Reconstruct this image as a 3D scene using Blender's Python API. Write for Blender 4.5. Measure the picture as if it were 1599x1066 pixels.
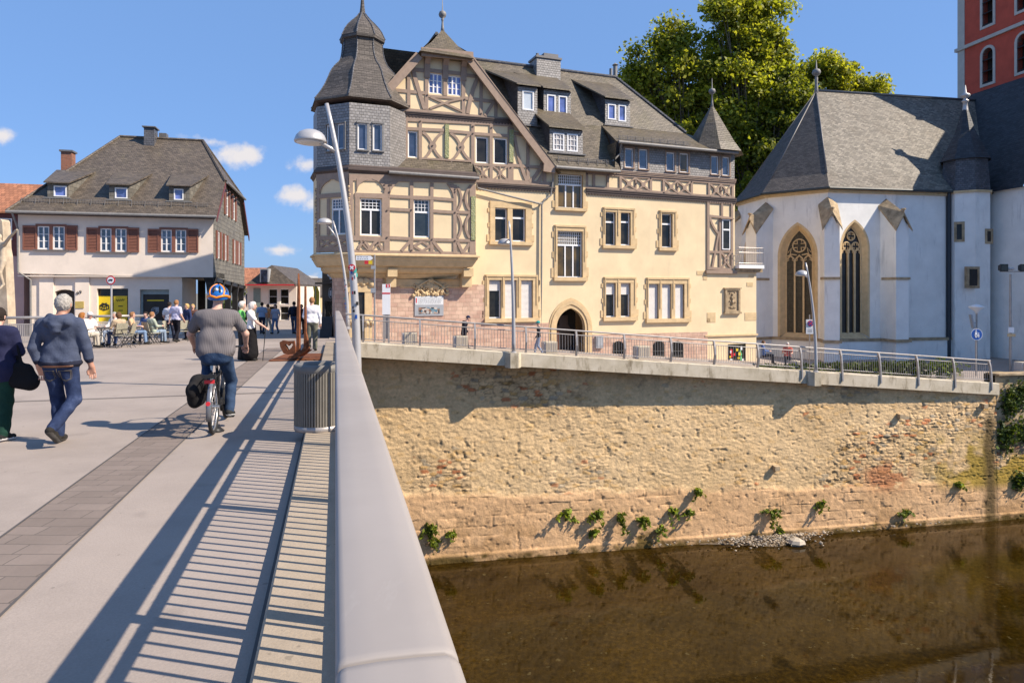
import bpy, bmesh, math, random
import numpy as np
from mathutils import Vector, Matrix, noise as mnoise
from mathutils.geometry import tessellate_polygon
R = math.radians
random.seed(7)
rng = np.random.default_rng(11)
for o in list(bpy.data.objects): bpy.data.objects.remove(o)
scene = bpy.context.scene
COL = scene.collection

# ------------------------------------------------------------------ camera, sky, sun, exposure
PX0, PY0, F, H = 799.5, 455.0, 1066.0, 1.75
cam = bpy.data.cameras.new('camera'); camo = bpy.data.objects.new('camera', cam); COL.objects.link(camo)
cam.sensor_width = 36; cam.lens = 24.0; cam.shift_y = (455 - 533) / 1599.0
cam.clip_start = 0.05; cam.clip_end = 3000
camo.location = (0, 0, H); camo.rotation_euler = (R(90), 0, 0)
scene.camera = camo
SUN_AZ, SUN_EL = R(104.5), R(42.0)            # azimuth from +Y towards +X
sund = Vector((math.sin(SUN_AZ) * math.cos(SUN_EL), math.cos(SUN_AZ) * math.cos(SUN_EL), math.sin(SUN_EL)))
sl = bpy.data.lights.new('sun', 'SUN'); sl.energy = 5.0; sl.angle = R(0.5); sl.color = (1.0, 0.89, 0.74)
so = bpy.data.objects.new('sun', sl); COL.objects.link(so)
so.rotation_euler = (-sund).to_track_quat('-Z', 'Y').to_euler(); so.location = (30, -20, 40)
world = bpy.data.worlds.new('World'); scene.world = world; world.use_nodes = True
wn, wl = world.node_tree.nodes, world.node_tree.links
wn.clear()
sky = wn.new('ShaderNodeTexSky'); sky.sky_type = 'NISHITA'; sky.sun_disc = False
sky.sun_elevation = SUN_EL; sky.sun_rotation = SUN_AZ; sky.air_density = 1.0; sky.dust_density = 0.6; sky.ozone_density = 2.5
bg = wn.new('ShaderNodeBackground'); bg.inputs[1].default_value = 0.078
wo = wn.new('ShaderNodeOutputWorld')
# small cumulus clouds at fixed directions in the sky
tc = wn.new('ShaderNodeTexCoord')
def wmath(op, a, b=None, c=None):
    n = wn.new('ShaderNodeMath'); n.operation = op
    for i, v in enumerate((a, b, c)):
        if v is None: continue
        if isinstance(v, (int, float)): n.inputs[i].default_value = v
        else: wl.new(v, n.inputs[i])
    return n.outputs[0]
nz = wn.new('ShaderNodeTexNoise'); nz.inputs['Scale'].default_value = 26; nz.inputs['Detail'].default_value = 7; nz.inputs['Roughness'].default_value = .6
wl.new(tc.outputs['Generated'], nz.inputs['Vector'])
sx = wn.new('ShaderNodeSeparateXYZ'); wl.new(tc.outputs['Generated'], sx.inputs[0])
azn = wmath('ARCTAN2', sx.outputs['X'], sx.outputs['Y'])
eln = wmath('ARCSINE', sx.outputs['Z'])
tot = None; bott = None
for px, py, hw, hh, k in ((378, 240, 55, 26, 1.0), (335, 222, 45, 12, .7), (472, 256, 34, 16, .8), (468, 306, 42, 18, 1.0), (440, 390, 46, 9, .75), (498, 312, 40, 24, .9),
                       (2, 212, 26, 17, 1.0), (490, 440, 26, 14, .8), (300, 214, 40, 6, .4), (-160, 300, 120, 40, 1), (1800, 300, 160, 40, .8), (-400, 120, 150, 45, .9)):
    dx, dz = (px - PX0) / F, (PY0 - py) / F
    a0 = math.atan(dx); e0 = math.atan(dz / math.sqrt(1 + dx * dx))
    ca = math.cos(a0)
    wa = hw / F * ca * ca; we = hh / F * ca
    a = wmath('MULTIPLY', wmath('SUBTRACT', azn, a0), 1 / wa)
    e = wmath('MULTIPLY', wmath('SUBTRACT', eln, e0), 1 / we)
    r = wmath('SQRT', wmath('ADD', wmath('MULTIPLY', a, a), wmath('MULTIPLY', e, e)))
    m = wmath('MULTIPLY', wmath('SUBTRACT', 1.0, r), k)
    tot = m if tot is None else wmath('MAXIMUM', tot, m)
dens = wmath('ADD', tot, wmath('MULTIPLY', wmath('SUBTRACT', nz.outputs['Fac'], .5), 2.6))
mr = wn.new('ShaderNodeMapRange'); mr.interpolation_type = 'SMOOTHSTEP'; mr.inputs[1].default_value = .12; mr.inputs[2].default_value = .95
wl.new(dens, mr.inputs[0])
okm = wn.new('ShaderNodeMapRange'); okm.inputs[1].default_value = -.45; okm.inputs[2].default_value = .05
wl.new(tot, okm.inputs[0])
fac = wmath('MULTIPLY', mr.outputs[0], okm.outputs[0])
tint = wn.new('ShaderNodeMix'); tint.data_type = 'RGBA'; tint.blend_type = 'MULTIPLY'; tint.inputs[0].default_value = 1.0
wl.new(sky.outputs[0], tint.inputs[6]); tint.inputs[7].default_value = (0.76, 0.92, 1.24, 1)
even = wn.new('ShaderNodeMix'); even.data_type = 'RGBA'; even.inputs[0].default_value = .62; wl.new(tint.outputs[2], even.inputs[6]); even.inputs[7].default_value = (2.05, 3.85, 7.4, 1)     # a hazier, more even summer sky
mx = wn.new('ShaderNodeMix'); mx.data_type = 'RGBA'
wl.new(fac, mx.inputs[0]); wl.new(even.outputs[2], mx.inputs[6]); mx.inputs[7].default_value = (7.0, 6.7, 6.8, 1)
wl.new(mx.outputs[2], bg.inputs[0]); wl.new(bg.outputs[0], wo.inputs[0])
scene.view_settings.view_transform = 'Standard'; scene.view_settings.look = 'None'
scene.view_settings.exposure = 0.64; scene.view_settings.gamma = 1.0
scene.cycles.max_bounces = 6; scene.cycles.transparent_max_bounces = 6; scene.cycles.use_denoising = True

# ------------------------------------------------------------------ geometry helpers
def V(*a): return Vector(a)
def ray(px, py): return Vector(((px - PX0) / F, 1.0, (PY0 - py) / F))
def at(px, py, d): return ray(px, py) * d + Vector((0, 0, H))
class Plane:
    """vertical plane: U horizontal, N points at the viewer side; off = metres in front of it"""
    def __init__(s, px, d, ang):
        s.O = at(px, PY0, d); s.O.z = 0
        s.U = Vector((math.cos(R(ang)), math.sin(R(ang)), 0)); s.N = Vector((math.sin(R(ang)), -math.cos(R(ang)), 0))
    def uz(s, px, py, off=0.0):
        r = ray(px, py); c = Vector((0, 0, H)); o = s.O + s.N * off
        t = (o - c).dot(s.N) / r.dot(s.N); p = c + r * t
        return ((p - s.O).dot(s.U), p.z)
    def P(s, u, z, off=0.0):
        p = s.O + s.U * u + s.N * off; return Vector((p.x, p.y, z))
    def rect(s, x0, y0, x1, y1, off=0.0):
        yc = (y0 + y1) / 2; xc = (x0 + x1) / 2
        return (s.uz(x0, yc, off)[0], s.uz(x1, yc, off)[0], s.uz(xc, y1, off)[1], s.uz(xc, y0, off)[1])   # u0,u1,z0,z1
def sub_plane(O, U):
    p = Plane.__new__(Plane); p.O = Vector((O.x, O.y, 0)); p.U = Vector((U.x, U.y, 0)).normalized(); p.N = Vector((p.U.y, -p.U.x, 0)); return p
ORG = {}
def link(o): COL.objects.link(o); return o
def tag(o, label=None, cat=None, group=None, kind=None):
    if label: o['label'] = label
    if cat: o['category'] = cat
    if group: o['group'] = group
    if kind: o['kind'] = kind
    return o
def empty(name, loc, label=None, cat=None, group=None, rz=0):
    o = link(bpy.data.objects.new(name, None)); o.location = loc; o.rotation_euler.z = rz
    ORG[o.name] = Vector(loc); o.empty_display_size = .3
    return tag(o, label, cat, group)
def auto_uv(me):
    uvl = me.uv_layers.new(name='UVMap')
    n = len(me.loops)
    if n == 0: return
    co = np.empty(len(me.vertices) * 3); me.vertices.foreach_get('co', co); co = co.reshape(-1, 3)
    lv = np.empty(n, dtype=np.int32); me.loops.foreach_get('vertex_index', lv)
    pn = np.empty(len(me.polygons) * 3); me.polygons.foreach_get('normal', pn); pn = pn.reshape(-1, 3)
    lt = np.empty(len(me.polygons), dtype=np.int32); me.polygons.foreach_get('loop_total', lt)
    nn = np.repeat(pn, lt, axis=0)
    t = np.stack([-nn[:, 1], nn[:, 0], np.zeros(n)], 1)
    l = np.linalg.norm(t, axis=1); flat = l < .05
    t[flat] = (1, 0, 0); l[flat] = 1; t /= l[:, None]
    b = np.cross(nn, t)
    p = co[lv]
    uv = np.stack([(p * t).sum(1), (p * b).sum(1)], 1).astype(np.float32)
    uvl.data.foreach_set('uv', uv.ravel())
class MB:
    def __init__(s): s.v = []; s.f = []; s.m = []; s.mi = 0; s.sm = []; s.smooth = False
    def face(s, pts):
        b = len(s.v); s.v.extend(Vector(p) for p in pts); s.f.append(tuple(range(b, b + len(pts)))); s.m.append(s.mi); s.sm.append(s.smooth)
    def raw(s, vs, fs):
        b = len(s.v); s.v.extend(Vector(p) for p in vs)
        for f in fs: s.f.append(tuple(b + i for i in f)); s.m.append(s.mi); s.sm.append(s.smooth)
    def loft(s, rings, cap=True, closed=True):
        n = len(rings[0]); vs = [p for r in rings for p in r]; fs = []
        for i in range(len(rings) - 1):
            for j in range(n if closed else n - 1):
                k = (j + 1) % n
                fs.append((i * n + j, i * n + k, (i + 1) * n + k, (i + 1) * n + j))
        if cap: fs.append(tuple(reversed(range(n)))); fs.append(tuple(range((len(rings) - 1) * n, len(rings) * n)))
        s.raw(vs, fs)
    def hexa(s, a, b):  # a: 4 pts bottom ring, b: 4 pts top ring
        s.loft([a, b])
    def box(s, c, x, y, z):  # centre and three half-axis vectors
        c = Vector(c); x = Vector(x); y = Vector(y); z = Vector(z)
        s.loft([[c - x - y - z, c + x - y - z, c + x + y - z, c - x + y - z], [c - x - y + z, c + x - y + z, c + x + y + z, c - x + y + z]])
    def pbox(s, pl, u0, u1, z0, z1, o0, o1):
        s.loft([[pl.P(u0, z0, o1), pl.P(u1, z0, o1), pl.P(u1, z0, o0), pl.P(u0, z0, o0)], [pl.P(u0, z1, o1), pl.P(u1, z1, o1), pl.P(u1, z1, o0), pl.P(u0, z1, o0)]])
    def prism(s, pl, pts, o0, o1):
        """polygon of (u,z) extruded between offsets"""
        a = [pl.P(u, z, o1) for u, z in pts]; b = [pl.P(u, z, o0) for u, z in pts]
        s.loft([b, a])
    def tube(s, pts, r, n=8, cap=True):
        pts = [Vector(p) for p in pts]; rs = r if isinstance(r, (list, tuple)) else [r] * len(pts)
        rings = []; ref = None
        for i, p in enumerate(pts):
            d = (pts[min(i + 1, len(pts) - 1)] - pts[max(i - 1, 0)]).normalized()
            if ref is None: ref = Vector((0, 0, 1)) if abs(d.z) < .9 else Vector((1, 0, 0))
            x = d.cross(ref).normalized(); y = d.cross(x).normalized(); ref = -y if False else ref
            rings.append([p + (x * math.cos(2 * math.pi * k / n) + y * math.sin(2 * math.pi * k / n)) * rs[i] for k in range(n)])
        s.loft(rings, cap)
    def lathe(s, c, prof, n=16, rot=0.0, cap=True):
        c = Vector(c)
        s.loft([[c + Vector((math.cos(rot + 2 * math.pi * k / n) * r, math.sin(rot + 2 * math.pi * k / n) * r, z)) for k in range(n)] for r, z in prof], cap)
    def sphere(s, c, r, n=10, sc=(1, 1, 1)):
        m = max(4, n // 2 + 1)
        s.loft([[Vector(c) + Vector((math.cos(2 * math.pi * k / n) * math.sin(t) * r * sc[0], math.sin(2 * math.pi * k / n) * math.sin(t) * r * sc[1], -math.cos(t) * r * sc[2])) for k in range(n)]
                for t in [math.pi * (.02 + .96 * i / (m - 1)) for i in range(m)]])
    def build(s, name, mats, parent=None, origin=None, recalc=True):
        if parent is not None: org = ORG[parent.name]
        else: org = Vector(origin) if origin is not None else Vector((0, 0, 0))
        me = bpy.data.meshes.new(name)
        me.from_pydata([tuple(p - org) for p in s.v], [], s.f)
        mats = mats if isinstance(mats, (list, tuple)) else [mats]
        for m in mats: me.materials.append(m)
        me.polygons.foreach_set('material_index', s.m); me.polygons.foreach_set('use_smooth', s.sm)
        if recalc:
            bm = bmesh.new(); bm.from_mesh(me); bmesh.ops.recalc_face_normals(bm, faces=bm.faces); bm.to_mesh(me); bm.free()
        me.update(); auto_uv(me)
        o = link(bpy.data.objects.new(name, me))
        if parent is not None: o.parent = parent
        else: o.location = org
        ORG[o.name] = org
        return o
def kids(o): return [c for c in bpy.data.objects if c.parent == o]
def copy_tree(o, parent=None, loc=None, rz=None):
    c = o.copy(); COL.objects.link(c)
    if parent is not None: c.parent = parent
    if loc is not None: c.location = loc
    if rz is not None: c.rotation_euler.z = rz
    for k in CH.get(o.name, None) or kids(o): copy_tree(k, c)
    return c
CH = {}

# ------------------------------------------------------------------ materials
class NT:
    def __init__(s, name):
        s.m = bpy.data.materials.new(name); s.m.use_nodes = True; s.t = s.m.node_tree; s.b = s.t.nodes['Principled BSDF']
    def n(s, typ, **kw):
        x = s.t.nodes.new(typ)
        for k, v in kw.items(): setattr(x, k, v)
        return x
    def l(s, a, b): s.t.links.new(a, b)
    def coord(s, kind='Object', scale=None):
        t = s.n('ShaderNodeTexCoord').outputs[kind]
        if scale is None: return t
        mp = s.n('ShaderNodeMapping'); mp.inputs['Scale'].default_value = scale if isinstance(scale, (tuple, list)) else (scale,) * 3
        s.l(t, mp.inputs[0]); return mp.outputs[0]
    def noise(s, vec, scale, detail=4, rough=.55):
        x = s.n('ShaderNodeTexNoise'); x.inputs['Scale'].default_value = scale; x.inputs['Detail'].default_value = detail; x.inputs['Roughness'].default_value = rough
        s.l(vec, x.inputs['Vector']); return x.outputs['Fac']
    def ramp(s, fac, stops):
        x = s.n('ShaderNodeValToRGB'); el = x.color_ramp.elements
        while len(el) < len(stops): el.new(.5)
        for e, (p, c) in zip(el, stops): e.position = p; e.color = (*c, 1) if len(c) == 3 else c
        s.l(fac, x.inputs[0]); return x.outputs[0]
    def mix(s, fac, a, b, mode='MIX'):
        x = s.n('ShaderNodeMix', data_type='RGBA', blend_type=mode)
        for i, v in ((0, fac), (6, a), (7, b)):
            if isinstance(v, (int, float)): x.inputs[i].default_value = v
            elif isinstance(v, tuple): x.inputs[i].default_value = (*v, 1) if len(v) == 3 else v
            else: s.l(v, x.inputs[i])
        return x.outputs[2]
    def math(s, op, a, b=0.0):
        x = s.n('ShaderNodeMath', operation=op)
        for i, v in enumerate((a, b)):
            if isinstance(v, (int, float)): x.inputs[i].default_value = v
            else: s.l(v, x.inputs[i])
        return x.outputs[0]
    def rng(s, v, a, b, c=0.0, d=1.0):
        x = s.n('ShaderNodeMapRange'); x.inputs[1].default_value = a; x.inputs[2].default_value = b; x.inputs[3].default_value = c; x.inputs[4].default_value = d
        s.l(v, x.inputs[0]); return x.outputs[0]
    def bump(s, h, strength=.4, dist=.02):
        x = s.n('ShaderNodeBump'); x.inputs['Strength'].default_value = strength; x.inputs['Distance'].default_value = dist
        s.l(h, x.inputs['Height']); s.l(x.outputs[0], s.b.inputs['Normal'])
    def col(s, c):
        if isinstance(c, tuple): s.b.inputs['Base Color'].default_value = (*c, 1)
        else: s.l(c, s.b.inputs['Base Color'])
    def set(s, rough=.7, metal=0.0, spec=.5):
        s.b.inputs['Roughness'].default_value = rough; s.b.inputs['Metallic'].default_value = metal; s.b.inputs['Specular IOR Level'].default_value = spec
def mul(c, k): return tuple(min(1, x * k) for x in c)
def plain(name, c, rough=.6, metal=0.0, var=.12, scale=6.0, spec=.4, bump=0.0, bscale=60, coord='Object'):
    t = NT(name); t.set(rough, metal, spec); co = t.coord(coord)
    f = t.noise(co, scale, 5, .6)
    t.col(t.ramp(f, [(.3, mul(c, 1 - var)), (.7, mul(c, 1 + var))]))
    if bump: t.bump(t.noise(co, bscale, 3), bump, .01)
    return t.m
def plaster(name, c, stain=(.5, .45, .4), stain_amt=.18, bump=.25):
    t = NT(name); t.set(.9, 0, .2); co = t.coord('Object')
    f = t.noise(co, .9, 6, .6); base = t.ramp(f, [(.3, mul(c, .9)), (.7, mul(c, 1.06))])
    st = t.noise(t.coord('Object', (1.3, 1.3, .22)), 1.6, 6, .65)
    base = t.mix(t.rng(st, .58, .8, 0, stain_amt), base, stain)
    t.col(base)
    h = t.math('ADD', t.noise(co, 14, 5, .6), t.math('MULTIPLY', t.noise(co, 70, 2), .4))
    t.bump(h, bump, .02); return t.m
def slate(name, c, w=.24, h=.13, moss=.3, mossc=(.10, .085, .03), rough=.55, var=.35, bump=.7):
    t = NT(name); t.set(rough, 0, .4); uv = t.coord('UV')
    wob = t.noise(uv, 3.0, 3)
    off = t.n('ShaderNodeVectorMath', operation='ADD'); t.l(uv, off.inputs[0])
    cmb = t.n('ShaderNodeCombineXYZ'); t.l(t.rng(wob, 0, 1, -.035, .035), cmb.inputs[0]); t.l(t.rng(wob, 0, 1, .03, -.03), cmb.inputs[1]); t.l(cmb.outputs[0], off.inputs[1])
    br = t.n('ShaderNodeTexBrick'); br.offset = .5
    br.inputs['Scale'].default_value = 1; br.inputs['Brick Width'].default_value = w; br.inputs['Row Height'].default_value = h
    br.inputs['Mortar Size'].default_value = .012; br.inputs['Mortar Smooth'].default_value = .6; br.inputs['Bias'].default_value = 0
    br.inputs['Color1'].default_value = (*mul(c, 1 - var), 1); br.inputs['Color2'].default_value = (*mul(c, 1 + var), 1); br.inputs['Mortar'].default_value = (*mul(c, .3), 1)
    t.l(off.outputs[0], br.inputs['Vector'])
    big = t.noise(uv, .5, 6, .65)
    base = t.mix(t.rng(big, .3, .75, 0, .45), br.outputs['Color'], mul(c, .62))
    ms = t.noise(t.coord('UV', (1.0, .5, 1)), .8, 8, .7)
    base = t.mix(t.rng(ms, .62 - moss * .35, .78 - moss * .2, 0, min(1, moss * 1.6)), base, mossc)
    lic = t.noise(uv, 9.0, 2); base = t.mix(t.rng(lic, .72, .8, 0, .35), base, mul(c, 2.0))
    t.col(base)
    sep = t.n('ShaderNodeSeparateXYZ'); t.l(off.outputs[0], sep.inputs[0])
    row = t.math('FRACT', t.math('DIVIDE', sep.outputs[1], h))          # slates overlap: thick lower edge
    hgt = t.math('ADD', t.math('MULTIPLY', t.math('SUBTRACT', 1.0, row), .7), t.math('MULTIPLY', t.math('SUBTRACT', 1.0, br.outputs['Fac']), .6))
    hgt = t.math('ADD', hgt, t.math('MULTIPLY', t.noise(uv, 12, 4), .5))
    t.bump(hgt, bump, .03); return t.m
def bricky(name, c1, c2, mortar, w, h, ms=.012, var_scale=1.2, bump=.6, rough=.85, big=(.8, 1.1)):
    t = NT(name); t.set(rough, 0, .25); uv = t.coord('UV')
    wob = t.noise(uv, 1.7, 3); off = t.n('ShaderNodeVectorMath', operation='ADD'); t.l(uv, off.inputs[0])
    cmb = t.n('ShaderNodeCombineXYZ'); t.l(t.rng(wob, 0, 1, -.04, .04), cmb.inputs[0]); t.l(t.rng(wob, 0, 1, .03, -.03), cmb.inputs[1]); t.l(cmb.outputs[0], off.inputs[1])
    br = t.n('ShaderNodeTexBrick'); br.offset = .43; br.squash = .75; br.squash_frequency = 3
    for k, v in (('Scale', 1), ('Brick Width', w), ('Row Height', h), ('Mortar Size', ms), ('Mortar Smooth', .5), ('Bias', 0)): br.inputs[k].default_value = v
    br.inputs['Color1'].default_value = (*c1, 1); br.inputs['Color2'].default_value = (*c2, 1); br.inputs['Mortar'].default_value = (*mortar, 1)
    t.l(off.outputs[0], br.inputs['Vector'])
    f = t.noise(uv, var_scale, 5, .6)
    t.col(t.mix(1.0, br.outputs['Color'], t.ramp(f, [(.3, (big[0],) * 3), (.7, (big[1],) * 3)]), 'MULTIPLY'))
    t.bump(t.math('ADD', t.math('SUBTRACT', 1.0, br.outputs['Fac']), t.math('MULTIPLY', t.noise(uv, 18, 4), .6)), bump, .025); return t.m
def glass(name, c=(.015, .018, .022), rough=.04, spec=.9, wav=.06):
    t = NT(name); t.set(rough, 0, spec); co = t.coord('Object')
    t.col(t.ramp(t.noise(co, 1.4, 3), [(.35, mul(c, .5)), (.65, mul(c, 1.7))])); t.b.inputs['IOR'].default_value = 1.6
    t.bump(t.noise(co, 1.1, 2), wav, .2); return t.m
def vcol(name, rough=.85, spec=.2, bump=0, bscale=30, attr='Col', mulnoise=.0, nscale=8, transl=0.0):
    t = NT(name); t.set(rough, 0, spec)
    a = t.n('ShaderNodeVertexColor'); a.layer_name = attr; c = a.outputs[0]; co = t.coord('Object')
    if mulnoise: c = t.mix(1.0, c, t.ramp(t.noise(co, nscale, 6, .65), [(.3, (1 - mulnoise,) * 3), (.7, (1 + mulnoise,) * 3)]), 'MULTIPLY')
    t.col(c)
    if bump: t.bump(t.noise(co, bscale, 6, .65), bump, .03)
    if transl:
        tr = t.n('ShaderNodeBsdfTranslucent'); t.l(t.mix(1.0, c, (1.3, 1.3, .5), 'MULTIPLY'), tr.inputs[0])
        ms = t.n('ShaderNodeMixShader'); ms.inputs[0].default_value = transl
        out = t.t.nodes['Material Output']; t.l(t.b.outputs[0], ms.inputs[1]); t.l(tr.outputs[0], ms.inputs[2]); t.l(ms.outputs[0], out.inputs[0])
    return t.m
M = {}
M['cream'] = plaster('cream_plaster', (.76, .60, .38), (.50, .40, .27), .35)
M['white_plaster'] = plaster('church_plaster', (.82, .80, .76), (.25, .24, .24), .55, .35)
M['pink_plaster'] = plaster('pale_plaster', (.77, .66, .555), (.45, .38, .36), .25)
M['timber'] = plain('painted_timber', (.31, .222, .166), .6, 0, .12, 5, .3, .3, 25)
M['dark_timber'] = plain('dark_cornice', (.085, .06, .05), .6, 0, .15, 4)
M['sand'] = plain('sandstone_trim', (.60, .44, .25), .85, 0, .13, 3.5, .2, .4, 30)
M['sand_dark'] = plain('weathered_sandstone', (.36, .27, .17), .9, 0, .4, 2.5, .2, .6, 18)
M['pinkstone'] = bricky('pink_sandstone', (.64, .45, .335), (.50, .31, .235), (.43, .31, .23), .36, .20, .012, 2.2)
M['slate'] = slate('grey_slate', (.135, .108, .078), .26, .14, .35)
M['slate_moss'] = slate('mossy_slate', (.130, .102, .068), .26, .14, .5, (.12, .092, .045))
M['slate_wall'] = slate('pale_slate_cladding', (.285, .265, .25), .17, .13, .0, rough=.45, var=.22)
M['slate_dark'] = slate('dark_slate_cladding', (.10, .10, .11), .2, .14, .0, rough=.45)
M['slate_church'] = slate('church_slate', (.225, .195, .155), .24, .13, .35, (.12, .09, .06), .6, .45)
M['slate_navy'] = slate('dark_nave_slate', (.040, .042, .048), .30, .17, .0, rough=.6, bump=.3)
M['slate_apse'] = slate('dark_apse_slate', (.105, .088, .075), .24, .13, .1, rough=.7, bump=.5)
M['slate_left'] = slate('brown_slate', (.112, .088, .066), .22, .16, .25, (.16, .13, .07))
M['slate_side'] = slate('weathered_slate_wall', (.17, .155, .13), .34, .26, .25, (.10, .08, .05), .7, .3)
M['redtile'] = slate('red_roof_tile', (.36, .15, .08), .22, .3, .2, (.12, .07, .05), .8, .3)
M['ridge'] = plain('lead_flashing', (.16, .15, .145), .5, .3, .15)
M['zinc'] = plain('zinc_gutter', (.22, .21, .20), .65, .15, .15)
M['white'] = plain('white_window_paint', (.80, .79, .78), .4, 0, .04)
M['glass'] = glass('window_glass', (.020, .018, .014), .05, .32, .10); M['glass_sky'] = glass('window_glass_clear', (.03, .04, .07), .03, 1.0)
M['glass_church'] = bricky('leaded_glass', (.10, .085, .06), (.06, .052, .04), (.02, .018, .015), .09, .13, .010, 2.5, .4, .35)
M['glass_dkchurch'] = glass('dark_leaded_glass', (.012, .012, .013), .3, .3)
M['interior'] = plain('dark_interior', (.02, .017, .014), .9)
M['shutter_white'] = plain('roller_shutter', (.66, .62, .58), .6, 0, .05)
M['shutter'] = plain('brown_shutter', (.21, .085, .055), .55, 0, .15, 8)
M['redwood'] = plain('dark_red_frame', (.13, .035, .03), .5, 0, .15)
M['rail'] = plain('galvanised_rail', (.36, .33, .31), .42, .35, .14, 5)
M['lampm'] = plain('lamp_metal', (.46, .44, .43), .38, .3, .07, 4)
M['black'] = plain('black_paint', (.014, .014, .015), .5, 0, .25)
M['rubber'] = plain('black_rubber', (.022, .022, .022), .8)
M['rust'] = plain('rusty_steel', (.19, .07, .033), .85, .1, .4, 7, .2, .5, 25)
M['yellow'] = plain('yellow_poster', (.70, .50, .02), .5, 0, .04)
M['signwhite'] = plain('sign_white', (.80, .80, .80), .4, 0, .03); M['signred'] = plain('sign_red', (.60, .03, .04), .4, 0, .05)
M['signblue'] = plain('sign_blue', (.02, .09, .36), .4, 0, .06); M['signgrey'] = plain('sign_grey', (.34, .35, .37), .4, 0, .08)
M['redpaint'] = plain('red_tower_plaster', (.50, .085, .05), .9, 0, .12, 1.5); M['greyquoin'] = plain('grey_quoin', (.50, .46, .40), .9, 0, .1, 2)
M['skin'] = plain('skin', (.50, .27, .19), .55, 0, .08, 12); M['hair_grey'] = plain('grey_hair', (.36, .33, .30), .7, 0, .35, 60)
def conc(name, c, st=.5, sc=1.2, bump=.3):
    t = NT(name); t.set(.85, 0, .25); co = t.coord('Object')
    b = t.ramp(t.noise(co, sc, 7, .65), [(.28, mul(c, .78)), (.5, c), (.75, mul(c, 1.14))])
    b = t.mix(t.rng(t.noise(co, 90, 2), .35, .75, 0, .35), b, mul(c, .6))
    b = t.mix(t.rng(t.noise(co, 2.3, 3, .4), .66, .74, 0, st), b, mul(c, .55)); b = t.mix(t.rng(t.noise(co, 13, 2, .4), .735, .76, 0, .55), b, mul(c, .45)); b = t.mix(t.rng(t.noise(co, .35, 5, .7), .45, .62, 0, .28), b, mul(c, .66))
    t.col(b); t.bump(t.noise(co, 60, 4, .7), bump, .01); return t.m
M['deck'] = conc('pinkish_asphalt', (.345, .287, .247), .35, .55)
M['ledge'] = conc('tan_concrete', (.39, .315, .235), .3, 1.5, .4)
M['concrete'] = conc('pale_concrete', (.50, .43, .33), .6, 1.0)
M['paver'] = bricky('brown_paver', (.225, .178, .150), (.185, .146, .122), (.12, .10, .085), .42, .183, .006, 2.0, .3, .85, (.9, 1.08))
M['joint'] = plain('joint_filler', (.085, .075, .07), .8)
t = NT('handrail_paint'); t.set(.6, 0, .3); co = t.coord('Object')
b0 = t.ramp(t.noise(co, 1.1, 6, .65), [(.3, (.275, .243, .222)), (.7, (.325, .290, .268))])
b0 = t.mix(t.rng(t.noise(t.coord('Object', (9, 2.2, 4)), 1.6, 5, .7), .60, .74, 0, .35), b0, (.40, .365, .34))
b0 = t.mix(t.rng(t.noise(co, 17, 2, .4), .74, .765, 0, .4), b0, (.16, .14, .12)); t.col(b0); M['handrail'] = t.m
# ------------------------------------------------------------------ ground, bridge, water
BB = Vector((-.2506, .9681, 0)); BR = Vector((.9681, .2506, 0))
def dz(l): l = max(0.0, min(l, 44.0)); return -.0004 * l * l
def B(l, s, z=0.0): p = BB * l + BR * s; return Vector((p.x, p.y, dz(l) + z))
def gz(x, y): return dz(x * BB.x + y * BB.y)
def deck_sheet(name, l0, l1, s0, s1, z, m, kind='structure', n=None, thick=0):
    mb = MB(); n = n or max(2, int((l1 - l0) / 1.5))
    for i in range(n):
        a = l0 + (l1 - l0) * i / n; b = l0 + (l1 - l0) * (i + 1) / n
        mb.face([B(a, s0, z), B(a, s1, z), B(b, s1, z), B(b, s0, z)])
        if thick:
            mb.face([B(a, s0, z - thick), B(b, s0, z - thick), B(b, s1, z - thick), B(a, s1, z - thick)])
            mb.face([B(a, s1, z - thick), B(b, s1, z - thick), B(b, s1, z), B(a, s1, z)]); mb.face([B(a, s0, z - thick), B(a, s0, z), B(b, s0, z), B(b, s0, z - thick)])
    return tag(mb.build(name, m), kind=kind)
deck_sheet('bridge_deck', -8, 26.5, -14, .42, 0, M['deck'], thick=.9)
mb = MB()
for i in range(60):
    a, b = 26.5 + i, 27.5 + i
    mb.face([B(a, -60, 0), B(a, 0.42 if a < 28 else 1.0, 0), B(b, .42 if a < 28 else 1.0, 0), B(b, -60, 0)])
for i in range(5): mb.face([B(22 + .9 * i, -60), B(22 + .9 * i, -14), B(22.9 + .9 * i, -14), B(22.9 + .9 * i, -60)])
tag(mb.build('plaza', M['deck']), kind='structure')
deck_sheet('paved_strip', -6, 25.5, -2.31, -1.765, .004, M['paver'], n=40)
mb = MB()
for s in (-2.33, -1.765):
    for i in range(30): a = -6 + i * 1.05; mb.face([B(a, s, .008), B(a, s + .02, .008), B(a + 1.05, s + .02, .008), B(a + 1.05, s, .008)])
for l in (12.9, 25.4): mb.face([B(l, -14, .012), B(l, -.36, .012), B(l + .05, -.36, .012), B(l + .05, -14, .012)])
for i in range(30): a = -4 + i * 1.03; mb.face([B(a, -.388, .010), B(a, -.351, .010), B(a + 1.03, -.351, .010), B(a + 1.03, -.388, .010)])
tag(mb.build('expansion_joints', M['joint']), kind='structure')
# raised ledge carrying the parapet
mb = MB(); n = 24
rings = [[B(-4 + 31 * i / n, s, z) for s, z in ((-.35, -.02), (-.35, .105), (-.335, .12), (.35, .12), (.40, .10), (.40, -.05))] for i in range(n + 1)]
mb.loft(rings); tag(mb.build('bridge_kerb', M['ledge']), kind='structure')

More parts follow.
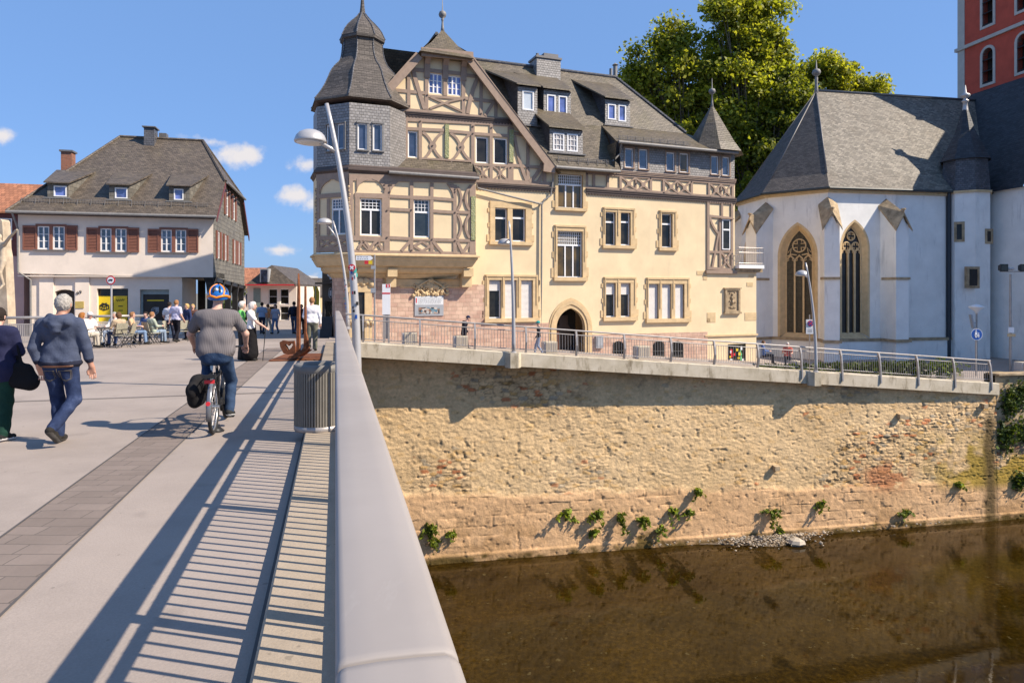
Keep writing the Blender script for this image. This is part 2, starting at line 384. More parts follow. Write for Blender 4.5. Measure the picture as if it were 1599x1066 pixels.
# parapet railing
rl = empty('bridge_railing', B(0, .09, .12), 'grey bridge parapet with broad flat handrail and thin upright bars', 'railing')
prof = [(.0, 1.235), (.0, 1.286), (.002, 1.293), (.007, 1.298), (.014, 1.300), (.05, 1.3015), (.10, 1.3005), (.135, 1.298), (.145, 1.293), (.151, 1.285), (.153, 1.275), (.153, 1.235)]
starts = [-3.2, .85] + [.85 + 2.98 * k for k in range(1, 9)] + [27.6]
for i in range(len(starts) - 1):
    a, b = starts[i] + .004, starts[i + 1] - .004
    k = max(2, int((b - a) / .6)); mb = MB(); mb.smooth = True
    e = .003
    ring = lambda l, d: [B(l, s + (d if s < .076 else -d), z - (d if z > 1.26 else 0)) for s, z in prof]
    mb.loft([ring(a, e), ring(a + e, 0)] + [ring(a + e + .012 + (b - a - 2 * e - .024) * j / k, 0) for j in range(k + 1)] + [ring(b - e, 0), ring(b, e)])
    mb.build('handrail', M['handrail'], rl)
posts = [-2.68, -.64, 1.4, 3.44, 5.48, 7.55] + [9.62 + 2.07 * k for k in range(9)]
for l in posts:
    mb = MB(); mb.box(B(l, .076, .68), BB * .035, BR * .03, V(0, 0, .565)); mb.build('post', M['rail'], rl)
for i in range(len(posts) - 1):
    a, b = posts[i] + .036, posts[i + 1] - .036; mb = MB(); c = (a + b) / 2; k = 16
    for j in range(k):
        l = a + (b - a) * (j + .5) / k; mb.box(B(l, .076, .64), BB * .009, BR * .009, V(0, 0, .46))
    mb.build('bar_panel', M['rail'], rl)
    for z0, nm, hw, hh in ((1.065, 'upper_rail', .021, .02), (.20, 'bottom_rail', .035, .02)):
        mb = MB(); mb.loft([[B(l, .076 - hw, z0 - hh), B(l, .076 + hw, z0 - hh), B(l, .076 + hw, z0 + hh), B(l, .076 - hw, z0 + hh)] for l in (a, c, b)]); mb.build(nm, M['rail'], rl)

# river
WZ = -9.42
t = NT('river_water'); t.set(.02, 0, .3); t.b.inputs['IOR'].default_value = 1.33
co = t.coord('Object')
bed = t.ramp(t.noise(co, .22, 7, .68), [(.30, (.009, .0046, .0005)), (.5, (.026, .0138, .0012)), (.72, (.052, .028, .0034))])
bed = t.mix(t.rng(t.noise(co, 2.2, 6, .7), .35, .7, 0, .5), bed, (.028, .017, .004))
bed = t.mix(t.rng(t.noise(co, .75, 4, .6), .60, .68, 0, .55), bed, (.012, .0075, .002))
bed = t.mix(1.0, bed, t.ramp(t.noise(co, 6.5, 5, .7), [(.32, (.45, .42, .38)), (.52, (1, 1, 1)), (.70, (1.7, 1.65, 1.5))]), 'MULTIPLY')
bed = t.mix(t.rng(t.noise(co, 3.2, 3, .5), .68, .72, 0, .5), bed, (.10, .075, .03))
t.col(bed)
rip = t.math('MULTIPLY', t.noise(t.coord('Object', (1.0, 2.6, 1)), 2.6, 5, .6), t.rng(t.noise(co, .07, 2), .42, .6, .25, 1.0))
t.bump(rip, .06, .05); M['water'] = t.m
mb = MB(); mb.face([(-90, -60, WZ), (140, -60, WZ), (140, 62, WZ), (-90, 62, WZ)]); tag(mb.build('river_water', M['water']), kind='structure')
mb = MB(); g = plain('distant_ground', (.16, .15, .12), .9, 0, .3, .2)
mb.face([(-900, 34, -3.6), (900, 60, -3.6), (1500, 1600, -3.6), (-1500, 1600, -3.6)]); tag(mb.build('ground', g), kind='structure')

# ------------------------------------------------------------------ street ramp along the far bank
SL = sub_plane(at(670, PY0, 27.05), Vector((math.cos(R(12.9)), math.sin(R(12.9)), 0)))
def street_z(u): return min(-.70 - .0815 * u, -.30)          # u measured from px 670
ua = SL.uz(556, PY0)[0]; ub = SL.uz(1561, PY0)[0]
mb = MB()
for i in range(16):
    a = ua - 1.2 + (46 - ua) * i / 16; b = ua - 1.2 + (46 - ua) * (i + 1) / 16
    za = max(street_z(a), -2.75) - .02; zb = max(street_z(b), -2.75) - .02
    mb.face([SL.P(a, za, -.35), SL.P(b, zb, -.35), SL.P(b, zb, -22), SL.P(a, za, -22)])
tag(mb.build('street', M['deck']), kind='structure')
# concrete edge beam
def zpx(px, py): return SL.uz(px, py)[1]
t0u, t0z = SL.uz(600, 537); t1u, t1z = SL.uz(1540, 597)
ez = lambda u: t0z + (t1z - t0z) * (u - t0u) / (t1u - t0u)
tb = NT('weathered_edge_concrete'); tb.set(.9, 0, .2); co = tb.coord('Object')
b_ = tb.ramp(tb.noise(co, 1.3, 7, .65), [(.28, (.40, .335, .235)), (.5, (.56, .48, .36)), (.75, (.66, .58, .46))])
stn = tb.noise(tb.coord('Object', (1.2, 1.2, .35)), 2.0, 7, .7)
b_ = tb.mix(tb.rng(stn, .54, .68, 0, .75), b_, (.17, .125, .07)); tb.col(b_); tb.bump(tb.noise(co, 25, 5, .7), .4, .02); M['edge'] = tb.m
ebm = empty('edge_beam', SL.P(0, ez(0), 0), 'long pale concrete edge beam carrying the street railing over the river wall', 'concrete beam')
segs = [ua - .2, SL.uz(795, PY0)[0], SL.uz(1262, PY0)[0], ub]
for a, b in zip(segs[:-1], segs[1:]):
    mb = MB(); mb.loft([[SL.P(u, ez(u) + dzz, o) for o, dzz in ((0, -.57), (0, -.03), (-.03, 0), (-.75, 0), (-.9, -.57))] for u in (a + .012, (a + b) / 2, b - .012)]); mb.build('beam_segment', M['edge'], ebm)
lampu = [SL.uz(801, 546)[0] + .0, SL.uz(1271, 576)[0]]
for u in lampu:
    mb = MB(); mb.loft([[SL.P(u + d, ez(u) + z, o) for o, d in ((.28, -.17), (.28, .17), (.003, .34), (.003, -.34))] for z in (-.62, -.005)]); mb.build('lamp_plinth', M['edge'], ebm)

# street railing
rr = empty('street_railing', SL.P(0, ez(0), -.15), 'galvanised railing of upright bars along the sloping street', 'railing')
pp = [SL.uz(x, 540)[0] for x in (567, 656, 742, 822, 901, 976, 1049, 1117, 1185, 1252, 1315, 1375, 1434, 1491, 1548)]
RO = -.12
for i, u in enumerate(pp):
    mb = MB(); z = ez(u); lean = .0 if i < 9 else .10     # the posts bow outwards
    w = .035
    mb.loft([[SL.P(u + d, z + h, RO + o + e) for d, e in ((-w, -.05), (w, -.05), (w, .05), (-w, .05))] for h, o in ((-.35, .14 if i > 8 else .0), (.0, .12 if i > 8 else 0), (.45, .10), (.8, .05), (1.04, -.02))]); mb.build('post', M['rail'], rr)
def railbar(mb, a, b, h, o, r):
    mb.tube([SL.P(a, ez(a) + h, o), SL.P(b, ez(b) + h, o)], r, 8)
for i in range(-1, len(pp) - 1):
    a = pp[i] + .05 if i >= 0 else ua - .3; b = pp[i + 1] - .05; mb = MB(); k = max(4, int((b - a) / .118))
    for j in range(k):
        u = a + (b - a) * (j + .5) / k; mb.tube([SL.P(u, ez(u) + .16, RO + .02), SL.P(u, ez(u) + .86, RO)], .0095, 5)
    mb.build('bar_panel', M['rail'], rr)
    for h, r, nm in ((.14, .02, 'bottom_rail'), (.88, .02, 'middle_rail')):
        mb = MB(); railbar(mb, a, b, h, RO, r); mb.build(nm, M['rail'], rr)
mb = MB(); railbar(mb, ua - .4, pp[-1] + .1, 1.06, RO - .03, .036); mb.build('handrail', M['rail'], rr)

# ------------------------------------------------------------------ river retaining wall (real displaced masonry)
def hashn(ix, iy, k):
    h = (ix.astype(np.int64) * 374761393 + iy.astype(np.int64) * 668265263 + k * 974634533) & 0xffffffff
    h = ((h ^ (h >> 13)) * 1274126177) & 0xffffffff
    h = (h ^ (h >> 16)) & 0xffffffff
    return h.astype(np.float64) / 4294967295.0
def vnoise(x, y, k=0):
    ix = np.floor(x); iy = np.floor(y); fx = x - ix; fy = y - iy; fx = fx * fx * (3 - 2 * fx); fy = fy * fy * (3 - 2 * fy)
    a = hashn(ix, iy, k); b = hashn(ix + 1, iy, k); c = hashn(ix, iy + 1, k); d = hashn(ix + 1, iy + 1, k)
    return (a * (1 - fx) + b * fx) * (1 - fy) + (c * (1 - fx) + d * fx) * fy
def fbm(x, y, k=0, o=4):
    s = 0; a = .5; t = 0
    for i in range(o): s = s + a * vnoise(x * 2 ** i, y * 2 ** i, k + i * 17); t += a; a *= .55
    return s / t
def worley(x, y, k=0):
    ix = np.floor(x); iy = np.floor(y); f1 = np.full(x.shape, 9.); f2 = np.full(x.shape, 9.); idx = np.zeros(x.shape); idy = np.zeros(x.shape)
    for dx in (-1, 0, 1):
        for dy in (-1, 0, 1):
            cx = ix + dx; cy = iy + dy
            px = cx + .1 + .8 * hashn(cx, cy, k); py = cy + .15 + .7 * hashn(cx, cy, k + 5)
            d = np.maximum(np.abs(px - x), np.abs(py - y)) * .6 + np.hypot(px - x, py - y) * .4
            nf = d < f1; f2 = np.where(nf, f1, np.minimum(f2, d)); idx = np.where(nf, cx, idx); idy = np.where(nf, cy, idy); f1 = np.where(nf, d, f1)
    return f1, f2, hashn(idx, idy, k + 9), hashn(idx, idy, k + 10)
def sstep(a, b, x): t = np.clip((x - a) / (b - a), 0, 1); return t * t * (3 - 2 * t)
W = sub_plane(at(670, PY0, 28.0), Vector((math.cos(R(11.3)), math.sin(R(11.3)), 0)))
M['wall'] = vcol('river_wall_stone', .95, .12, .7, 16, 'Col', .16, 9)
def stone_wall(name, pl, u0, u1, z0, z1, step, topf, label, seam=None, dark=False, off0=0.0):
    nu = int((u1 - u0) / step) + 1; nv = int((z1 - z0) / step) + 1
    u = np.linspace(u0, u1, nu); v = np.linspace(0, 1, nv)
    U, VV = np.meshgrid(u, v, indexing='ij'); top = topf(U); Z = z0 + (top - z0) * VV
    wx = U + .12 * (fbm(U * 1.5, Z * 1.5, 3) - .5); wz = Z + .10 * (fbm(U * 1.3, Z * 1.3, 8) - .5) + .03 * U
    f1, f2, h1, h2 = worley(wx / .34, wz / .15, 1); g1, g2, k1, k2 = worley(wx / .13, wz / .07, 4)
    edge = sstep(.03, .22, f2 - f1); edge2 = sstep(.02, .25, g2 - g1) * sstep(.3, .55, fbm(U * .8, Z * .8, 33))
    patch = fbm(U * .35, Z * .5, 21); rend = sstep(.36, .58, patch + .10 * (fbm(U * 2, Z * 2, 30) - .5) + np.clip((2.5 - U) * .03, 0, .12))      # old render hides the stones
    hole = sstep(.66, .74, fbm(wx * 2.2, wz * 4.6, 47, 3)) * (1 - rend * .6)
    hgt = .62 * (edge * (.012 + .040 * h1) * (1 - rend * .9) + edge2 * .010 + (fbm(U * 7, Z * 13, 40, 5) - .5) * .075 + (fbm(U * .7, Z * .7, 44) - .5) * .10 - hole * .05)
    base = np.stack([.560 + .0 * U, .415 + .0 * U, .250 + .0 * U], -1)
    if dark: base = base * np.array([.5, .47, .48])
    tn = (h1 - .5)[..., None]
    col = base * (1 + tn * .30)
    red = ((h2 > .93) & (edge > .5) & (rend < .55))[..., None]; col = np.where(red, np.array([.42, .18, .09]) * (.8 + .5 * h1[..., None]), col)
    gr = ((h2 < .08) & (edge > .4) & (rend < .6))[..., None]; col = np.where(gr, np.array([.30, .26, .20]) * (.8 + .5 * h1[..., None]), col)
    och = ((h2 > .5) & (h2 < .6) & (edge > .4))[..., None]; col = np.where(och, np.array([.50, .33, .15]), col); col = col * (1 - .45 * hole[..., None]) * (.9 + .2 * fbm(U * 6, Z * 10, 51)[..., None])
    col = col * (.90 + .14 * np.maximum(edge, rend * .8))[..., None] * (1 - .38 * ((1 - sstep(.02, .13, f2 - f1)) * (1 - rend * .85)))[..., None]
    mo = np.clip(rend, 0, 1)[..., None] * .55; col = col * (1 - mo) + np.array([.60, .455, .275]) * (.9 + .2 * fbm(U * 3, Z * 3, 61)[..., None]) * mo
    # dressed stone courses at the foot
    zl = np.maximum(-6.55 - .045 * U, -7.35) + .35 * (fbm(U * .25, Z * 0, 70) - .5)
    low = sstep(.16, -.16, Z - zl + .5 * (fbm(U * 1.1, Z * 2.2, 72) - .5))
    rh = .40; row = np.floor(Z / rh); bl = .75 + .35 * hashn(row, row * 0, 80); bx = U / bl + hashn(row, row * 0 + 3, 81); fx = np.abs((bx % 1) - .5) * 2; fz = np.abs((Z / rh % 1) - .5) * 2
    jn = np.maximum(sstep(.955, 1.0, fx), sstep(.90, 1.0, fz)); cid = hashn(np.floor(bx), row, 83)
    plast = sstep(.44, .58, fbm(U * .5, Z * 1.1, 90) + np.clip((-8.0 - Z) * .10, -.1, .12))
    jn = .7 * jn * (1 - plast * .85) * sstep(.32, .58, fbm(U * 2.3, Z * 3, 93))
    hl = .05 - jn * .05 + (cid - .5) * .03 * (1 - plast) + (fbm(U * 6, Z * 6, 95, 4) - .5) * .035
    cl = np.array([.545, .365, .215]) * (1 + (cid - .5)[..., None] * .30 * (1 - plast[..., None])) * (.86 + .28 * fbm(U * 1.7, Z * 2.2, 97)[..., None]) * (1 - .45 * jn[..., None])
    redp = np.exp(-(((U - 21.5) / 1.1) ** 2 + ((Z + 6.95) / .55) ** 2) * 1.2)
    if not dark:
        hgt = hgt * (1 - low) + hl * low; col = col * (1 - low[..., None]) + cl * low[..., None]
        m = np.clip(redp * 1.9 * (fbm(U * 2, Z * 3, 99) > .42), 0, .8)[..., None]; col = col * (1 - m) + np.array([.36, .15, .075]) * m
    bp_ = fbm(U * .28, Z * .45, 140, 4)[..., None]; col = col * (1 + (bp_ - .5) * np.array([.35, .42, .55]))
    # weathering with shapes of its own: yellow lichen, an old leak stain, algae at the water line
    ye = sstep(22.0, 26.0, U + (Z + 6.5) * .6) * sstep(-8.1, -7.4, Z) * sstep(-4.6, -6.2, Z) * sstep(.32, .55, fbm(U * .9, Z * 1.2, 101)); ye = np.clip(ye * 1.05, 0, .9)[..., None]
    col = col * (1 - ye) + np.array([.27, .195, .035]) * ye
    st = np.exp(-((U - 27.25 + .1 * (fbm(Z * 1.5, Z * 0, 104) - .5)) / .34) ** 2) * sstep(-3.9, -4.8, Z) * (.45 + .65 * fbm(U * 3, Z * 1.5, 105)); st = np.clip(st * 1.5, 0, .9)[..., None]
    col = col * (1 - st) + np.array([.085, .062, .03]) * st
    al = sstep(-8.98, -9.32, Z + .35 * (fbm(U * .9, Z * 1.5, 110) - .5) - .45 * sstep(.56, .66, fbm(U * .33, Z * 0, 112))); al = (al * (.35 + .65 * sstep(.4, .6, fbm(U * 1.3, Z * 2, 113))))[..., None]
    col = col * (1 - al * .92) + np.array([.070, .052, .012]) * al * .92
    hgt = hgt + .05 * sstep(-9.05, -9.15, Z)
    dm = sstep(.50, .68, fbm(U * .55, Z * .12, 150, 4)) * sstep(-3.6, -1.4, Z + .06 * U) * .45; col = col * (1 - dm[..., None] * np.array([.55, .5, .42]))
    dk = sstep(.55, .66, fbm(U * .7, Z * .9, 155, 4)) * sstep(-7.6, -8.6, Z) * .5; col = col * (1 - dk[..., None] * np.array([.45, .5, .6]))
    sp = sstep(.70, .78, fbm(U * 4.3, Z * 4.3, 130, 3)); hgt = hgt - sp * .03; col = col * (1 - .22 * sp[..., None])
    nx = pl.O[None] if False else None
    P = np.zeros((nu, nv, 3)); o = hgt + off0
    P[..., 0] = pl.O.x + U * pl.U.x + o * pl.N.x; P[..., 1] = pl.O.y + U * pl.U.y + o * pl.N.y; P[..., 2] = Z
    ii = np.arange(nu * nv).reshape(nu, nv)
    fc = np.stack([ii[:-1, :-1], ii[1:, :-1], ii[1:, 1:], ii[:-1, 1:]], -1).reshape(-1, 4)
    org = pl.P((u0 + u1) / 2, z0)
    pts = P.reshape(-1, 3) - np.array(org)
    # thickness: a back sheet and closing strips
    nb = len(pts); tz = topf(u) + 0 * u
    bt = np.array([tuple(pl.P(float(a), float(z), -.6) - org) for a, z in zip(u, tz)]); bb_ = np.array([tuple(pl.P(float(a), z0, -.6) - org) for a in u])
    me = bpy.data.meshes.new(name)
    allp = np.vstack([pts, bt, bb_]); fl = fc.tolist(); ti = ii[:, -1].tolist()
    for k in range(nu - 1): fl.append([ti[k], ti[k + 1], nb + k + 1, nb + k]); fl.append([nb + k, nb + k + 1, nb + nu + k + 1, nb + nu + k])
    fl.append(ii[-1, :].tolist() + [nb + nu - 1, nb + 2 * nu - 1])
    me.from_pydata(allp.tolist(), [], fl)
    ca = me.color_attributes.new('Col', 'FLOAT_COLOR', 'POINT')
    c4 = np.ones((len(allp), 4), dtype=np.float32); c4[:nb, :3] = np.clip(col.reshape(-1, 3) * (np.array([1.22, 1.13, 1.01]) if not dark else 1.0), .01, .9); c4[nb:, :3] = (.3, .24, .15); ca.data.foreach_set('color', c4.ravel())
    me.materials.append(M['wall']); me.polygons.foreach_set('use_smooth', [True] * len(me.polygons)); me.update(); auto_uv(me)
    ob = link(bpy.data.objects.new(name, me)); ob.location = org; ORG[ob.name] = org
    return tag(ob, label, 'stone wall')
wend = W.uz(1556, 600)[0]
stone_wall('abutment_wall', W, -15, -4.4, -10.3, 0, .16, lambda u: np.minimum(-.84 - .0815 * np.asarray(u), -.95), 'rubble stone abutment wall hidden under the bridge deck')
stone_wall('quay_wall', W, wend, 36, -10.3, 0, .043, lambda u: -6.3 + 0 * np.asarray(u), 'mossy yellow green dressed stone foot of the old bank wall at the right edge')
stone_wall('river_wall', W, -4.4, wend, -10.3, 0, .043, lambda u: np.minimum(-.84 - .0815 * np.asarray(u), -.95), 'sunlit rubble stone river wall below the sloping street')
W2 = sub_plane(W.P(wend - .02, 0, -.10), Vector((math.cos(R(10)), math.sin(R(10)), 0)))
stone_wall('old_bank_wall', W2, 0.0, 12, -6.4, -1.6, .07, lambda u: -2.33 + .09 * np.sin(np.asarray(u) * 2.3) + 0 * np.asarray(u), 'dark overgrown rubble wall at the right end of the street railing', dark=True, off0=.05)
# capstones on the old wall
cp = empty('wall_coping', W2.P(6, -2.25, 0), 'row of weathered flat capstones on the dark overgrown wall', 'capstones')
x = 0.05
while x < 11:
    w = random.uniform(.6, 1.0); mb = MB(); mb.pbox(W2, x, x + w - .015, -2.36, -2.26 + random.uniform(-.015, .02), -.5, .22); mb.build('capstone', M['sand_dark'], cp); x += w
# ------------------------------------------------------------------ the half-timbered house
FC = Plane(745, 34.0, 21.0)
GZ = -3.4
house = empty('timbered_house', FC.P(3, -2.2, -3), 'large cream half timbered house with a slate corner tower and steep gable beside the street', 'house')
def holes_wall(mb, pl, outer, holes, off, depth=.18):
    """flat wall polygon with real openings and reveals"""
    tess = tessellate_polygon([[Vector((u, z, 0)) for u, z in outer]] + [[Vector((u, z, 0)) for u, z in h] for h in holes])
    allp = list(outer) + [p for h in holes for p in h]
    b = len(mb.v); mb.v.extend(pl.P(u, z, off) for u, z in allp)
    for t in tess: mb.f.append(tuple(b + i for i in t)); mb.m.append(mb.mi); mb.sm.append(False)
    for h in holes:
        for i in range(len(h)):
            p, q = h[i], h[(i + 1) % len(h)]
            mb.face([pl.P(*p, off), pl.P(*q, off), pl.P(*q, off - depth), pl.P(*p, off - depth)])
def rectpoly(r): return [(r[0], r[2]), (r[1], r[2]), (r[1], r[3]), (r[0], r[3])]
def window(pl, r, off, parent, cols=2, rows=1, transom=None, glassm=None, fr=.06, grid=None, setback=.11, name='window', frame_m=None, blind=0.0, gridrows=3):
    """casement: frame part with its pane as a sub-part. r = (u0,u1,z0,z1)"""
    u0, u1, z0, z1 = r; o = off - setback; mb = MB(); g = .003
    def bar(a, b, c, d, k=0): mb.pbox(pl, a, b, c, d, o - .05, o + k)
    bar(u0 + g, u0 + fr, z0 + g, z1 - g); bar(u1 - fr, u1 - g, z0 + g, z1 - g); bar(u0 + fr, u1 - fr, z0 + g, z0 + fr); bar(u0 + fr, u1 - fr, z1 - fr, z1 - g)
    iw = u1 - u0 - 2 * fr
    zt = z1 - fr
    if transom:
        zt = z0 + (z1 - z0) * transom; bar(u0 + fr, u1 - fr, zt - .045, zt + .045, .012)
        if grid:
            for k in range(1, grid): x = u0 + fr + iw * k / grid; bar(x - .012, x + .012, zt + .045, z1 - fr, -.006)
            for k in range(1, gridrows): z = zt + .045 + (z1 - fr - zt - .045) * k / gridrows; bar(u0 + fr, u1 - fr, z - .012, z + .012, -.01)
    for k in range(1, cols):
        x = u0 + fr + iw * k / cols; bar(x - .035, x + .035, z0 + fr, (zt - .045) if transom else z1 - fr, .006)
    if not transom or rows > 1:
        for k in range(1, rows): z = z0 + fr + (zt - z0 - fr) * k / rows; bar(u0 + fr, u1 - fr, z - .016, z + .016, -.008)
    w = mb.build(name, frame_m or M['white'], parent)
    mb = MB(); mb.face([pl.P(u0 + .02, z0 + .02, o - .035), pl.P(u1 - .02, z0 + .02, o - .035), pl.P(u1 - .02, z1 - .02, o - .035), pl.P(u0 + .02, z1 - .02, o - .035)])
    mb.build('pane', glassm or M['glass'], w)
    if blind:
        mb = MB(); zb = z1 - (z1 - z0) * blind; n = max(3, int((z1 - zb) / .06))
        for k in range(n):
            a = zb + (z1 - zb) * k / n; b = zb + (z1 - zb) * (k + 1) / n
            mb.loft([[pl.P(u0 + .01, a, o + .035), pl.P(u1 - .01, a, o + .035), pl.P(u1 - .01, a, o + .0), pl.P(u0 + .01, a, o)], [pl.P(u0 + .01, b - .006, o + .02), pl.P(u1 - .01, b - .006, o + .02), pl.P(u1 - .01, b - .006, o), pl.P(u0 + .01, b - .006, o)]])
        mb.build('roller_shutter', M['shutter_white'], w)
    return w
def R4(x0, y0, x1, y1, off=0.0, pl=FC): return pl.rect(x0, y0, x1, y1, off)

# --- ground and middle floor openings of the front (pixel boxes measured on the photo, turned into metres on the wall plane)
lights = []     # (rect, kind)
for x0, x1 in ((763.3, 782.5), (788, 806.4), (813.4, 831.7)): lights.append((R4(x0, 437, x1, 497), 'g1'))
for x0, x1 in ((945.6, 961), (968.7, 984)): lights.append((R4(x0, 441.5, x1, 495), 'g2'))
for x0, x1 in ((1012, 1028), (1033, 1048), (1053.6, 1068)): lights.append((R4(x0, 443, x1, 497.5), 'g3'))
for x0, x1 in ((772.6, 792.3), (800, 820.5)): lights.append((R4(x0, 324.7, x1, 377), 'm1'))
for x0, x1 in ((944.8, 961), (968.7, 984.2)): lights.append((R4(x0, 331, x1, 383), 'm2'))
lights.append((R4(1032.7, 334, 1049.5, 386.5), 'm3'))
lights.append((R4(870, 361, 909.4, 433), 's1')); lights.append((R4(871, 272.5, 909.7, 325), 's2'))
def arch(u0, u1, z0, zs, rise, n=8):
    """pointed arch outline, from bottom left counter clockwise"""
    c = (u0 + u1) / 2; w = (u1 - u0) / 2; Rr = (w * w + rise * rise) / (2 * w)
    pts = [(u0, z0), (u1, z0)]
    a_end = math.atan2(rise, c - (u1 - Rr))
    for i in range(n + 1): a = a_end * i / n; pts.append((u1 - Rr + Rr * math.cos(a), zs + Rr * math.sin(a)))
    for i in range(n - 1, -1, -1): a = a_end * i / n; pts.append((u0 + Rr - Rr * math.cos(a), zs + Rr * math.sin(a)))
    return pts
du0, du1, dz0_, dz1_ = R4(868.5, 481, 913, 556)
dsp = FC.uz(890, 512)[1]
door = arch(du0, du1, dz0_, dsp, dz1_ - dsp)
uL = FC.uz(556, 400)[0]; uR = FC.uz(1147.5, 400)[0]; uRg = FC.uz(1181, 480)[0]
ub0 = FC.uz(756, 400)[0]
zE = FC.uz(868, 264)[1]          # main eave height
zX = FC.uz(1104, 420)[1]         # top of the ground floor extension
mb = MB()
outer = [(uL, GZ), (uRg, GZ), (uRg, zX), (uR, zX), (uR, FC.uz(1146, 283)[1]), (FC.uz(868, 264)[0], FC.uz(868, 264)[1]), (uL, FC.uz(868, 264)[1])]
holes = [rectpoly(r) for r, k in lights] + [door]
holes_wall(mb, FC, outer, holes, 0, .22)
# side and back
for a, b in (((uR, 0), (uR, -9)), ((uR, -9), (uL, -9)), ((uL, -9), (uL, 0))):
    mb.face([FC.P(a[0], GZ, a[1]), FC.P(b[0], GZ, b[1]), FC.P(b[0], zE, b[1]), FC.P(a[0], zE, a[1])])
mb.face([FC.P(uRg, GZ, 0), FC.P(uRg, GZ, -4), FC.P(uRg, zX, -4), FC.P(uRg, zX, 0)]); mb.face([FC.P(uR, zX, 0), FC.P(uRg, zX, 0), FC.P(uRg, zX, -4), FC.P(uR, zX, -4)])
mb.build('wall', M['cream'], house)
for r, k in lights + [((du0, du1, dz0_, dz1_), 'd')]: mb = MB(); mb.face([FC.P(r[0] - .05, r[2] - .05, -.22 if k != 'd' else -1.2), FC.P(r[1] + .05, r[2] - .05, -.22 if k != 'd' else -1.2), FC.P(r[1] + .05, r[3] + .05, -.22 if k != 'd' else -1.2), FC.P(r[0] - .05, r[3] + .05, -.22 if k != 'd' else -1.2)]); mb.build('dark_room', M['interior'], house)
M['glass_amber'] = glass('amber_window_glass', (.085, .052, .012), .15, .5)
wins = {}
for i, (r, k) in enumerate(lights):
    kw = dict(cols=1)
    if k == 'g1': kw.update(cols=1, blind=.28 if i == 0 else 1.0)
    if k == 'g2': kw.update(blind=.34)
    if k == 'g3': kw.update(blind=1.0)
    if k[0] == 'm': kw.update(transom=.70)
    if k == 's1': kw.update(cols=3, transom=.70, grid=12, glassm=M['glass_amber'], fr=.05, gridrows=4)
    if k == 's2': kw.update(cols=3, transom=.70, grid=12, glassm=M['glass_amber'], fr=.05)
    wins[(k, i)] = window(FC, r, 0, house, **kw)
# stone surrounds with quoin blocks: jambs, mullions, lintel and sill
def surround(pl, x0, y0, x1, y1, inner, parent, off=0.0, d=.06, label=True, hood=True):
    u0, u1, z0, z1 = pl.rect(x0, y0, x1, y1, off); mb = MB()
    us = sorted(inner, key=lambda r: r[0]); a = us[0][0]; b = us[-1][1]; zb = us[0][2]; zt = us[0][3]
    mb.pbox(pl, u0, a, zb, zt, off - .1, off + d); mb.pbox(pl, b, u1, zb, zt, off - .1, off + d)
    mb.pbox(pl, u0, u1, zt, z1, off - .1, off + d + .006)
    for p, q in zip(us[:-1], us[1:]): mb.pbox(pl, p[1], q[0], zb, zt, off - .16, off + d - .01)
    mb.pbox(pl, u0 - .04, u1 + .04, z0 - .02, zb, off - .1, off + d + .10)
    hh = zt - zb
    for (f0, f1, w) in ((.0, .2, .16), (.42, .55, .10), (.86, .98, .12)):
        mb.pbox(pl, u0 - w, u0, zb + hh * f0, zb + hh * f1, off - .05, off + d - .025); mb.pbox(pl, u1, u1 + w * .9, zb + hh * (f0 + .02), zb + hh * (f1 + .02), off - .05, off + d - .025)
    if hood:
        mb.pbox(pl, u0 + .05, u1 - .05, z1 - .10, z1, off + d + .006, off + d + .05)
        for x in (u0 + .07, u1 - .12): mb.pbox(pl, x, x + .05, zb + hh * .35, z1 - .10, off + d, off + d + .035)
        for p, q in zip(us[:-1], us[1:]): m_ = (p[1] + q[0]) / 2; mb.pbox(pl, m_ - .03, m_ + .03, zb + hh * .3, z1 - .10, off + d - .01, off + d + .03)
    return mb.build('stone_surround', M['sand'], parent)
G = lambda k: [r for r, kk in lights if kk == k]
surround(FC, 757, 429, 840, 502, G('g1'), house); surround(FC, 942, 432.5, 993, 500, G('g2'), house); surround(FC, 1008.7, 433.5, 1076, 502.5, G('g3'), house)
surround(FC, 765, 315.5, 830, 382, G('m1'), house, hood=False); surround(FC, 941, 324.5, 991, 387.5, G('m2'), house); surround(FC, 1028.5, 329, 1056, 391, G('m3'), house)
surround(FC, 865, 352, 915, 438, G('s1'), house); surround(FC, 866.5, 268, 914, 329, G('s2'), house, hood=False)
# pointed door arch
mb = MB()
for k, (g0, g1, o0, o1) in enumerate(((0, .16, -.15, .05), (.16, .32, -.05, .09), (.32, .42, -.02, .045))):
    a = arch(du0 - g0, du1 + g0, dz0_, dsp, dz1_ - dsp + g0 * 1.3); b = arch(du0 - g1, du1 + g1, dz0_, dsp, dz1_ - dsp + g1 * 1.3); n = len(a)
    for i in range(1, n): j = (i + 1) % n; \
        mb.loft([[FC.P(*a[i], o0), FC.P(*a[i], o1), FC.P(*b[i], o1), FC.P(*b[i], o0)], [FC.P(*a[j], o0), FC.P(*a[j], o1), FC.P(*b[j], o1), FC.P(*b[j], o0)]])
mb.build('door_arch', M['sand'], house)
mb = MB(); mb.prism(FC, arch(du0 + .45, du1 - .3, dz0_, dsp - .3, .6), -1.15, -1.05); mb.pbox(FC, du0 + .65, du1 - .5, dz0_ + 1.2, dz0_ + 2.1, -1.06, -1.02)
drp = mb.build('door', plain('dark_door', (.06, .035, .02), .5), house); mb = MB(); mb.sphere(FC.P(du0 + .6, dz0_ + 1.0, -1.0), .05); mb.build('handle', M['zinc'], drp)
mb = MB(); mb.pbox(FC, du0 + .05, du0 + .4, dz0_, dsp - .2, -1.1, -.5); mb.build('door_leaf', plain('open_door_leaf', (.10, .04, .025), .5), house)
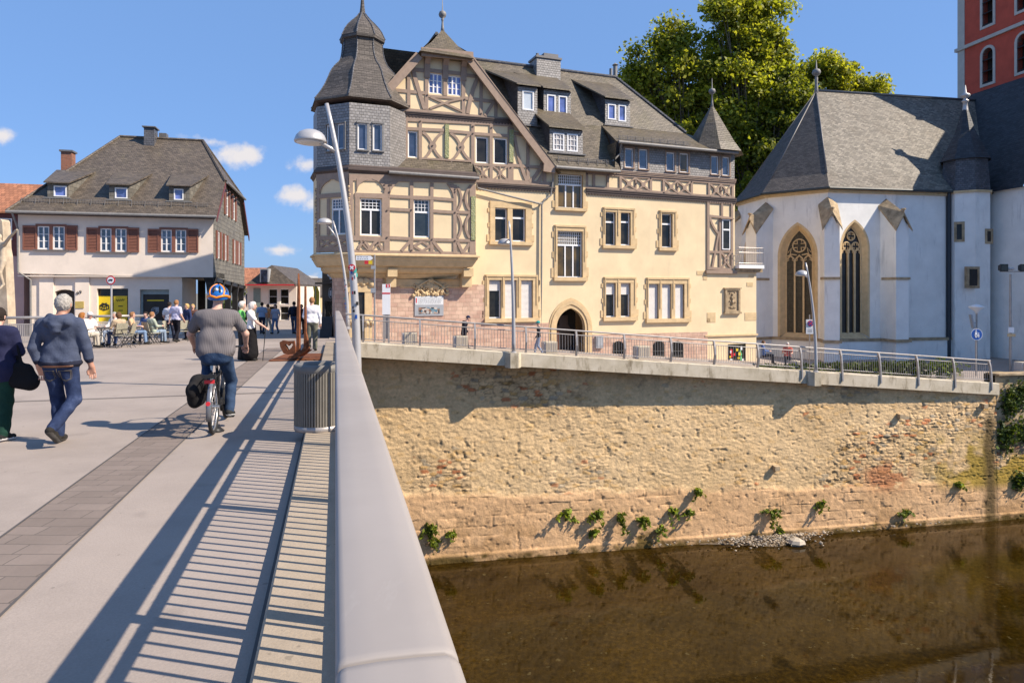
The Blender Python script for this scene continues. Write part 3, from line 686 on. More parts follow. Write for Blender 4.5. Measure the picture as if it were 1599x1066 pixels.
# pink stone base: left part to door and cellar plinth
stz = lambda u: street_z(SL.uz(0, 0)[0] * 0 + (FC.P(u, 0, 0) - SL.O).dot(SL.U))
pbz = FC.uz(700, 445)[1]
mb = MB()
mb.pbox(FC, FC.uz(596, 470)[0], ub0, GZ, FC.uz(680, 444)[1], -.02, .035)
pz = FC.uz(980, 521)[1]; mb.pbox(FC, du1 + .44, FC.uz(1104, 520)[0], GZ, pz, -.02, .045); mb.pbox(FC, ub0, du0 - .44, GZ, FC.uz(800, 505)[1], -.02, .045)
mb.build('stone_base', M['pinkstone'], house)
for x in (947 + 18, 1028, 1057):           # arched cellar grilles
    u0, u1, z0, z1 = R4(x - 9, 532, x + 9, 562); mb = MB(); mb.prism(FC, [(u0, z0), (u1, z0), (u1, z1 - .2), ((u0 * .25 + u1 * .75), z1 - .04), ((u0 + u1) / 2, z1), ((u0 * .75 + u1 * .25), z1 - .04), (u0, z1 - .2)], 0, .052)
    g_ = mb.build('cellar_window', M['interior'], house); mb = MB()
    for k in range(5): u = u0 + (u1 - u0) * (k + .5) / 5; mb.tube([FC.P(u, z0, .075), FC.P(u, z1 - .06, .075)], .014, 5)
    for z in (z0 + .25, z0 + .5): mb.tube([FC.P(u0, z, .075), FC.P(u1, z, .075)], .014, 5)
    mb.build('grille', M['black'], g_)
u0, u1, z0, z1 = R4(929, 524, 940, 543); mb = MB(); mb.pbox(FC, u0, u1, z0, z1, .04, .16); mb.pbox(FC, u0 + .04, u1 - .04, z0 + .1, z1 - .1, .16, .175); mb.build('meter_box', M['signgrey'], house)
# quoins of the ground floor extension, its opening and relief
mb = MB()
for (x0, y0, x1, y1) in ((1088, 423, 1104, 429.5), (1098, 429.5, 1104, 437), (1104, 488, 1117, 503), (1104, 497, 1109, 503), (1163, 488, 1181, 500), (1166, 441, 1175.5, 447), (1169, 429, 1177, 433)):
    mb = MB(); r = R4(x0, y0, x1, y1); mb.pbox(FC, r[0], r[1], r[2], r[3], -.02, .02); mb.build('quoin_block', M['sand'], house)
mb = MB(); mb.pbox(FC, FC.uz(1100, 525)[0], uRg + .06, FC.uz(1140, 524.5)[1], FC.uz(1140, 522)[1], -.02, .08); mb.build('string_course', M['sand'], house)
u0, u1, z0, z1 = R4(1137, 537, 1164, 572); mb = MB(); mb.pbox(FC, u0, u1, z0, z1, 0, .03); k_ = mb.build('shop_window', M['glass'], house)
mb = MB()
for i in range(14):
    a = random.uniform(u0 + .05, u1 - .25); b = random.uniform(z0 + .1, z1 - .3); mb.mi = i % 4; mb.pbox(FC, a, a + random.uniform(.08, .2), b, b + random.uniform(.1, .28), .03, .034 + i * .0008)
mb.build('poster_patch', [M['yellow'], M['signwhite'], M['signred'], plain('poster_green', (.15, .5, .2))], k_)
u0, u1, z0, z1 = R4(1132, 451, 1153, 487); mb = MB()
mb.pbox(FC, u0, u1, z0, z1, 0, .05)
for a, b, c, d in ((u0 - .05, u0 + .07, z0, z1), (u1 - .07, u1 + .05, z0, z1), (u0 + .07, u1 - .07, z1 - .09, z1), (u0 + .07, u1 - .07, z0, z0 + .08)): mb.pbox(FC, a, b, c, d, .05, .12)
mb.pbox(FC, u0 - .12, u1 + .12, z1, z1 + .07, 0, .16); mb.pbox(FC, u0 - .12, u1 + .12, z0 - .10, z0, 0, .16)
um = (u0 + u1) / 2
mb.smooth = True
for (du, dzz, r) in ((0, .80, .085), (-.02, .62, .12), (.01, .45, .14), (-.12, .68, .05), (.13, .66, .05), (-.17, .86, .05), (.17, .9, .05), (-.18, .5, .06), (.2, .45, .06), (-.1, .2, .06), (.1, .2, .06), (0, .18, .05), (.2, .2, .05), (-.2, .22, .05)):
    mb.sphere(FC.P(um + du, z0 + dzz * (z1 - z0) * .95, .06), r * .8, 8, (1, 1, 1.25))
mb.build('relief_panel', M['sand_dark'], house)

# --- timber framing helpers
class Beams:
    def __init__(s, pl, off, th=.045, ws=.60): s.mb = MB(); s.pl = pl; s.off = off; s.k = 0; s.th = th; s.ws = ws
    def poly(s, pts, extra=0): s.k += 1; s.mb.prism(s.pl, pts, s.off - .03, s.off + s.th + extra + (s.k % 37) * .0006)
    def beam(s, p, q, w, px=True, extra=0):
        w *= s.ws
        a = Vector(s.pl.uz(*p, s.off) if px else p); b = Vector(s.pl.uz(*q, s.off) if px else q)
        d = (b - a).normalized(); n = Vector((-d.y, d.x)) * w / 2
        s.poly([tuple(a - n), tuple(b - n), tuple(b + n), tuple(a + n)], extra)
    def curve(s, pts, w, px=True, n=6):
        w *= s.ws
        P_ = [Vector(s.pl.uz(*p, s.off) if px else p) for p in pts]
        if len(P_) == 3:
            a, b, c = P_; P_ = [a * (1 - t) ** 2 + b * 2 * t * (1 - t) + c * t * t for t in [i / n for i in range(n + 1)]]
        L = []; Rr = []
        for i, p in enumerate(P_):
            d = (P_[min(i + 1, len(P_) - 1)] - P_[max(i - 1, 0)]).normalized(); nn = Vector((-d.y, d.x)) * w / 2
            L.append(tuple(p + nn)); Rr.append(tuple(p - nn))
        s.k += 1; o1 = s.off + s.th + (s.k % 37) * .0006
        for i in range(len(P_) - 1): s.mb.prism(s.pl, [Rr[i], Rr[i + 1], L[i + 1], L[i]], s.off - .03, o1)
    def disc(s, p, r, px=True, extra=.004):
        a = Vector(s.pl.uz(*p, s.off) if px else p); s.poly([(a.x + r * math.cos(t * math.pi / 5), a.y + r * math.sin(t * math.pi / 5)) for t in range(10)], extra)
    def cross(s, x0, y0, x1, y1, w=.13, bow=0.18):
        """curved St Andrew's cross inside a pixel box"""
        cx, cy = (x0 + x1) / 2, (y0 + y1) / 2
        for sx in (-1, 1):
            X = (x1 - x0) / 2 * sx
            for sy in (-1, 1):
                Y = (y1 - y0) / 2 * sy
                s.curve([(cx, cy), (cx + X * (.5 - bow), cy + Y * (.5 + bow)), (cx + X, cy + Y)], w, n=4)
        s.disc((cx, cy), w * .85)
    def build(s, parent, m=None, name='timber_frame'): return s.mb.build(name, m or M['timber'], parent)
def peg(pl, x, y, off): 
    u, z = pl.uz(x, y, off); q_ = MB(); q_.pbox(pl, u - .03, u + .03, z - .03, z + .03, off, off + .095); q_.build('peg', M['dark_timber'], house)

# --- main gable (plane of the front wall)
gab = [FC.uz(604, 142), FC.uz(652, 92), FC.uz(662, 82), FC.uz(733, 90), FC.uz(866, 266)]
gbot = FC.uz(868, 264)[1]
gw = [R4(669.5, 115, 691, 146.5), R4(699, 119, 720.5, 149), R4(743, 214, 762, 254.5), R4(771, 216, 792, 256), R4(637, 205, 652, 246)]
mb = MB(); outer = [(uL, gbot), (FC.uz(866, 266)[0], gbot), FC.uz(733, 90), FC.uz(662, 82), FC.uz(652, 92), FC.uz(604, 142), (uL, FC.uz(604, 142)[1])]
holes_wall(mb, FC, outer, [rectpoly(r) for r in gw], 0, .2); mb.build('gable_wall', M['cream'], house)
for r in gw: mb = MB(); mb.face([FC.P(r[0] - .04, r[2] - .04, -.2), FC.P(r[1] + .04, r[2] - .04, -.2), FC.P(r[1] + .04, r[3] + .04, -.2), FC.P(r[0] - .04, r[3] + .04, -.2)]); mb.build('dark_attic', M['interior'], house)
M['glass_skyblue'] = glass('painted_sky_glass', (.09, .12, .30), .05, .9)  # sky reflection in the panes painted as a blue base colour
window(FC, gw[0], 0, house, cols=3, rows=3, glassm=M['glass_skyblue'], fr=.05, setback=.05); window(FC, gw[1], 0, house, cols=3, rows=3, glassm=M['glass_skyblue'], fr=.05, setback=.05)
window(FC, gw[2], 0, house, cols=1, setback=.05); window(FC, gw[3], 0, house, cols=1, setback=.05); window(FC, gw[4], 0, house, cols=1, glassm=M['glass_sky'], setback=.05)
b = Beams(FC, 0)
w1 = .27
for p, q, w in (((614, 141), (667, 146), w1), ((720, 153), (774, 159.5), w1), ((640, 108.5), (667, 111), .3), ((667, 110), (724, 116), .3), ((724, 117), (744, 120), .25), ((610, 170.5), (800, 188.5), .36),
                ((638, 117), (638, 170), w1), ((666, 86), (666, 172), w1), ((695, 88), (695, 150), .3), ((723.5, 92), (723.5, 178), .3), ((751, 126), (751, 181), w1), ((774, 156), (774, 184), w1),
                ((664, 150), (726, 155), .2), ((633, 186), (800, 194.5), .36), ((633, 201), (694, 204), .25), ((700, 205), (739, 208.5), .25), ((739, 209), (800, 213), .25), ((800, 208), (822, 212), .25),
                ((656, 187), (656, 250), .27), ((738, 194), (738, 285), .3), ((766.5, 196), (766.5, 284), .27), ((634, 187), (634, 250), .25), ((797, 199), (797, 286), .5), ((824, 216), (824, 286), .27),
                ((739, 257), (800, 259.5), .2), ((800, 258.5), (850, 262), .25), ((739, 281), (862, 288), .36), ((850, 256), (850, 287), .3), ((655, 247.5), (739, 252.5), .15)):
    b.beam(p, q, w)
for pts, w in ((((645, 111), (651, 135), (663, 171)), .32), (((746, 121), (735, 145), (730, 178)), .32), (((672, 152), (690, 160), (722, 175)), .17), (((671, 170), (700, 158), (720, 155)), .17),
               (((803, 213), (808, 250), (822, 283)), .27), (((846, 256), (838, 276), (826, 284)), .3), (((771, 159), (764, 170), (757, 181)), .25), (((851, 262), (846, 278), (838, 286)), .3)):
    b.curve(list(pts), w)
b.cross(660, 207, 691, 249, .22); b.cross(703, 208, 736, 252, .22)
for x0, x1 in ((741, 766), (768, 793)):
    b.cross(x0 + 1, 260, x1, 281, .13, .1); b.beam(((x0 + x1) / 2, 260), ((x0 + x1) / 2, 281), .1)
# corbel posts and beam under the cropped gable top
for x, y in ((666.5, 90), (695, 92), (723.5, 95)):
    u, z = FC.uz(x, y + 8); b.mb.loft([[FC.P(u + d, z + h, o) for o, d in ((0, -.14), (0, .14), (oo, .14), (oo, -.14))] for h, oo in ((-.75, .08), (-.1, .12), (.35, .5), (.55, .5))])
for x, y in ((639, 166), (667, 149), (725, 156), (751, 178), (656, 190), (738, 198), (767, 200), (738, 209), (797, 262), (824, 262), (675, 228), (719, 230)): peg(FC, x, y, 0)
# barge boards
bargeR = [FC.uz(729, 88), FC.uz(862, 262)]; 
b.off = .34; b.th = .08; b.ws = 1.0
b.beam((730, 88), (861, 262.5), .42); b.beam((654, 87), (607, 140), .40); b.beam((848, 262), (866, 265), .38); b.off = .42; b.beam((657.5, 81.5), (738.5, 89), .42)
b.build(house)
mb = MB()
for p, q, z in ((FC.uz(606, 176), FC.uz(800, 192), 0),):
    pass
def cornice(pl, p, q, off, h, d, m, parent, teeth=True, name='cornice'):
    a = Vector(pl.uz(*p, off)); c = Vector(pl.uz(*q, off)); mb = MB()
    for k, (z0, z1, o) in enumerate(((-h / 2, -h * .1, d * .55), (-h * .1, h * .25, d * .8), (h * .25, h / 2, d))):
        mb.loft([[pl.P(p_.x, p_.y + zz, oo) for zz, oo in ((z0, off - .03), (z0, off + o), (z1, off + o), (z1, off - .03))] for p_ in (a, c)])
    if teeth:
        n = int((c.x - a.x) / .16)
        for i in range(n):
            t = (i + .5) / n; p_ = a.lerp(c, t); mb.pbox(pl, p_.x - .045, p_.x + .045, p_.y - h * .75, p_.y - h / 2, off, off + d * .5)
    return mb.build(name, m, parent)
cornice(FC, (632, 177.5), (800, 191), 0, .2, .16, M['dark_timber'], house); cornice(FC, (741, 289), (866, 296.5), 0, .2, .16, M['dark_timber'], house)
# --- frieze on the right
fz = [(916, 281), (1147, 300)]
mb = MB(); 
b = Beams(FC, .02)
b.beam((914, 269.5), (1147, 287.5), .26); b.beam((914, 292), (1147, 309.5), .24)
for x in (916, 927, 948.6, 968.5, 1016, 1036, 1079.5, 1106.8, 1143.5): b.beam((x, 270 + (x - 914) * .077), (x, 292 + (x - 914) * .075), .24)
for x0, x1 in ((970, 993), (993, 1015), (1037, 1058), (1058, 1078.5), (1108.5, 1126), (1126, 1142)): 
    yb = 270 + ((x0 + x1) / 2 - 914) * .077; b.cross(x0, yb + 2.5, x1, yb + 21, .16, .12)
b.beam((992.5, 277), (992.5, 297), .14); b.beam((1057.5, 282), (1057.5, 302), .14); b.beam((1125.5, 287), (1125.5, 308), .14)
# right corner panel
for p, q, w in (((1105.5, 312), (1105.5, 421), .27), ((1127, 315), (1127, 345), .22), ((1142.5, 314), (1142.5, 421), .24), ((1105, 337), (1142, 341), .22), ((1105, 393), (1127, 394), .22), ((1124, 341), (1124, 418), .22), ((1105, 418.5), (1143, 421), .26), ((1105, 315), (1142, 317.5), .2), ((1124, 392), (1142, 393.5), .2)): b.beam(p, q, w)
b.curve([(1108, 339), (1110, 352), (1122, 366)], .2); b.beam((1122, 362), (1112, 417), .2); b.cross(1126, 395, 1141, 418, .2)
b.build(house)
for x, y in ((916, 272), (948.6, 274), (969, 296), (1016, 278), (1036, 301), (1079, 284), (993, 287), (1058, 292), (1126, 298), (1134, 406)): peg(FC, x, y, .02)
cornice(FC, (914, 298), (1148, 314), 0, .26, .16, M['dark_timber'], house)
mb = MB(); r = R4(1126, 343, 1138.5, 390); mb.pbox(FC, r[0] - .05, r[1] + .14, r[2] - .05, r[3] + .05, -.02, .03); mb.build('window_board', M['timber'], house)
window(FC, r, .14, house, cols=1, transom=.66, setback=.03)
mb = MB(); mb.pbox(FC, r[0] - .14, r[1] + .2, r[3] + .02, r[3] + .08, .03, .2); mb.pbox(FC, FC.uz(1101, 422)[0], uR + .06, FC.uz(1120, 427)[1], FC.uz(1120, 422)[1], -.02, .14); mb.build('drip_board', M['timber'], house)
# balcony on the extension
bal = MB(); ux1 = FC.uz(1187, 413)[0]; bz = FC.uz(1165, 414)[1]
bal.pbox(FC, uR + .02, ux1, bz - .2, bz, -2.5, .35); bal.mi = 1; bal.pbox(FC, uR + .02, ux1 + .05, bz - .42, bz - .2, -2.5, .15)
balc = bal.build('balcony_slab', [M['white'], M['sand_dark']], house)
mb = MB()
for u in [uR + .05 + (ux1 - uR - .1) * k / 12 for k in range(13)]: mb.tube([FC.P(u, bz, .3), FC.P(u, bz + 1.0, .3)], .012, 5)
for o in [.3 - 2.6 * k / 14 for k in range(15)]: mb.tube([FC.P(ux1 - .05, bz, o), FC.P(ux1 - .05, bz + 1.0, o)], .012, 5)
for z in (.1, .72, 1.0): mb.tube([FC.P(uR + .03, bz + z, .3), FC.P(ux1 - .05, bz + z, .3), FC.P(ux1 - .05, bz + z, -2.3)], .02, 6)
mb.build('balcony_railing', M['rail'], balc)

# --- slate storey on the right with its roof
zD0, zD1 = None, None
def sl_strip(x0, y0t, y0b, x1, y1t, y1b, off): return [FC.uz(x0, y0b, off), FC.uz(x1, y1b, off), FC.uz(x1, y1t, off), FC.uz(x0, y0t, off)]
poly = sl_strip(967, 221, 267, 1147, 237, 284.5, .05)
cornice(FC, (914, 265.5), (1148, 283), .05, .2, .12, M['timber'], house, teeth=False)
dw = [R4(x0, y0, x1, y1, .05) for x0, y0, x1, y1 in ((976, 231.5, 989, 262), (998, 233, 1011.5, 264.5), (1040.5, 238, 1053.5, 267.5), (1061.5, 239.5, 1075, 269.5), (1110.5, 243.5, 1122, 272.5), (1128, 245, 1139, 274.5))]
mb = MB(); holes_wall(mb, FC, poly, [rectpoly(r) for r in dw], .05, .2)
u_ = poly[0][0]; mb.face([FC.P(u_, poly[0][1], .05), FC.P(u_, poly[3][1], .05), FC.P(u_, poly[3][1], -3), FC.P(u_, poly[0][1], -3)])
u_ = poly[1][0]; mb.face([FC.P(u_, poly[1][1], .05), FC.P(u_, poly[2][1], .05), FC.P(u_, poly[2][1], -3), FC.P(u_, poly[1][1], -3)])
mb.build('slate_wall', M['slate_wall'], house)
for r in dw: mb = MB(); mb.face([FC.P(r[0] - .04, r[2] - .04, -.15), FC.P(r[1] + .04, r[2] - .04, -.15), FC.P(r[1] + .04, r[3] + .04, -.15), FC.P(r[0] - .04, r[3] + .04, -.15)]); mb.build('dark_loft', M['interior'], house)
for i, r in enumerate(dw): window(FC, r, .05, house, cols=1, glassm=M['glass_amber'] if i == 3 else M['glass_sky'], setback=.05, blind=.9 if i < 0 else 0)
for r in dw: mb = MB(); mb.pbox(FC, r[0] - .08, r[1] + .08, r[2] - .05, r[2], .05, .13); mb.pbox(FC, r[1], r[1] + .1, r[2], r[3] + .1, .05, .07); mb.pbox(FC, r[0] - .08, r[0], r[2], r[3] + .1, .05, .07); mb.pbox(FC, r[0], r[1], r[3], r[3] + .1, .05, .075); mb.build('window_board', M['timber'], house)
# --- main roof
zEv = zE + .05; EO = .45
zRg = FC.uz(742, 93.5, -4.5)[1]; uRi = FC.uz(962, 133, -4.5)[0]; uG = FC.uz(690, 60)[0]
def main_z(o): return zEv + (zRg - zEv) * (EO - o) / (EO + 4.5)
def main_o(z): return EO - (z - zEv) / (zRg - zEv) * (EO + 4.5)
uRoof = uR + .3
mb = MB(); uW = uL
z5n = FC.uz(941, 195, -1.6)[1] - .05; o5n = main_o(z5n); uN = FC.uz(968, 262, .3)[0]; hN = uRoof - (uRoof - uRi) * (z5n - zEv) / (zRg - zEv)
uV0 = FC.uz(866, 264, .4)[0]; uVm = uV0 + (uG - uV0) * (z5n - zEv) / (zRg - zEv)
mb.face([FC.P(uV0, zEv, EO), FC.P(uN, zEv, EO), FC.P(uN, z5n, o5n), FC.P(uVm, z5n, o5n)]); mb.face([FC.P(uVm, z5n, o5n), FC.P(hN, z5n, o5n), FC.P(uRi, zRg, -4.5), FC.P(uG, zRg, -4.5)])
mb.face([FC.P(hN, z5n, o5n), FC.P(hN, z5n, -9 - o5n), FC.P(uRi, zRg, -4.5)])
mb.face([FC.P(uRoof, zEv, -9.4), FC.P(uW, zEv, -9.4), FC.P(uW, zRg, -4.5), FC.P(uRi, zRg, -4.5)])
mb.face([FC.P(uW, zEv, -9.4), FC.P(uW, zEv, -1), FC.P(uW, zRg, -4.5)])
# gable wing
wz = FC.uz(697, 46, .0)[1]; slope = lambda p: None
rA = FC.uz(732, 83, .4); rB = FC.uz(866, 258, .4); lA = FC.uz(656, 79, .4); lB = FC.uz(600, 142, .4)
mR = (rB[1] - rA[1]) / (rB[0] - rA[0]); mL = (lA[1] - lB[1]) / (lA[0] - lB[0])
ua_ = (lA[1] - rA[1] + mR * rA[0] - mL * lA[0]) / (mR - mL); za_ = rA[1] + mR * (ua_ - rA[0])
ub_ = rB[0] + .35; lb_ = uL - .2
mb.face([FC.P(rA[0], rA[1], .46), FC.P(ub_, rA[1] + mR * (ub_ - rA[0]), .46), FC.P(ub_, rA[1] + mR * (ub_ - rA[0]), -4.5), FC.P(ua_, za_, -4.5), FC.P(ua_, za_, -1.2)])
mb.face([FC.P(lA[0], lA[1], .46), FC.P(ua_, za_, -1.2), FC.P(ua_, za_, -4.5), FC.P(lb_, lA[1] + mL * (lb_ - lA[0]), -4.5), FC.P(lb_, lA[1] + mL * (lb_ - lA[0]), .46)])
mb.build('roof', M['slate'], house)
# cropped gable top: small hip roof with finial
capz = FC.uz(690, 47, .0)[1]
c0 = FC.uz(655.5, 79, .75); c1 = FC.uz(740, 87, .75); cu = FC.uz(691, 47, -.9)[0]; ca = FC.uz(691, 46, -.9)[1]
mb = MB(); q0, q1 = (c0[0], c0[1]), (c1[0], c0[1])
Af = FC.P(cu, ca, -.9)
mid = lambda t, a, b_, s: a.lerp(b_, t) - Vector((0, 0, s))
A0 = FC.P(c0[0], c0[1], .75); A1 = FC.P(c1[0], c0[1] - .05, .75); B0 = FC.P(c0[0] + .1, c0[1], -2.6); B1 = FC.P(c1[0] - .1, c0[1] - .05, -2.6)
for a, c in ((A0, A1), (A1, B1), (B1, B0), (B0, A0)):
    a5, c5 = mid(.5, a, Af, .12), mid(.5, c, Af, .12); mb.face([a, c, c5, a5]); mb.face([a5, c5, Af])
mb.face([A0, B0, B1, A1]); mb.build('gable_hip_roof', M['slate_moss'], house)
mb = MB(); mb.smooth = True; mb.lathe(Af, [(.10, -.15), (.07, .1), (.05, .3), (.05, .42), (.07, .46), (.07, .5), (.03, .52), (.16, .62), (.20, .74), (.16, .86), (.03, .94), (.012, 1.5)], 10); mb.build('finial', M['zinc'], house)
# eaves gutter, snow guards, ridge caps
mb = MB()
def gutter(pl, u0, z0, u1, z1, o, r=.085): mb.tube([pl.P(u0, z0, o), pl.P(u1, z1, o)], r, 8)
gutter(FC, FC.uz(868, 262, .5)[0], zEv - .05, FC.uz(968, 270, .5)[0], zEv - .05, .52)
g0 = FC.uz(966, 221.5, .55); g1 = FC.uz(1152, 239, .55); gz5 = g0[1]
mb.tube([FC.P(g0[0], g0[1], .55), FC.P(g1[0], g1[1], .55)], .085, 8)
# downpipes
def pipe(pts, r=.05): mb.tube([FC.P(*FC.uz(x, y, o), o) for x, y, o in pts], r, 8)
pipe([(863.5, 264, .35), (863.5, 280, .12), (860, 305, .12), (849, 313, .12), (846, 320, .12), (845.5, 430, .12), (845.5, 520, .12)]); pipe([(970, 223, .5), (968, 240, .2), (957, 252, .2)])
pipe([(743, 286, .9), (746, 294, .2), (842, 318, .2), (846, 318, .14)])
mb.build('gutters', M['zinc'], house)
def snow_guard(pl, a, b, name='snow_guard', n=40):
    mb = MB(); a = Vector(a); b = Vector(b)
    for h in (.06, .14, .22): mb.tube([a + Vector((0, 0, h)), b + Vector((0, 0, h))], .012, 5)
    for i in range(n): p = a.lerp(b, (i + .5) / n); mb.tube([p, p + Vector((0, 0, .25))], .01, 4)
    for i in range(0, n, 5): p = a.lerp(b, (i + .5) / n); mb.tube([p + pl.N * .12 - Vector((0, 0, .12)), p + Vector((0, 0, .26))], .016, 5)
    return mb.build(name, M['ridge'], house if pl is FC else lhouse)
snow_guard(FC, FC.P(FC.uz(870, 254, .2)[0], main_z(.2), .2), FC.P(FC.uz(960, 262, .2)[0], main_z(.2), .2), n=30)
# D5 roof
z5 = gz5 + .03; zt5 = FC.uz(941, 195, -1.6)[1]
o5 = main_o(zt5)
ut5 = FC.uz(939, 194.5, o5)[0]
hipu = uRoof - (uRoof - uRi) * (zt5 - zEv) / (zRg - zEv)
mb = MB()
P0, P1, P2, P3 = FC.P(g0[0] - .1, z5, .52), FC.P(g1[0], g1[1] + .03, .52), FC.P(hipu, zt5, o5), FC.P(ut5, zt5, o5)
mb.face([P0, P1, P2, P3]); mb.face([P1, FC.P(g1[0], g1[1] + .03, -3), FC.P(hipu, zt5, -4), P2]); 
mb.face([P0, P3, FC.P(ut5, zt5 - .12, o5), P0 - Vector((0, 0, .12))]); 
mb.face([P0, FC.P(g0[0] - .1, z5 - .02, -.5), FC.P(g0[0] - .1, zEv + .2, -.5), FC.P(g0[0] - .1, zEv, .3)])
mb.build('lower_roof', M['slate_moss'], house)
lerp = lambda a, b_, t: Vector(a).lerp(Vector(b_), t)
snow_guard(FC, lerp(lerp(P0, P1, .03), P3, .12), lerp(lerp(P0, P1, .68), P3, .12) , n=44)
# cheek of D5 (slate) from the eave up along the roof
u5 = poly[0][0]; mb = MB(); mb.face([FC.P(u5 - .02, z5 - .05, .05), FC.P(u5 - .02, zEv, .3), FC.P(u5 - .02, zt5 - .1, main_o(zt5 - .1))]); mb.build('dormer_cheek', M['slate_dark'], house)
# corner turret with pointed roof
tcu = (FC.uz(1104, 300)[0] + uR) / 2 + .1; tco = -.95
tz0 = g1[1] + .10; tap = FC.uz(1092, 160, tco)
mb = MB(); TR = 1.85; A_ = FC.P(tcu, tap[1], tco); rot0 = R(21 + 22.5)
ring = [FC.P(tcu, tz0, tco) + Vector((math.cos(rot0 + k * math.pi / 4) * TR, math.sin(rot0 + k * math.pi / 4) * TR, 0)) for k in range(8)]
ring1 = [p.lerp(A_, .22) - Vector((0, 0, .10)) for p in ring]; ring2 = [p.lerp(A_, .6) - Vector((0, 0, .06)) for p in ring]
for k in range(8):
    j = (k + 1) % 8; mb.face([ring[k], ring[j], ring1[j], ring1[k]]); mb.face([ring1[k], ring1[j], ring2[j], ring2[k]]); mb.face([ring2[k], ring2[j], A_])
mb.face(list(reversed(ring))); mb.build('turret_roof', M['slate'], house)
mb = MB(); mb.smooth = True; mb.lathe(A_, [(.13, -.45), (.06, .1), (.045, .55), (.16, .62), (.21, .74), (.16, .86), (.03, .92), (.015, 1.5)], 10); mb.build('finial', M['zinc'], house)

# --- dormers of the main roof
def dormer(x0, y0, x1, y1, wlist, back, deep, gm, rows=1, cols=1, front=M['slate_wall'], parent=None, ov=.12):
    """shed dormer: box in front of the main roof; y1 bottom sits on the roof"""
    xc = (x0 + x1) / 2; o = 0.0
    for it in range(30):
        u, z = FC.uz(xc, y1, o); o = .5 * o + .5 * main_o(z)
    U0, U1, Z0, Z1 = R4(x0, y0, x1, y1, o)
    rects = [R4(*w, o) for w in wlist]
    mb = MB(); holes_wall(mb, FC, rectpoly((U0, U1, Z0, Z1)), [rectpoly(r) for r in rects], o, .12); d = mb.build('dormer', front, house)
    ob = main_o(Z1 + deep); zb = Z1 + deep
    mb = MB(); mb.mi = 0
    for u in (U0, U1): mb.face([FC.P(u, Z0, o), FC.P(u, Z1, o), FC.P(u, zb, ob)])
    mb.build('cheek', M['slate_dark'], d)
    mb = MB(); mb.loft([[FC.P(U0 - ov, Z1 + .05 - .03, o + .2), FC.P(U1 + ov, Z1 + .05 - .03, o + .2), FC.P(U1 + ov, Z1 + .12 - .03, o + .2), FC.P(U0 - ov, Z1 + .12 - .03, o + .2)],
                        [FC.P(U0 - ov - back, zb - .05, ob), FC.P(U1 + ov * .5, zb - .05, ob), FC.P(U1 + ov * .5, zb + .08, ob - .05), FC.P(U0 - ov - back, zb + .08, ob - .05)]]); mb.build('dormer_roof', M['slate_moss'], d)
    for r in rects:
        mb = MB(); mb.face([FC.P(r[0], r[2], o - .12), FC.P(r[1], r[2], o - .12), FC.P(r[1], r[3], o - .12), FC.P(r[0], r[3], o - .12)]); mb.build('dark_loft', M['interior'], d)
        window(FC, r, o, d, cols=cols, rows=rows, glassm=gm, setback=.04) if False else None
        mw = MB(); u0, u1, z0, z1 = r; fr = .07
        for a, b_, c, e in ((u0, u0 + fr, z0, z1), (u1 - fr, u1, z0, z1), (u0 + fr, u1 - fr, z0, z0 + fr), (u0 + fr, u1 - fr, z1 - fr, z1)): mw.pbox(FC, a, b_, c, e, o - .06, o + .02)
        for k in range(1, cols): x = u0 + (u1 - u0) * k / cols; mw.pbox(FC, x - .015, x + .015, z0 + fr, z1 - fr, o - .06, o)
        for k in range(1, rows): z = z0 + (z1 - z0) * k / rows; mw.pbox(FC, u0 + fr, u1 - fr, z - .015, z + .015, o - .06, o + .003)
        mw.build('window_frame', M['white'], d)
        mb = MB(); mb.face([FC.P(u0 + .02, z0 + .02, o - .04), FC.P(u1 - .02, z0 + .02, o - .04), FC.P(u1 - .02, z1 - .02, o - .04), FC.P(u0 + .02, z1 - .02, o - .04)]); mb.build('pane', gm, d)
    mb = MB(); mb.pbox(FC, U0 - .12, U1 + .12, Z0 - .05, Z0 + .02, o - .02, o + .14); mb.build('apron', M['ridge'], d)
M['glass_pale'] = plain('curtained_glass', (.50, .55, .60), .15, 0, .1, 2, .6)
M['glass_net'] = plain('net_curtain_glass', (.42, .38, .36), .25, 0, .15, 3, .6)
dormer(808.5, 136, 839, 196, [(815.5, 142, 833.5, 172.5)], .8, 1.5, M['glass_pale'])
dormer(849, 142, 891.5, 183, [(854, 148, 867.5, 176.5), (872, 150, 885.5, 179)], .8, 1.4, M['glass_skyblue'])
dormer(858.5, 203, 910, 240, [(863.5, 208, 881, 235.5), (885.5, 209.5, 902, 237)], .35, 1.6, M['glass_net'], rows=3, cols=3)
dormer(945, 157, 984, 197, [(949, 162.5, 961.5, 187), (965.5, 164, 977.5, 190)], .9, 1.6, M['glass_skyblue'])
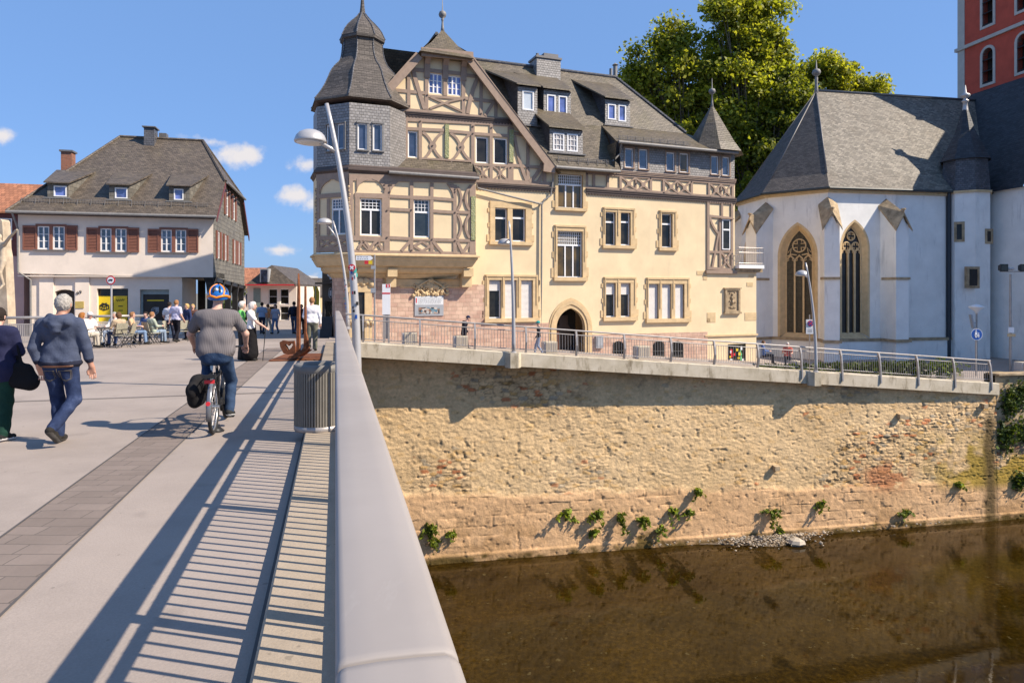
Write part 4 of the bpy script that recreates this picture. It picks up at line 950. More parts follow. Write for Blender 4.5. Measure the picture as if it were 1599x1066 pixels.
# chimneys and ridge
cu0 = FC.uz(834, 100, -4.3)[0]; cu1 = FC.uz(871, 105, -4.3)[0]; cz = FC.uz(850, 95, -4.3)[1]
mb = MB(); mb.pbox(FC, cu0, cu1, zRg - 1.6, cz, -5.0, -3.9); ch = mb.build('chimney', M['slate_wall'], house)
mb = MB(); mb.pbox(FC, cu0 - .06, cu1 + .06, cz, cz + .12, -5.06, -3.84); mb.pbox(FC, cu0 + .5, cu1 - .1, cz + .12, cz + .35, -4.9, -4.0); mb.tube([FC.P(cu0 + .25, cz + .1, -4.4), FC.P(cu0 + .25, cz + .4, -4.4)], .09, 8); mb.build('chimney_cap', M['ridge'], ch)
mb = MB(); u_ = uRi - .3; mb.tube([FC.P(u_, zRg - .3, -4.6), FC.P(u_, zRg + .55, -4.6)], .10, 8); mb.tube([FC.P(u_ + .3, zRg - .3, -4.6), FC.P(u_ + .3, zRg + .75, -4.6)], .13, 8); mb.lathe(FC.P(u_ + .3, zRg + .8, -4.6), [(.02, 0), (.2, .0), (.02, .14)], 8); mb.build('roof_vent', M['zinc'], house)
mb = MB(); mb.tube([FC.P(ua_, za_ + .02, -1.2), FC.P(ua_, za_ + .02, -4.4)], .10, 6); mb.tube([FC.P(uG, zRg + .02, -4.5), FC.P(uRi, zRg + .02, -4.5)], .11, 6); mb.tube([FC.P(uRi, zRg + .02, -4.5), FC.P(hipu, zt5 + .05, o5)], .10, 6); mb.build('ridge_tiles', M['slate_dark'], house)

# --- oriel and corner tower
OO = 1.0
ORP = sub_plane(FC.P(0, 0, OO), FC.U)     # plane of the oriel front (u measured like FC)
c0u = FC.uz(545.5, 330, OO)[0]; c1u = FC.uz(609, 220, OO)[0]; orR = FC.uz(743, 330, OO)[0]
sa = c1u - c0u; sq = sa / math.sqrt(2)
zo0 = FC.uz(640, 395.5, OO)[1]; zo1 = FC.uz(640, 272, OO)[1]; zt1 = FC.uz(577, 163, OO)[1]
plan = [(c0u, OO), (c0u - sq, OO - sq), (c0u - sq, OO - sq - sa), (c0u, OO - 2 * sq - sa), (orR, -.05), (orR, OO)]     # clockwise from front left
def inset(pl, d):
    n = len(pl); out = []
    cx = sum(p[0] for p in pl) / n; cy = sum(p[1] for p in pl) / n
    for i in range(n):
        p0, p1, p2 = Vector(pl[i - 1]), Vector(pl[i]), Vector(pl[(i + 1) % n])
        e1 = (p1 - p0).normalized(); e2 = (p2 - p1).normalized(); n1 = Vector((-e1.y, e1.x)); n2 = Vector((-e2.y, e2.x))
        if n1.dot(Vector((cx, cy)) - p1) < 0: n1 = -n1
        if n2.dot(Vector((cx, cy)) - p1) < 0: n2 = -n2
        k = 1 + n1.dot(n2); out.append(tuple(p1 + (n1 + n2) * d / max(k, .3)))
    return out
def slab(mb, plan, z0, z1, z0b=None):
    mb.loft([[FC.P(u, z0, o) for u, o in plan], [FC.P(u, z1, o) for u, o in plan]])
def lprof(mb, prof):  # list of (inset, z)
    mb.loft([[FC.P(u, z, o) for u, o in inset(plan, d)] for d, z in prof])
# walls: front with openings, left facet with opening, rest
LF = sub_plane(FC.P(c0u - sq, 0, OO - sq), (FC.P(c0u, 0, OO) - FC.P(c0u - sq, 0, OO - sq)))
LB = sub_plane(FC.P(c0u - sq, 0, OO - sq - sa), (FC.P(c0u - sq, 0, OO - sq) - FC.P(c0u - sq, 0, OO - sq - sa)))
fw = [R4(562.5, 310, 596, 367.5, 0, ORP), R4(646, 311, 671, 370.5, 0, ORP)]
lw = LF.rect(517, 309.5, 542, 366); lw = (max(.18, lw[0]), min(sa - .18, lw[1]), lw[2], lw[3])
mb = MB()
o_u = lambda u: u - 0.0
c0p = ORP.uz(545.5, 330)[0]; c1p = ORP.uz(743, 330)[0]
holes_wall(mb, ORP, rectpoly((c0p, c1p, zo0, zo1)), [rectpoly(r) for r in fw], 0, .2)
holes_wall(mb, LF, rectpoly((0, sa, zo0, zo1)), [rectpoly(lw)], 0, .2)
mb.face([LB.P(0, zo0), LB.P(sa, zo0), LB.P(sa, zo1), LB.P(0, zo1)]); mb.face([FC.P(orR, zo0, OO), FC.P(orR, zo0, 0), FC.P(orR, zo1, 0), FC.P(orR, zo1, OO)])
for pl_, rr_ in ((ORP, fw), (LF, [lw])):
    for r in rr_: mb.face([pl_.P(r[0], r[2], -.2), pl_.P(r[1], r[2], -.2), pl_.P(r[1], r[3], -.2), pl_.P(r[0], r[3], -.2)])
orw = mb.build('oriel_wall', M['cream'], house)
M['glass_dark2'] = glass('window_glass_dark', (.02, .022, .02), .04, .7)
window(ORP, fw[0], 0, house, cols=2, transom=.70, grid=5, glassm=M['glass'], setback=.06); window(ORP, fw[1], 0, house, cols=1, transom=.66, grid=4, glassm=M['glass_dark2'], setback=.06)
window(LF, lw, 0, house, cols=2, transom=.70, grid=5, glassm=M['glass_sky'], setback=.06)
b = Beams(ORP, 0, .05, .72)
for p, q, w in (((546, 393.5), (743, 397.5), .30), ((545, 277), (743, 281.5), .42), ((548, 273), (548, 395), .24), ((604, 284), (604, 395), .36), ((558, 303), (558, 375), .28), ((599.5, 303), (599.5, 375), .26), ((554, 305), (604, 306.5), .30), ((550, 371.5), (606, 374), .30),
                ((642.5, 284), (642.5, 395), .22), ((674, 286), (674, 395), .22), ((710, 289), (710, 396), .24), ((737.5, 289), (737.5, 397), .42),
                ((606, 306.5), (642, 308.5), .2), ((674, 309.5), (711, 312.5), .2), ((606, 326.5), (642, 328.5), .2), ((674, 329.5), (711, 332), .2), ((606, 371), (642, 373), .2), ((674, 374), (736, 376), .2), ((710, 331), (737, 332.5), .2),
                ((640, 308.5), (676, 309.5), .24), ((642, 374), (674, 375), .12)): b.beam(p, q, w)
# lunette spandrels over the tower window
def spandrel(x0, x1, ys, yt, pl, bm_):
    xc = (x0 + x1) / 2
    for sgn in (-1, 1):
        pts = [(xc + sgn * (x1 - x0) / 2 * 1.02, yt)] + [(xc + sgn * (x1 - x0) / 2 * math.cos(a), ys + (yt - ys) * .93 * math.sin(a)) for a in [R(5 + 75 * i / 6) for i in range(7)]] + [(xc + sgn * (x1 - x0) / 2 * .1, yt)]
        bm_.poly([pl.uz(x, y, bm_.off) for x, y in pts])
spandrel(557, 600, 301, 279, ORP, b)
for x0, x1, s in ((608, 622, 1), (697, 708, -1)):
    xs = [(x0, 306), (x0, 284), (x1, 284), ((x0 * .4 + x1 * .6), 289), (x0 + (x1 - x0) * .2, 297)] if s > 0 else [(x1, 310), (x1, 287), (x0, 287), ((x1 * .4 + x0 * .6), 292), (x1 + (x0 - x1) * .2, 300)]
    b.poly([ORP.uz(x, y) for x, y in xs])
for x0, x1 in ((559, 578), (578, 597)): b.curve([(x0, 390), ((x0 + x1) / 2, 366), (x1, 391)], .17)
b.curve([(563, 376), (568, 384), (575, 391)], .1); b.curve([(592, 377), (588, 385), (581, 391)], .1)
for y0, y1 in ((292, 329), (335, 372)): 
    b.curve([(714, y0), (726, (y0 + y1) / 2), (714, y1)], .16); b.curve([(733, y0), (720, (y0 + y1) / 2), (733, y1)], .16)
b.curve([(641, 376), (634, 383), (627, 392)], .2); b.curve([(676, 377), (682, 385), (690, 394)], .2); b.curve([(714, 378), (718, 386), (722, 395)], .2); b.curve([(733, 380), (728, 388), (722, 395)], .2)
for p, q in (((646, 384), (659, 377)), ((659, 377), (671, 385)), ((671, 385), (659, 392)), ((659, 392), (646, 384))): b.beam(p, q, .15)
b.build(house)
for x, y in ((608, 289), (608, 300), (611, 289), (600, 289), (600, 295), (604, 329), (604, 371), (642, 328), (642, 391), (674, 374), (710, 332), (710, 376), (710, 300), (710, 296), (568, 378), (590, 379), (723, 312), (723, 353)): peg(ORP, x, y, 0)
b = Beams(LF, 0, .05, .75)
for p, q, w in (((0, zo0 + .15), (sa, zo0 + .15), .30), ((0, zo1 - .2), (sa, zo1 - .2), .40), ((.11, zo0), (.11, zo1), .22), ((sa - .1, zo0), (sa - .1, zo1), .2), ((0, lw[2] - .14), (sa, lw[2] - .14), .26), ((0, lw[3] + .14), (sa, lw[3] + .14), .26)): b.beam(p, q, w, px=False)
b.beam((lw[0] - .12, lw[2]), (lw[0] - .12, lw[3]), .22, px=False); b.beam((lw[1] + .08, lw[2]), (lw[1] + .08, lw[3]), .15, px=False)
for x0, x1 in ((.22, sa / 2), (sa / 2, sa - .2)):
    b.beam((x0, zo0 + .28), (x1, lw[2] - .26), .13, px=False); b.beam((x0, lw[2] - .26), (x1, zo0 + .28), .13, px=False)
for sgn in (-1, 1):
    b.poly([(sa / 2 + sgn * (sa / 2 - .2), zo1 - .35)] + [(sa / 2 + sgn * (sa / 2 - .22) * math.cos(a), lw[3] + .25 + (zo1 - .4 - lw[3] - .25) * math.sin(a)) for a in [R(12 * i) for i in range(7)]] + [(sa / 2 + sgn * .1, zo1 - .35)])
b.build(house)
# green carved strips and twisted colonnettes at the corners
tg = NT('painted_carving'); tg.set(.7); v_ = tg.n('ShaderNodeTexVoronoi'); v_.inputs['Scale'].default_value = 16; tg.l(tg.coord('Object'), v_.inputs['Vector'])
tg.col(tg.ramp(v_.outputs['Distance'], [(.1, (.45, .36, .08)), (.35, (.20, .24, .11)), (.6, (.30, .30, .16))])); tg.bump(v_.outputs['Distance'], .8, .03); M['carving'] = tg.m
for pl_, bx, o_a, o_b in ((ORP, (735, 307, 742, 375), .04, .10), (FC, (694.5, 195, 700.5, 247), -.02, .09), (FC, (794.5, 203, 801, 254), -.02, .105)): mb = MB(); r = pl_.rect(*bx); mb.pbox(pl_, r[0], r[1], r[2], r[3], o_a, o_b); mb.build('carved_strip', M['carving'], house)
mb = MB()
for p in (FC.P(c0u, 0, OO), FC.P(c0u - sq, 0, OO - sq)):
    c = p + (p - FC.P(c0u + sa / 2, 0, OO - sq - sa / 2)).normalized() * .04
    for i in range(26):
        z = zo0 + .75 + i * .088; a = i * .9; mb.sphere(Vector((c.x + .02 * math.cos(a), c.y + .02 * math.sin(a), z)), .055, 6, (1, 1, .9)); mb.mi = (mb.mi + 1) % 2
mb.build('twisted_colonnette', [M['timber'], M['sand']], house)
# stone corbelling under the oriel
zc = [ORP.uz(640, y)[1] for y in (396.5, 400, 404, 412, 418, 422, 426, 430, 434, 448)]
mb = MB(); lprof(mb, [(-.12, zc[0]), (-.16, zc[0] - .04), (-.16, zc[1]), (-.08, zc[1] - .02), (-.08, zc[2] + .02), (-.02, zc[2] - .05), (.02, zc[3] + .10), (.14, zc[3] - .10), (.22, zc[4] + .06), (.34, zc[4] + .04), (.34, zc[5] + .04), (.44, zc[5] - .08), (.52, zc[6]), (.66, zc[6] - .02), (.66, zc[7] + .05), (.86, zc[8]), (.98, zc[8] - .02)][::-1])
if 0: lprof(mb, [(-.10, zc[0]), (-.12, zc[1]), (-.05, zc[1] - .02), (-.06, zc[2]), (.0, zc[2] - .03), (.06, zc[3] + .1), (.2, zc[3] - .12), (.28, zc[4]), (.30, zc[4] - .03), (.42, zc[5]), (.60, zc[6]), (.64, zc[6] - .03), (.78, zc[7]), (.98, zc[8])][::-1])
mb.build('oriel_corbel', M['sand'], house)
mb = MB()
for x0, x1 in ((604, 619), (722, 737)):
    for y0, y1, o in ((419, 432, .75), (432, 448, .48)):
        r = R4(x0, y0, x1, y1, .5); mb.pbox(FC, r[0], r[1], r[2], r[3], -.05, o)
mb.pbox(FC, R4(618, 440, 720, 447)[0], R4(618, 440, 720, 447)[1], FC.uz(680, 447)[1], FC.uz(680, 436)[1], -.02, .06)
mb.build('corbel_bracket', M['sand'], house)
# carved coat of arms on the wall: a crowned shield between scrolling foliage
mb = MB(); mb.smooth = True; rr2 = random.Random(3)
cq = lambda x, y: FC.uz(x, y)
def blob(x, y, r, sc=(1, .7, 1)): u, z = cq(x, y); mb.sphere(FC.P(u, z, .05 + rr2.uniform(0, .07)), r, 6, sc)
for i in range(170):
    y = rr2.uniform(434, 462); x = rr2.gauss(0, 1)
    hw = 5 if y < 440 else (9 if y < 447 else 24); blob(671 + max(-1.15, min(1.15, x * .62)) * hw, y if abs(x) < .8 else max(y, 447), rr2.uniform(.045, .095))
for s in (-1, 1):
    mb.tube([FC.P(*cq(671 + s * (3 + 20 * t), 438 + 13 * t ** 1.4), .12) for t in [i / 7 for i in range(8)]], .05, 6)
    mb.tube([FC.P(*cq(671 + s * (5 + 19 * t), 455 + 3.5 * math.sin(t * 8)), .12) for t in [i / 12 for i in range(13)]], .05, 6)
    mb.tube([FC.P(*cq(671 + s * (23 + 2.5 * math.cos(t)), 447 + 3 * math.sin(t)), .1) for t in [i * .7 for i in range(9)]], .04, 6)
u, z = cq(671, 448); mb.sphere(FC.P(u, z, .10), .17, 10, (1, .6, 1.35)); u, z = cq(671, 437); mb.sphere(FC.P(u, z, .10), .16, 10, (1.15, .7, .75))
for k in range(5): u, z = cq(667 + 2 * k, 432.5); mb.sphere(FC.P(u, z, .1), .05, 6)
mb.build('carved_relief', M['sand'], house)
# little toothed band left/right of it
mb = MB()
for x in list(range(626, 646, 3)) + list(range(694, 716, 3)): u, z = FC.uz(x, 447.5); mb.sphere(FC.P(u, z, .05), .07, 6)
mb.build('bead_band', M['sand'], house)
# ground floor of the tower
gplan = inset(plan, .85); mb = MB()
gf = [gplan[0], gplan[1], gplan[2], gplan[3], (FC.uz(600, 480)[0], -.3), (FC.uz(597, 480)[0], .1)]
zg1 = zc[8] + .05
mb.loft([[FC.P(u, z, o) for u, o in gf] for z in (-1.2, zg1)]); mb.build('tower_base', M['pinkstone'], house)
GFp = sub_plane(FC.P(gf[0][0], 0, gf[0][1]), FC.U); ww = gf[5][0] - gf[0][0]
mb = MB(); 
x0 = GFp.uz(556, 470)[0]; x1 = GFp.uz(569, 470)[0]; zt_ = GFp.uz(562, 456)[1]
for a, c in ((x0 - .34, x0), (x1, x1 + .34)): mb.pbox(GFp, a, c, -1.0, zt_, -.02, .10)
mb.pbox(GFp, x0 - .42, x1 + .42, zt_, zt_ + .35, -.02, .12); mb.smooth = True
for k in range(9): mb.sphere(GFp.P(x0 - .3 + (x1 - x0 + .6) * k / 8, zt_ + .45 + .08 * math.sin(k * 2.2), .1), .13 if k % 2 else .17, 8, (1, .8, 1))
for xx in (x0 - .25, x1 + .25):
    for k in range(3): mb.sphere(GFp.P(xx + (k - 1) * .12, -.0 + .28 + .1 * (k % 2), .1), .13, 8)
mb.build('door_surround', M['sand'], house)
mb = MB(); mb.pbox(GFp, x0, x1, -1.0, zt_, -.02, .03); mb.build('tower_door', M['glass'], house)
# upper slate storey
oct8 = [(c0u, OO), (c0u - sq, OO - sq), (c0u - sq, OO - sq - sa), (c0u, OO - 2 * sq - sa), (c1u, OO - 2 * sq - sa), (c1u + sq, OO - sq - sa), (c1u + sq, OO - sq), (c1u, OO)]
RF = sub_plane(FC.P(c1u, 0, OO), FC.P(c1u + sq, 0, OO - sq) - FC.P(c1u, 0, OO))
tw = [R4(558.5, 192.5, 573, 234, 0, ORP), R4(582.5, 193.5, 596.5, 235.5, 0, ORP)]
tl = [LF.rect(510, 195, 519.5, 236), LF.rect(526.5, 193, 537.5, 233)]
mb = MB(); holes_wall(mb, ORP, rectpoly((c0p, ORP.uz(609, 220)[0], zo1, zt1)), [rectpoly(r) for r in tw], 0, .18)
holes_wall(mb, LF, rectpoly((0, sa, zo1, zt1)), [rectpoly(r) for r in tl], 0, .18)
for i in (1, 2, 3, 4, 5, 6):
    a, c = oct8[i], oct8[(i + 1) % 8]
    if i == 1 or i > 1: mb.face([FC.P(a[0], zo1, a[1]), FC.P(c[0], zo1, c[1]), FC.P(c[0], zt1, c[1]), FC.P(a[0], zt1, a[1])])
mb.build('tower_wall', M['slate_wall'], house)
mb = MB()
for pl_, rr_ in ((ORP, tw), (LF, tl)):
    for r in rr_: mb.face([pl_.P(r[0], r[2], -.18), pl_.P(r[1], r[2], -.18), pl_.P(r[1], r[3], -.18), pl_.P(r[0], r[3], -.18)])
mb.build('dark_tower_room', M['interior'], house)
for r in tw: window(ORP, r, 0, house, cols=1, glassm=M['glass_skyblue'] if False else M['glass_sky'], setback=.03)
for r in tl: window(LF, r, 0, house, cols=1, glassm=M['glass_sky'], setback=.03)
mb = MB()
for pl_, rr_ in ((ORP, tw), (LF, tl)):
    for r in rr_:
        mb = MB(); mb.pbox(pl_, r[1], r[1] + .1, r[2], r[3], -.02, .06); mb.pbox(pl_, r[0] - .05, r[0], r[2], r[3], -.02, .03); mb.pbox(pl_, r[0] - .05, r[1] + .1, r[3], r[3] + .07, -.02, .08); mb.pbox(pl_, r[0] - .05, r[1] + .1, r[2] - .05, r[2], -.02, .09); mb.build('window_board', M['zinc'], house)
mb = MB(); lprof(mb, [(-.02, zo1 - .12), (-.08, zo1 - .02), (-.14, zo1 + .02), (-.14, zo1 + .10), (.02, zo1 + .3)]); mb.build('slate_skirt', M['dark_timber'], house)
# lean-to roof over the oriel
l0 = FC.uz(612, 268.5, 1.3); l1 = FC.uz(748, 279.5, 1.3); lz = FC.uz(685, 249, 0)[1]; lu1 = FC.uz(738, 252, 0)[0]
mb = MB(); A0 = FC.P(c1u - .1, l0[1], 1.3); A1 = FC.P(l1[0], l0[1] - .03, 1.3)
mb.loft([[A0, A1, FC.P(l1[0], l0[1] - .1, 1.25), FC.P(c1u - .1, l0[1] - .1, 1.25)], [FC.P(c1u - .1, lz - .55, .5), FC.P(lu1 + .18, lz - .6, .5), FC.P(lu1 + .18, lz - .7, .5), FC.P(c1u - .1, lz - .7, .5)], [FC.P(c1u - .1, lz, -.02), FC.P(lu1, lz - .03, -.02), FC.P(lu1, lz - .2, -.02), FC.P(c1u - .1, lz - .2, -.02)]])
mb.face([A1, FC.P(l1[0], l0[1] - .03, 0), FC.P(lu1, lz - .03, -.02)])
mb.build('oriel_roof', M['slate'], house)
mb = MB(); mb.tube([A0 + Vector((0, 0, -.02)), A1 + Vector((0, 0, -.02))], .075, 8); mb.build('oriel_gutter', M['zinc'], house)
mb = MB(); slab(mb, [(c1u - .1, OO + .0), (orR + .02, OO + .0), (orR + .02, .0), (c1u - .1, .0)], zo1 + .08, l0[1] - .08); mb.pbox(ORP, c0p, c1p + .03, zo1 - .0, zo1 + .2, .0, .12); mb.build('oriel_cornice', M['dark_timber'], house)
# onion roof
TC = FC.P(c0u + sa / 2, 0, OO - sq - sa / 2); Rc = sa * 1.3066
dT = TC.y; kx = dT / F
def zy(y): return H + (PY0 - y) * (dT - .6) / F
onion = [(79, 168), (78, 164), (70, 153), (62.5, 140), (57, 128), (52.5, 117), (46, 107), (39, 99), (34.5, 90), (31.8, 80), (30.6, 70), (30.5, 62)]
mb = MB(); rot8 = R(21 + 22.5)
def smooth_prof(p, k=3):
    out = []
    for i in range(len(p) - 1):
        a, b_, c, d = [np.array(p[max(0, min(len(p) - 1, j))], float) for j in (i - 1, i, i + 1, i + 2)]
        for q in range(k): t = q / k; out.append(tuple(.5 * ((2 * b_) + (-a + c) * t + (2 * a - 5 * b_ + 4 * c - d) * t * t + (-a + 3 * b_ - 3 * c + d) * t ** 3)))
    return out + [p[-1]]
onion = onion[:1] + smooth_prof(onion[1:])
def octring(rp, y, f=1.03): return [Vector((TC.x, TC.y, zy(y))) + Vector((math.cos(rot8 + k * math.pi / 4), math.sin(rot8 + k * math.pi / 4), 0)) * rp * kx * f for k in range(8)]
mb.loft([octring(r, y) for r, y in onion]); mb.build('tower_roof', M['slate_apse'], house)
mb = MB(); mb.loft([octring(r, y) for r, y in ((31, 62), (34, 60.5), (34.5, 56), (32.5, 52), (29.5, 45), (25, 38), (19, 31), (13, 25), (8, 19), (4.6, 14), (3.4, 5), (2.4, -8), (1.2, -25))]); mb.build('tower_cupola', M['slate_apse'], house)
mb = MB(); mb.loft([octring(r, y) for r, y in ((66, 172), (74, 169.5), (78, 167.5), (78, 166.3))]); mb.build('tower_soffit', M['dark_timber'], house)
mb = MB()
for k in range(8):
    mb.tube([octring(r * 1.004, y)[k] for r, y in onion[1:]], .035, 5); mb.tube([octring(r * 1.004, y)[k] for r, y in ((34.5, 56), (32.5, 52), (29.5, 45), (25, 38), (19, 31), (13, 25), (8, 19), (4.6, 14))], .035, 5)
mb.build('roof_hip', M['slate_dark'], house)
# dark shop front left of the tower
sf = empty('shop_front', FC.P(c0u - 2.0, -.5, -1), 'black shop front with a white emblem left of the corner tower', 'shop front')
sx0 = at(503, 500, 38.5); sx1 = at(528, 500, 36.5)
SP = sub_plane(sx0, sx1 - sx0); wS = (Vector((sx1.x - sx0.x, sx1.y - sx0.y))).length + .6; zS1 = 1.75 + 32 * 38 / F; zS0 = 1.75 + 13 * 38 / F
mb = MB(); mb.pbox(SP, 0, wS, -1.2, zS1, -1.5, 0); mb.build('front_wall', M['black'], sf)
mb = MB(); mb.pbox(SP, -.18, wS, zS0 - .06, zS0 + .04, -.1, .35); mb.build('canopy', M['black'], sf)
mb = MB(); mb.smooth = True; c = (wS * .5, zS0 + .42)
for du, dzz, r, sc in ((0, 0, .13, (1.9, .3, .9)), (.24, .1, .10, (1, .3, 1)), (-.2, -.14, .05, (.7, .3, 2)), (-.08, -.15, .05, (.7, .3, 2)), (.12, -.14, .05, (.7, .3, 2)), (.24, -.13, .05, (.7, .3, 2)), (-.3, .1, .035, (.8, .3, 2.4))): mb.sphere(SP.P(c[0] + du, c[1] + dzz, .02), r, 8, sc)
mb.pbox(SP, c[0] - .2, c[0] + .2, c[1] - .42, c[1] - .36, 0, .012)
mb.build('emblem', M['signwhite'], sf)
mb = MB(); 
for i in range(16): a = i * math.pi / 8; a2 = (i + 1) * math.pi / 8; mb.tube([SP.P(wS * .45 + .28 * math.cos(a), zS0 - .55 + .28 * math.sin(a), .02), SP.P(wS * .45 + .28 * math.cos(a2), zS0 - .55 + .28 * math.sin(a2), .02)], .02, 5)
mb.pbox(SP, wS * .4, wS * .5, zS0 - .7, zS0 - .4, .005, .02); mb.build('round_sign', M['signgrey'], sf)
mb = MB(); mb.pbox(SP, .5, wS - .3, -1.2, zS0 - 1.0, 0, .03); mb.pbox(SP, .3, .75, -.3, .25, .03, .06); mb.build('shop_door', M['glass'], sf)
# ------------------------------------------------------------------ church on the right
church = empty('church', at(1380, PY0, 48) + Vector((0, 0, -H - 3)), 'white plastered gothic church choir with steep slate roof and buttresses', 'church')
CJ = Vector((30.3, 46.8, 0)); Cw = Vector((.982, .19, 0)).normalized(); Cp = Vector((Cw.y, -Cw.x, 0))
def C(w, p, z): q = CJ + Cw * w + Cp * p; return Vector((q.x, q.y, z))
ZEV, ZAP, ZG = 8.55, 16.7, -3.6
A2, B2, C2, D2, E2 = (-9.66, 0), (-12.2, -3.25), (-11.8, -7.7), (-9.0, -11), (0, -11)
APX = (-6.67, -5.5)
def wallplane(a, b): return sub_plane(C(*a, 0), C(*b, 0) - C(*a, 0))
P2_ = wallplane(A2, (0, 0)); L2 = 9.66
P1_ = wallplane(B2, A2); L1 = (Vector(A2) - Vector(B2)).length
P0_ = wallplane(C2, B2); L0 = (Vector(B2) - Vector(C2)).length
def gwin(pl, x0, x1, yt, yb):
    u0 = pl.uz(x0, 430)[0]; u1 = pl.uz(x1, 430)[0]; xc = (x0 + x1) / 2; zt = pl.uz(xc, yt)[1]; zb = pl.uz(xc, yb)[1]
    return u0, u1, zb, zt
def gothic(pl, u0, u1, zb, zt, parent, glassm, lights=3, style=0):
    """returns outline of the outer arch; adds splayed frame, mullions, tracery, glass"""
    w = u1 - u0; rise = w * .86; zs = zt - rise
    outer = arch(u0, u1, zb, zs, rise, 10); k = w * .17
    inner = arch(u0 + k, u1 - k, zb + .35, zs - .05, rise - k * 1.05, 10); dd = .42
    mb = MB()
    n = len(outer)
    ring2 = arch(u0 + k * .35, u1 - k * .35, zb + .1, zs, rise - k * .4, 10)
    for i in range(n):
        j = (i + 1) % n
        if i == 0: continue
        mb.face([pl.P(*outer[i], .015), pl.P(*outer[j], .015), pl.P(*ring2[j], .0), pl.P(*ring2[i], .0)])
        mb.face([pl.P(*ring2[i], .0), pl.P(*ring2[j], .0), pl.P(*inner[j], -dd), pl.P(*inner[i], -dd)])
        mb.face([pl.P(*outer[i], -.1), pl.P(*outer[j], -.1), pl.P(*outer[j], .015), pl.P(*outer[i], .015)])
    mb.face([pl.P(u0, zb - .1, .12), pl.P(u1, zb - .1, .12), pl.P(u1 - k, zb + .36, -dd), pl.P(u0 + k, zb + .36, -dd)])
    f = mb.build('window_frame', M['sand'], parent)
    mb = MB(); iu0, iu1 = u0 + k, u1 - k; iw = iu1 - iu0; iz0 = zb + .35; izs = zs - .05; ir = rise - k * 1.05
    mb.prism(pl, inner, -dd - .06, -dd - .02); mb.build('leaded_pane', glassm, f)
    mb = MB(); o0, o1 = -dd - .03, -dd + .11
    def seg(pts, r=.05):
        mb.tube([pl.P(u, z, -dd + .04) for u, z in pts], r, 6)
    lw_ = iw / 3; zl = izs - lw_ * .55
    for i in (1, 2): u = iu0 + lw_ * i; mb.pbox(pl, u - .055, u + .055, iz0, zl + .12, o0, o1)
    seg(inner[1:] + [inner[0]], .05)
    def circ(cu, cz, r, lobes=0, rr=.045):
        seg([(cu + r * math.cos(t * math.pi / 10), cz + r * math.sin(t * math.pi / 10)) for t in range(21)], rr)
        for q in range(lobes):
            a0 = 2 * math.pi * q / lobes + math.pi / lobes; cusp = (cu + r * .40 * math.cos(a0), cz + r * .40 * math.sin(a0)); e = .42
            seg([(cu + r * math.cos(a0 - e), cz + r * math.sin(a0 - e)), cusp, (cu + r * math.cos(a0 + e), cz + r * math.sin(a0 + e))], rr * .85)
    for i in range(3):
        a0 = iu0 + lw_ * i; c = a0 + lw_ / 2
        seg([(a0 + .03, zl), (a0 + lw_ * .12, zl + lw_ * .35), (c, zl + lw_ * .75), (a0 + lw_ * .88, zl + lw_ * .35), (a0 + lw_ - .03, zl)], .045)
        seg([(a0 + .04, zl + .02), (c - lw_ * .2, zl + lw_ * .16), (c - lw_ * .26, zl + lw_ * .38), (c, zl + lw_ * .62), (c + lw_ * .26, zl + lw_ * .38), (c + lw_ * .2, zl + lw_ * .16), (a0 + lw_ - .04, zl + .02)], .03)
    cu = (iu0 + iu1) / 2
    if style == 0:
        circ(cu, izs + ir * .42, iw * .25, 4, .05)
        for s in (-1, 1): seg([(cu + s * iw * .10, zl + lw_ * .75), (cu + s * iw * .30, izs + ir * .10), (cu + s * iw * .46, zl + lw_ * .62)], .045); seg([(cu + s * iw * .36, zl + lw_ * .72), (cu + s * iw * .30, izs + ir * .34), (cu + s * iw * .44, izs + ir * .16)], .035)
    else:
        circ(cu, izs + ir * .60, iw * .19, 4, .045)
        for s in (-1, 1): circ(cu + s * iw * .23, izs + ir * .14, iw * .19, 4, .045)
    mb.build('tracery', M['sand'], f)
    return outer
g1_ = gwin(P1_, 1214.5, 1277, 347, 528); g2_ = gwin(P2_, 1311.5, 1358, 343, 528)
g0_ = gwin(P0_, 1163, 1190, 352, 528); g0_ = (L0 * .22, L0 * .78, g0_[2], g0_[3] - .2)
o1_ = gothic(P1_, *g1_, church, M['glass_church'], style=0); o2_ = gothic(P2_, *g2_, church, M['glass_dkchurch'], style=1); o0_ = gothic(P0_, *g0_, church, M['glass_dkchurch'], style=0)
mb = MB()
holes_wall(mb, P2_, [(0, ZG), (L2, ZG), (L2, ZEV), (0, ZEV)], [o2_], 0, .12)
holes_wall(mb, P1_, [(0, ZG), (L1, ZG), (L1, ZEV), (0, ZEV)], [o1_], 0, .12)
holes_wall(mb, P0_, [(0, ZG), (L0, ZG), (L0, ZEV), (0, ZEV)], [o0_], 0, .12)
for a, b_ in ((D2, C2), (E2, D2)): mb.face([C(*a, ZG), C(*b_, ZG), C(*b_, ZEV), C(*a, ZEV)])
mb.build('choir_wall', M['white_plaster'], church)
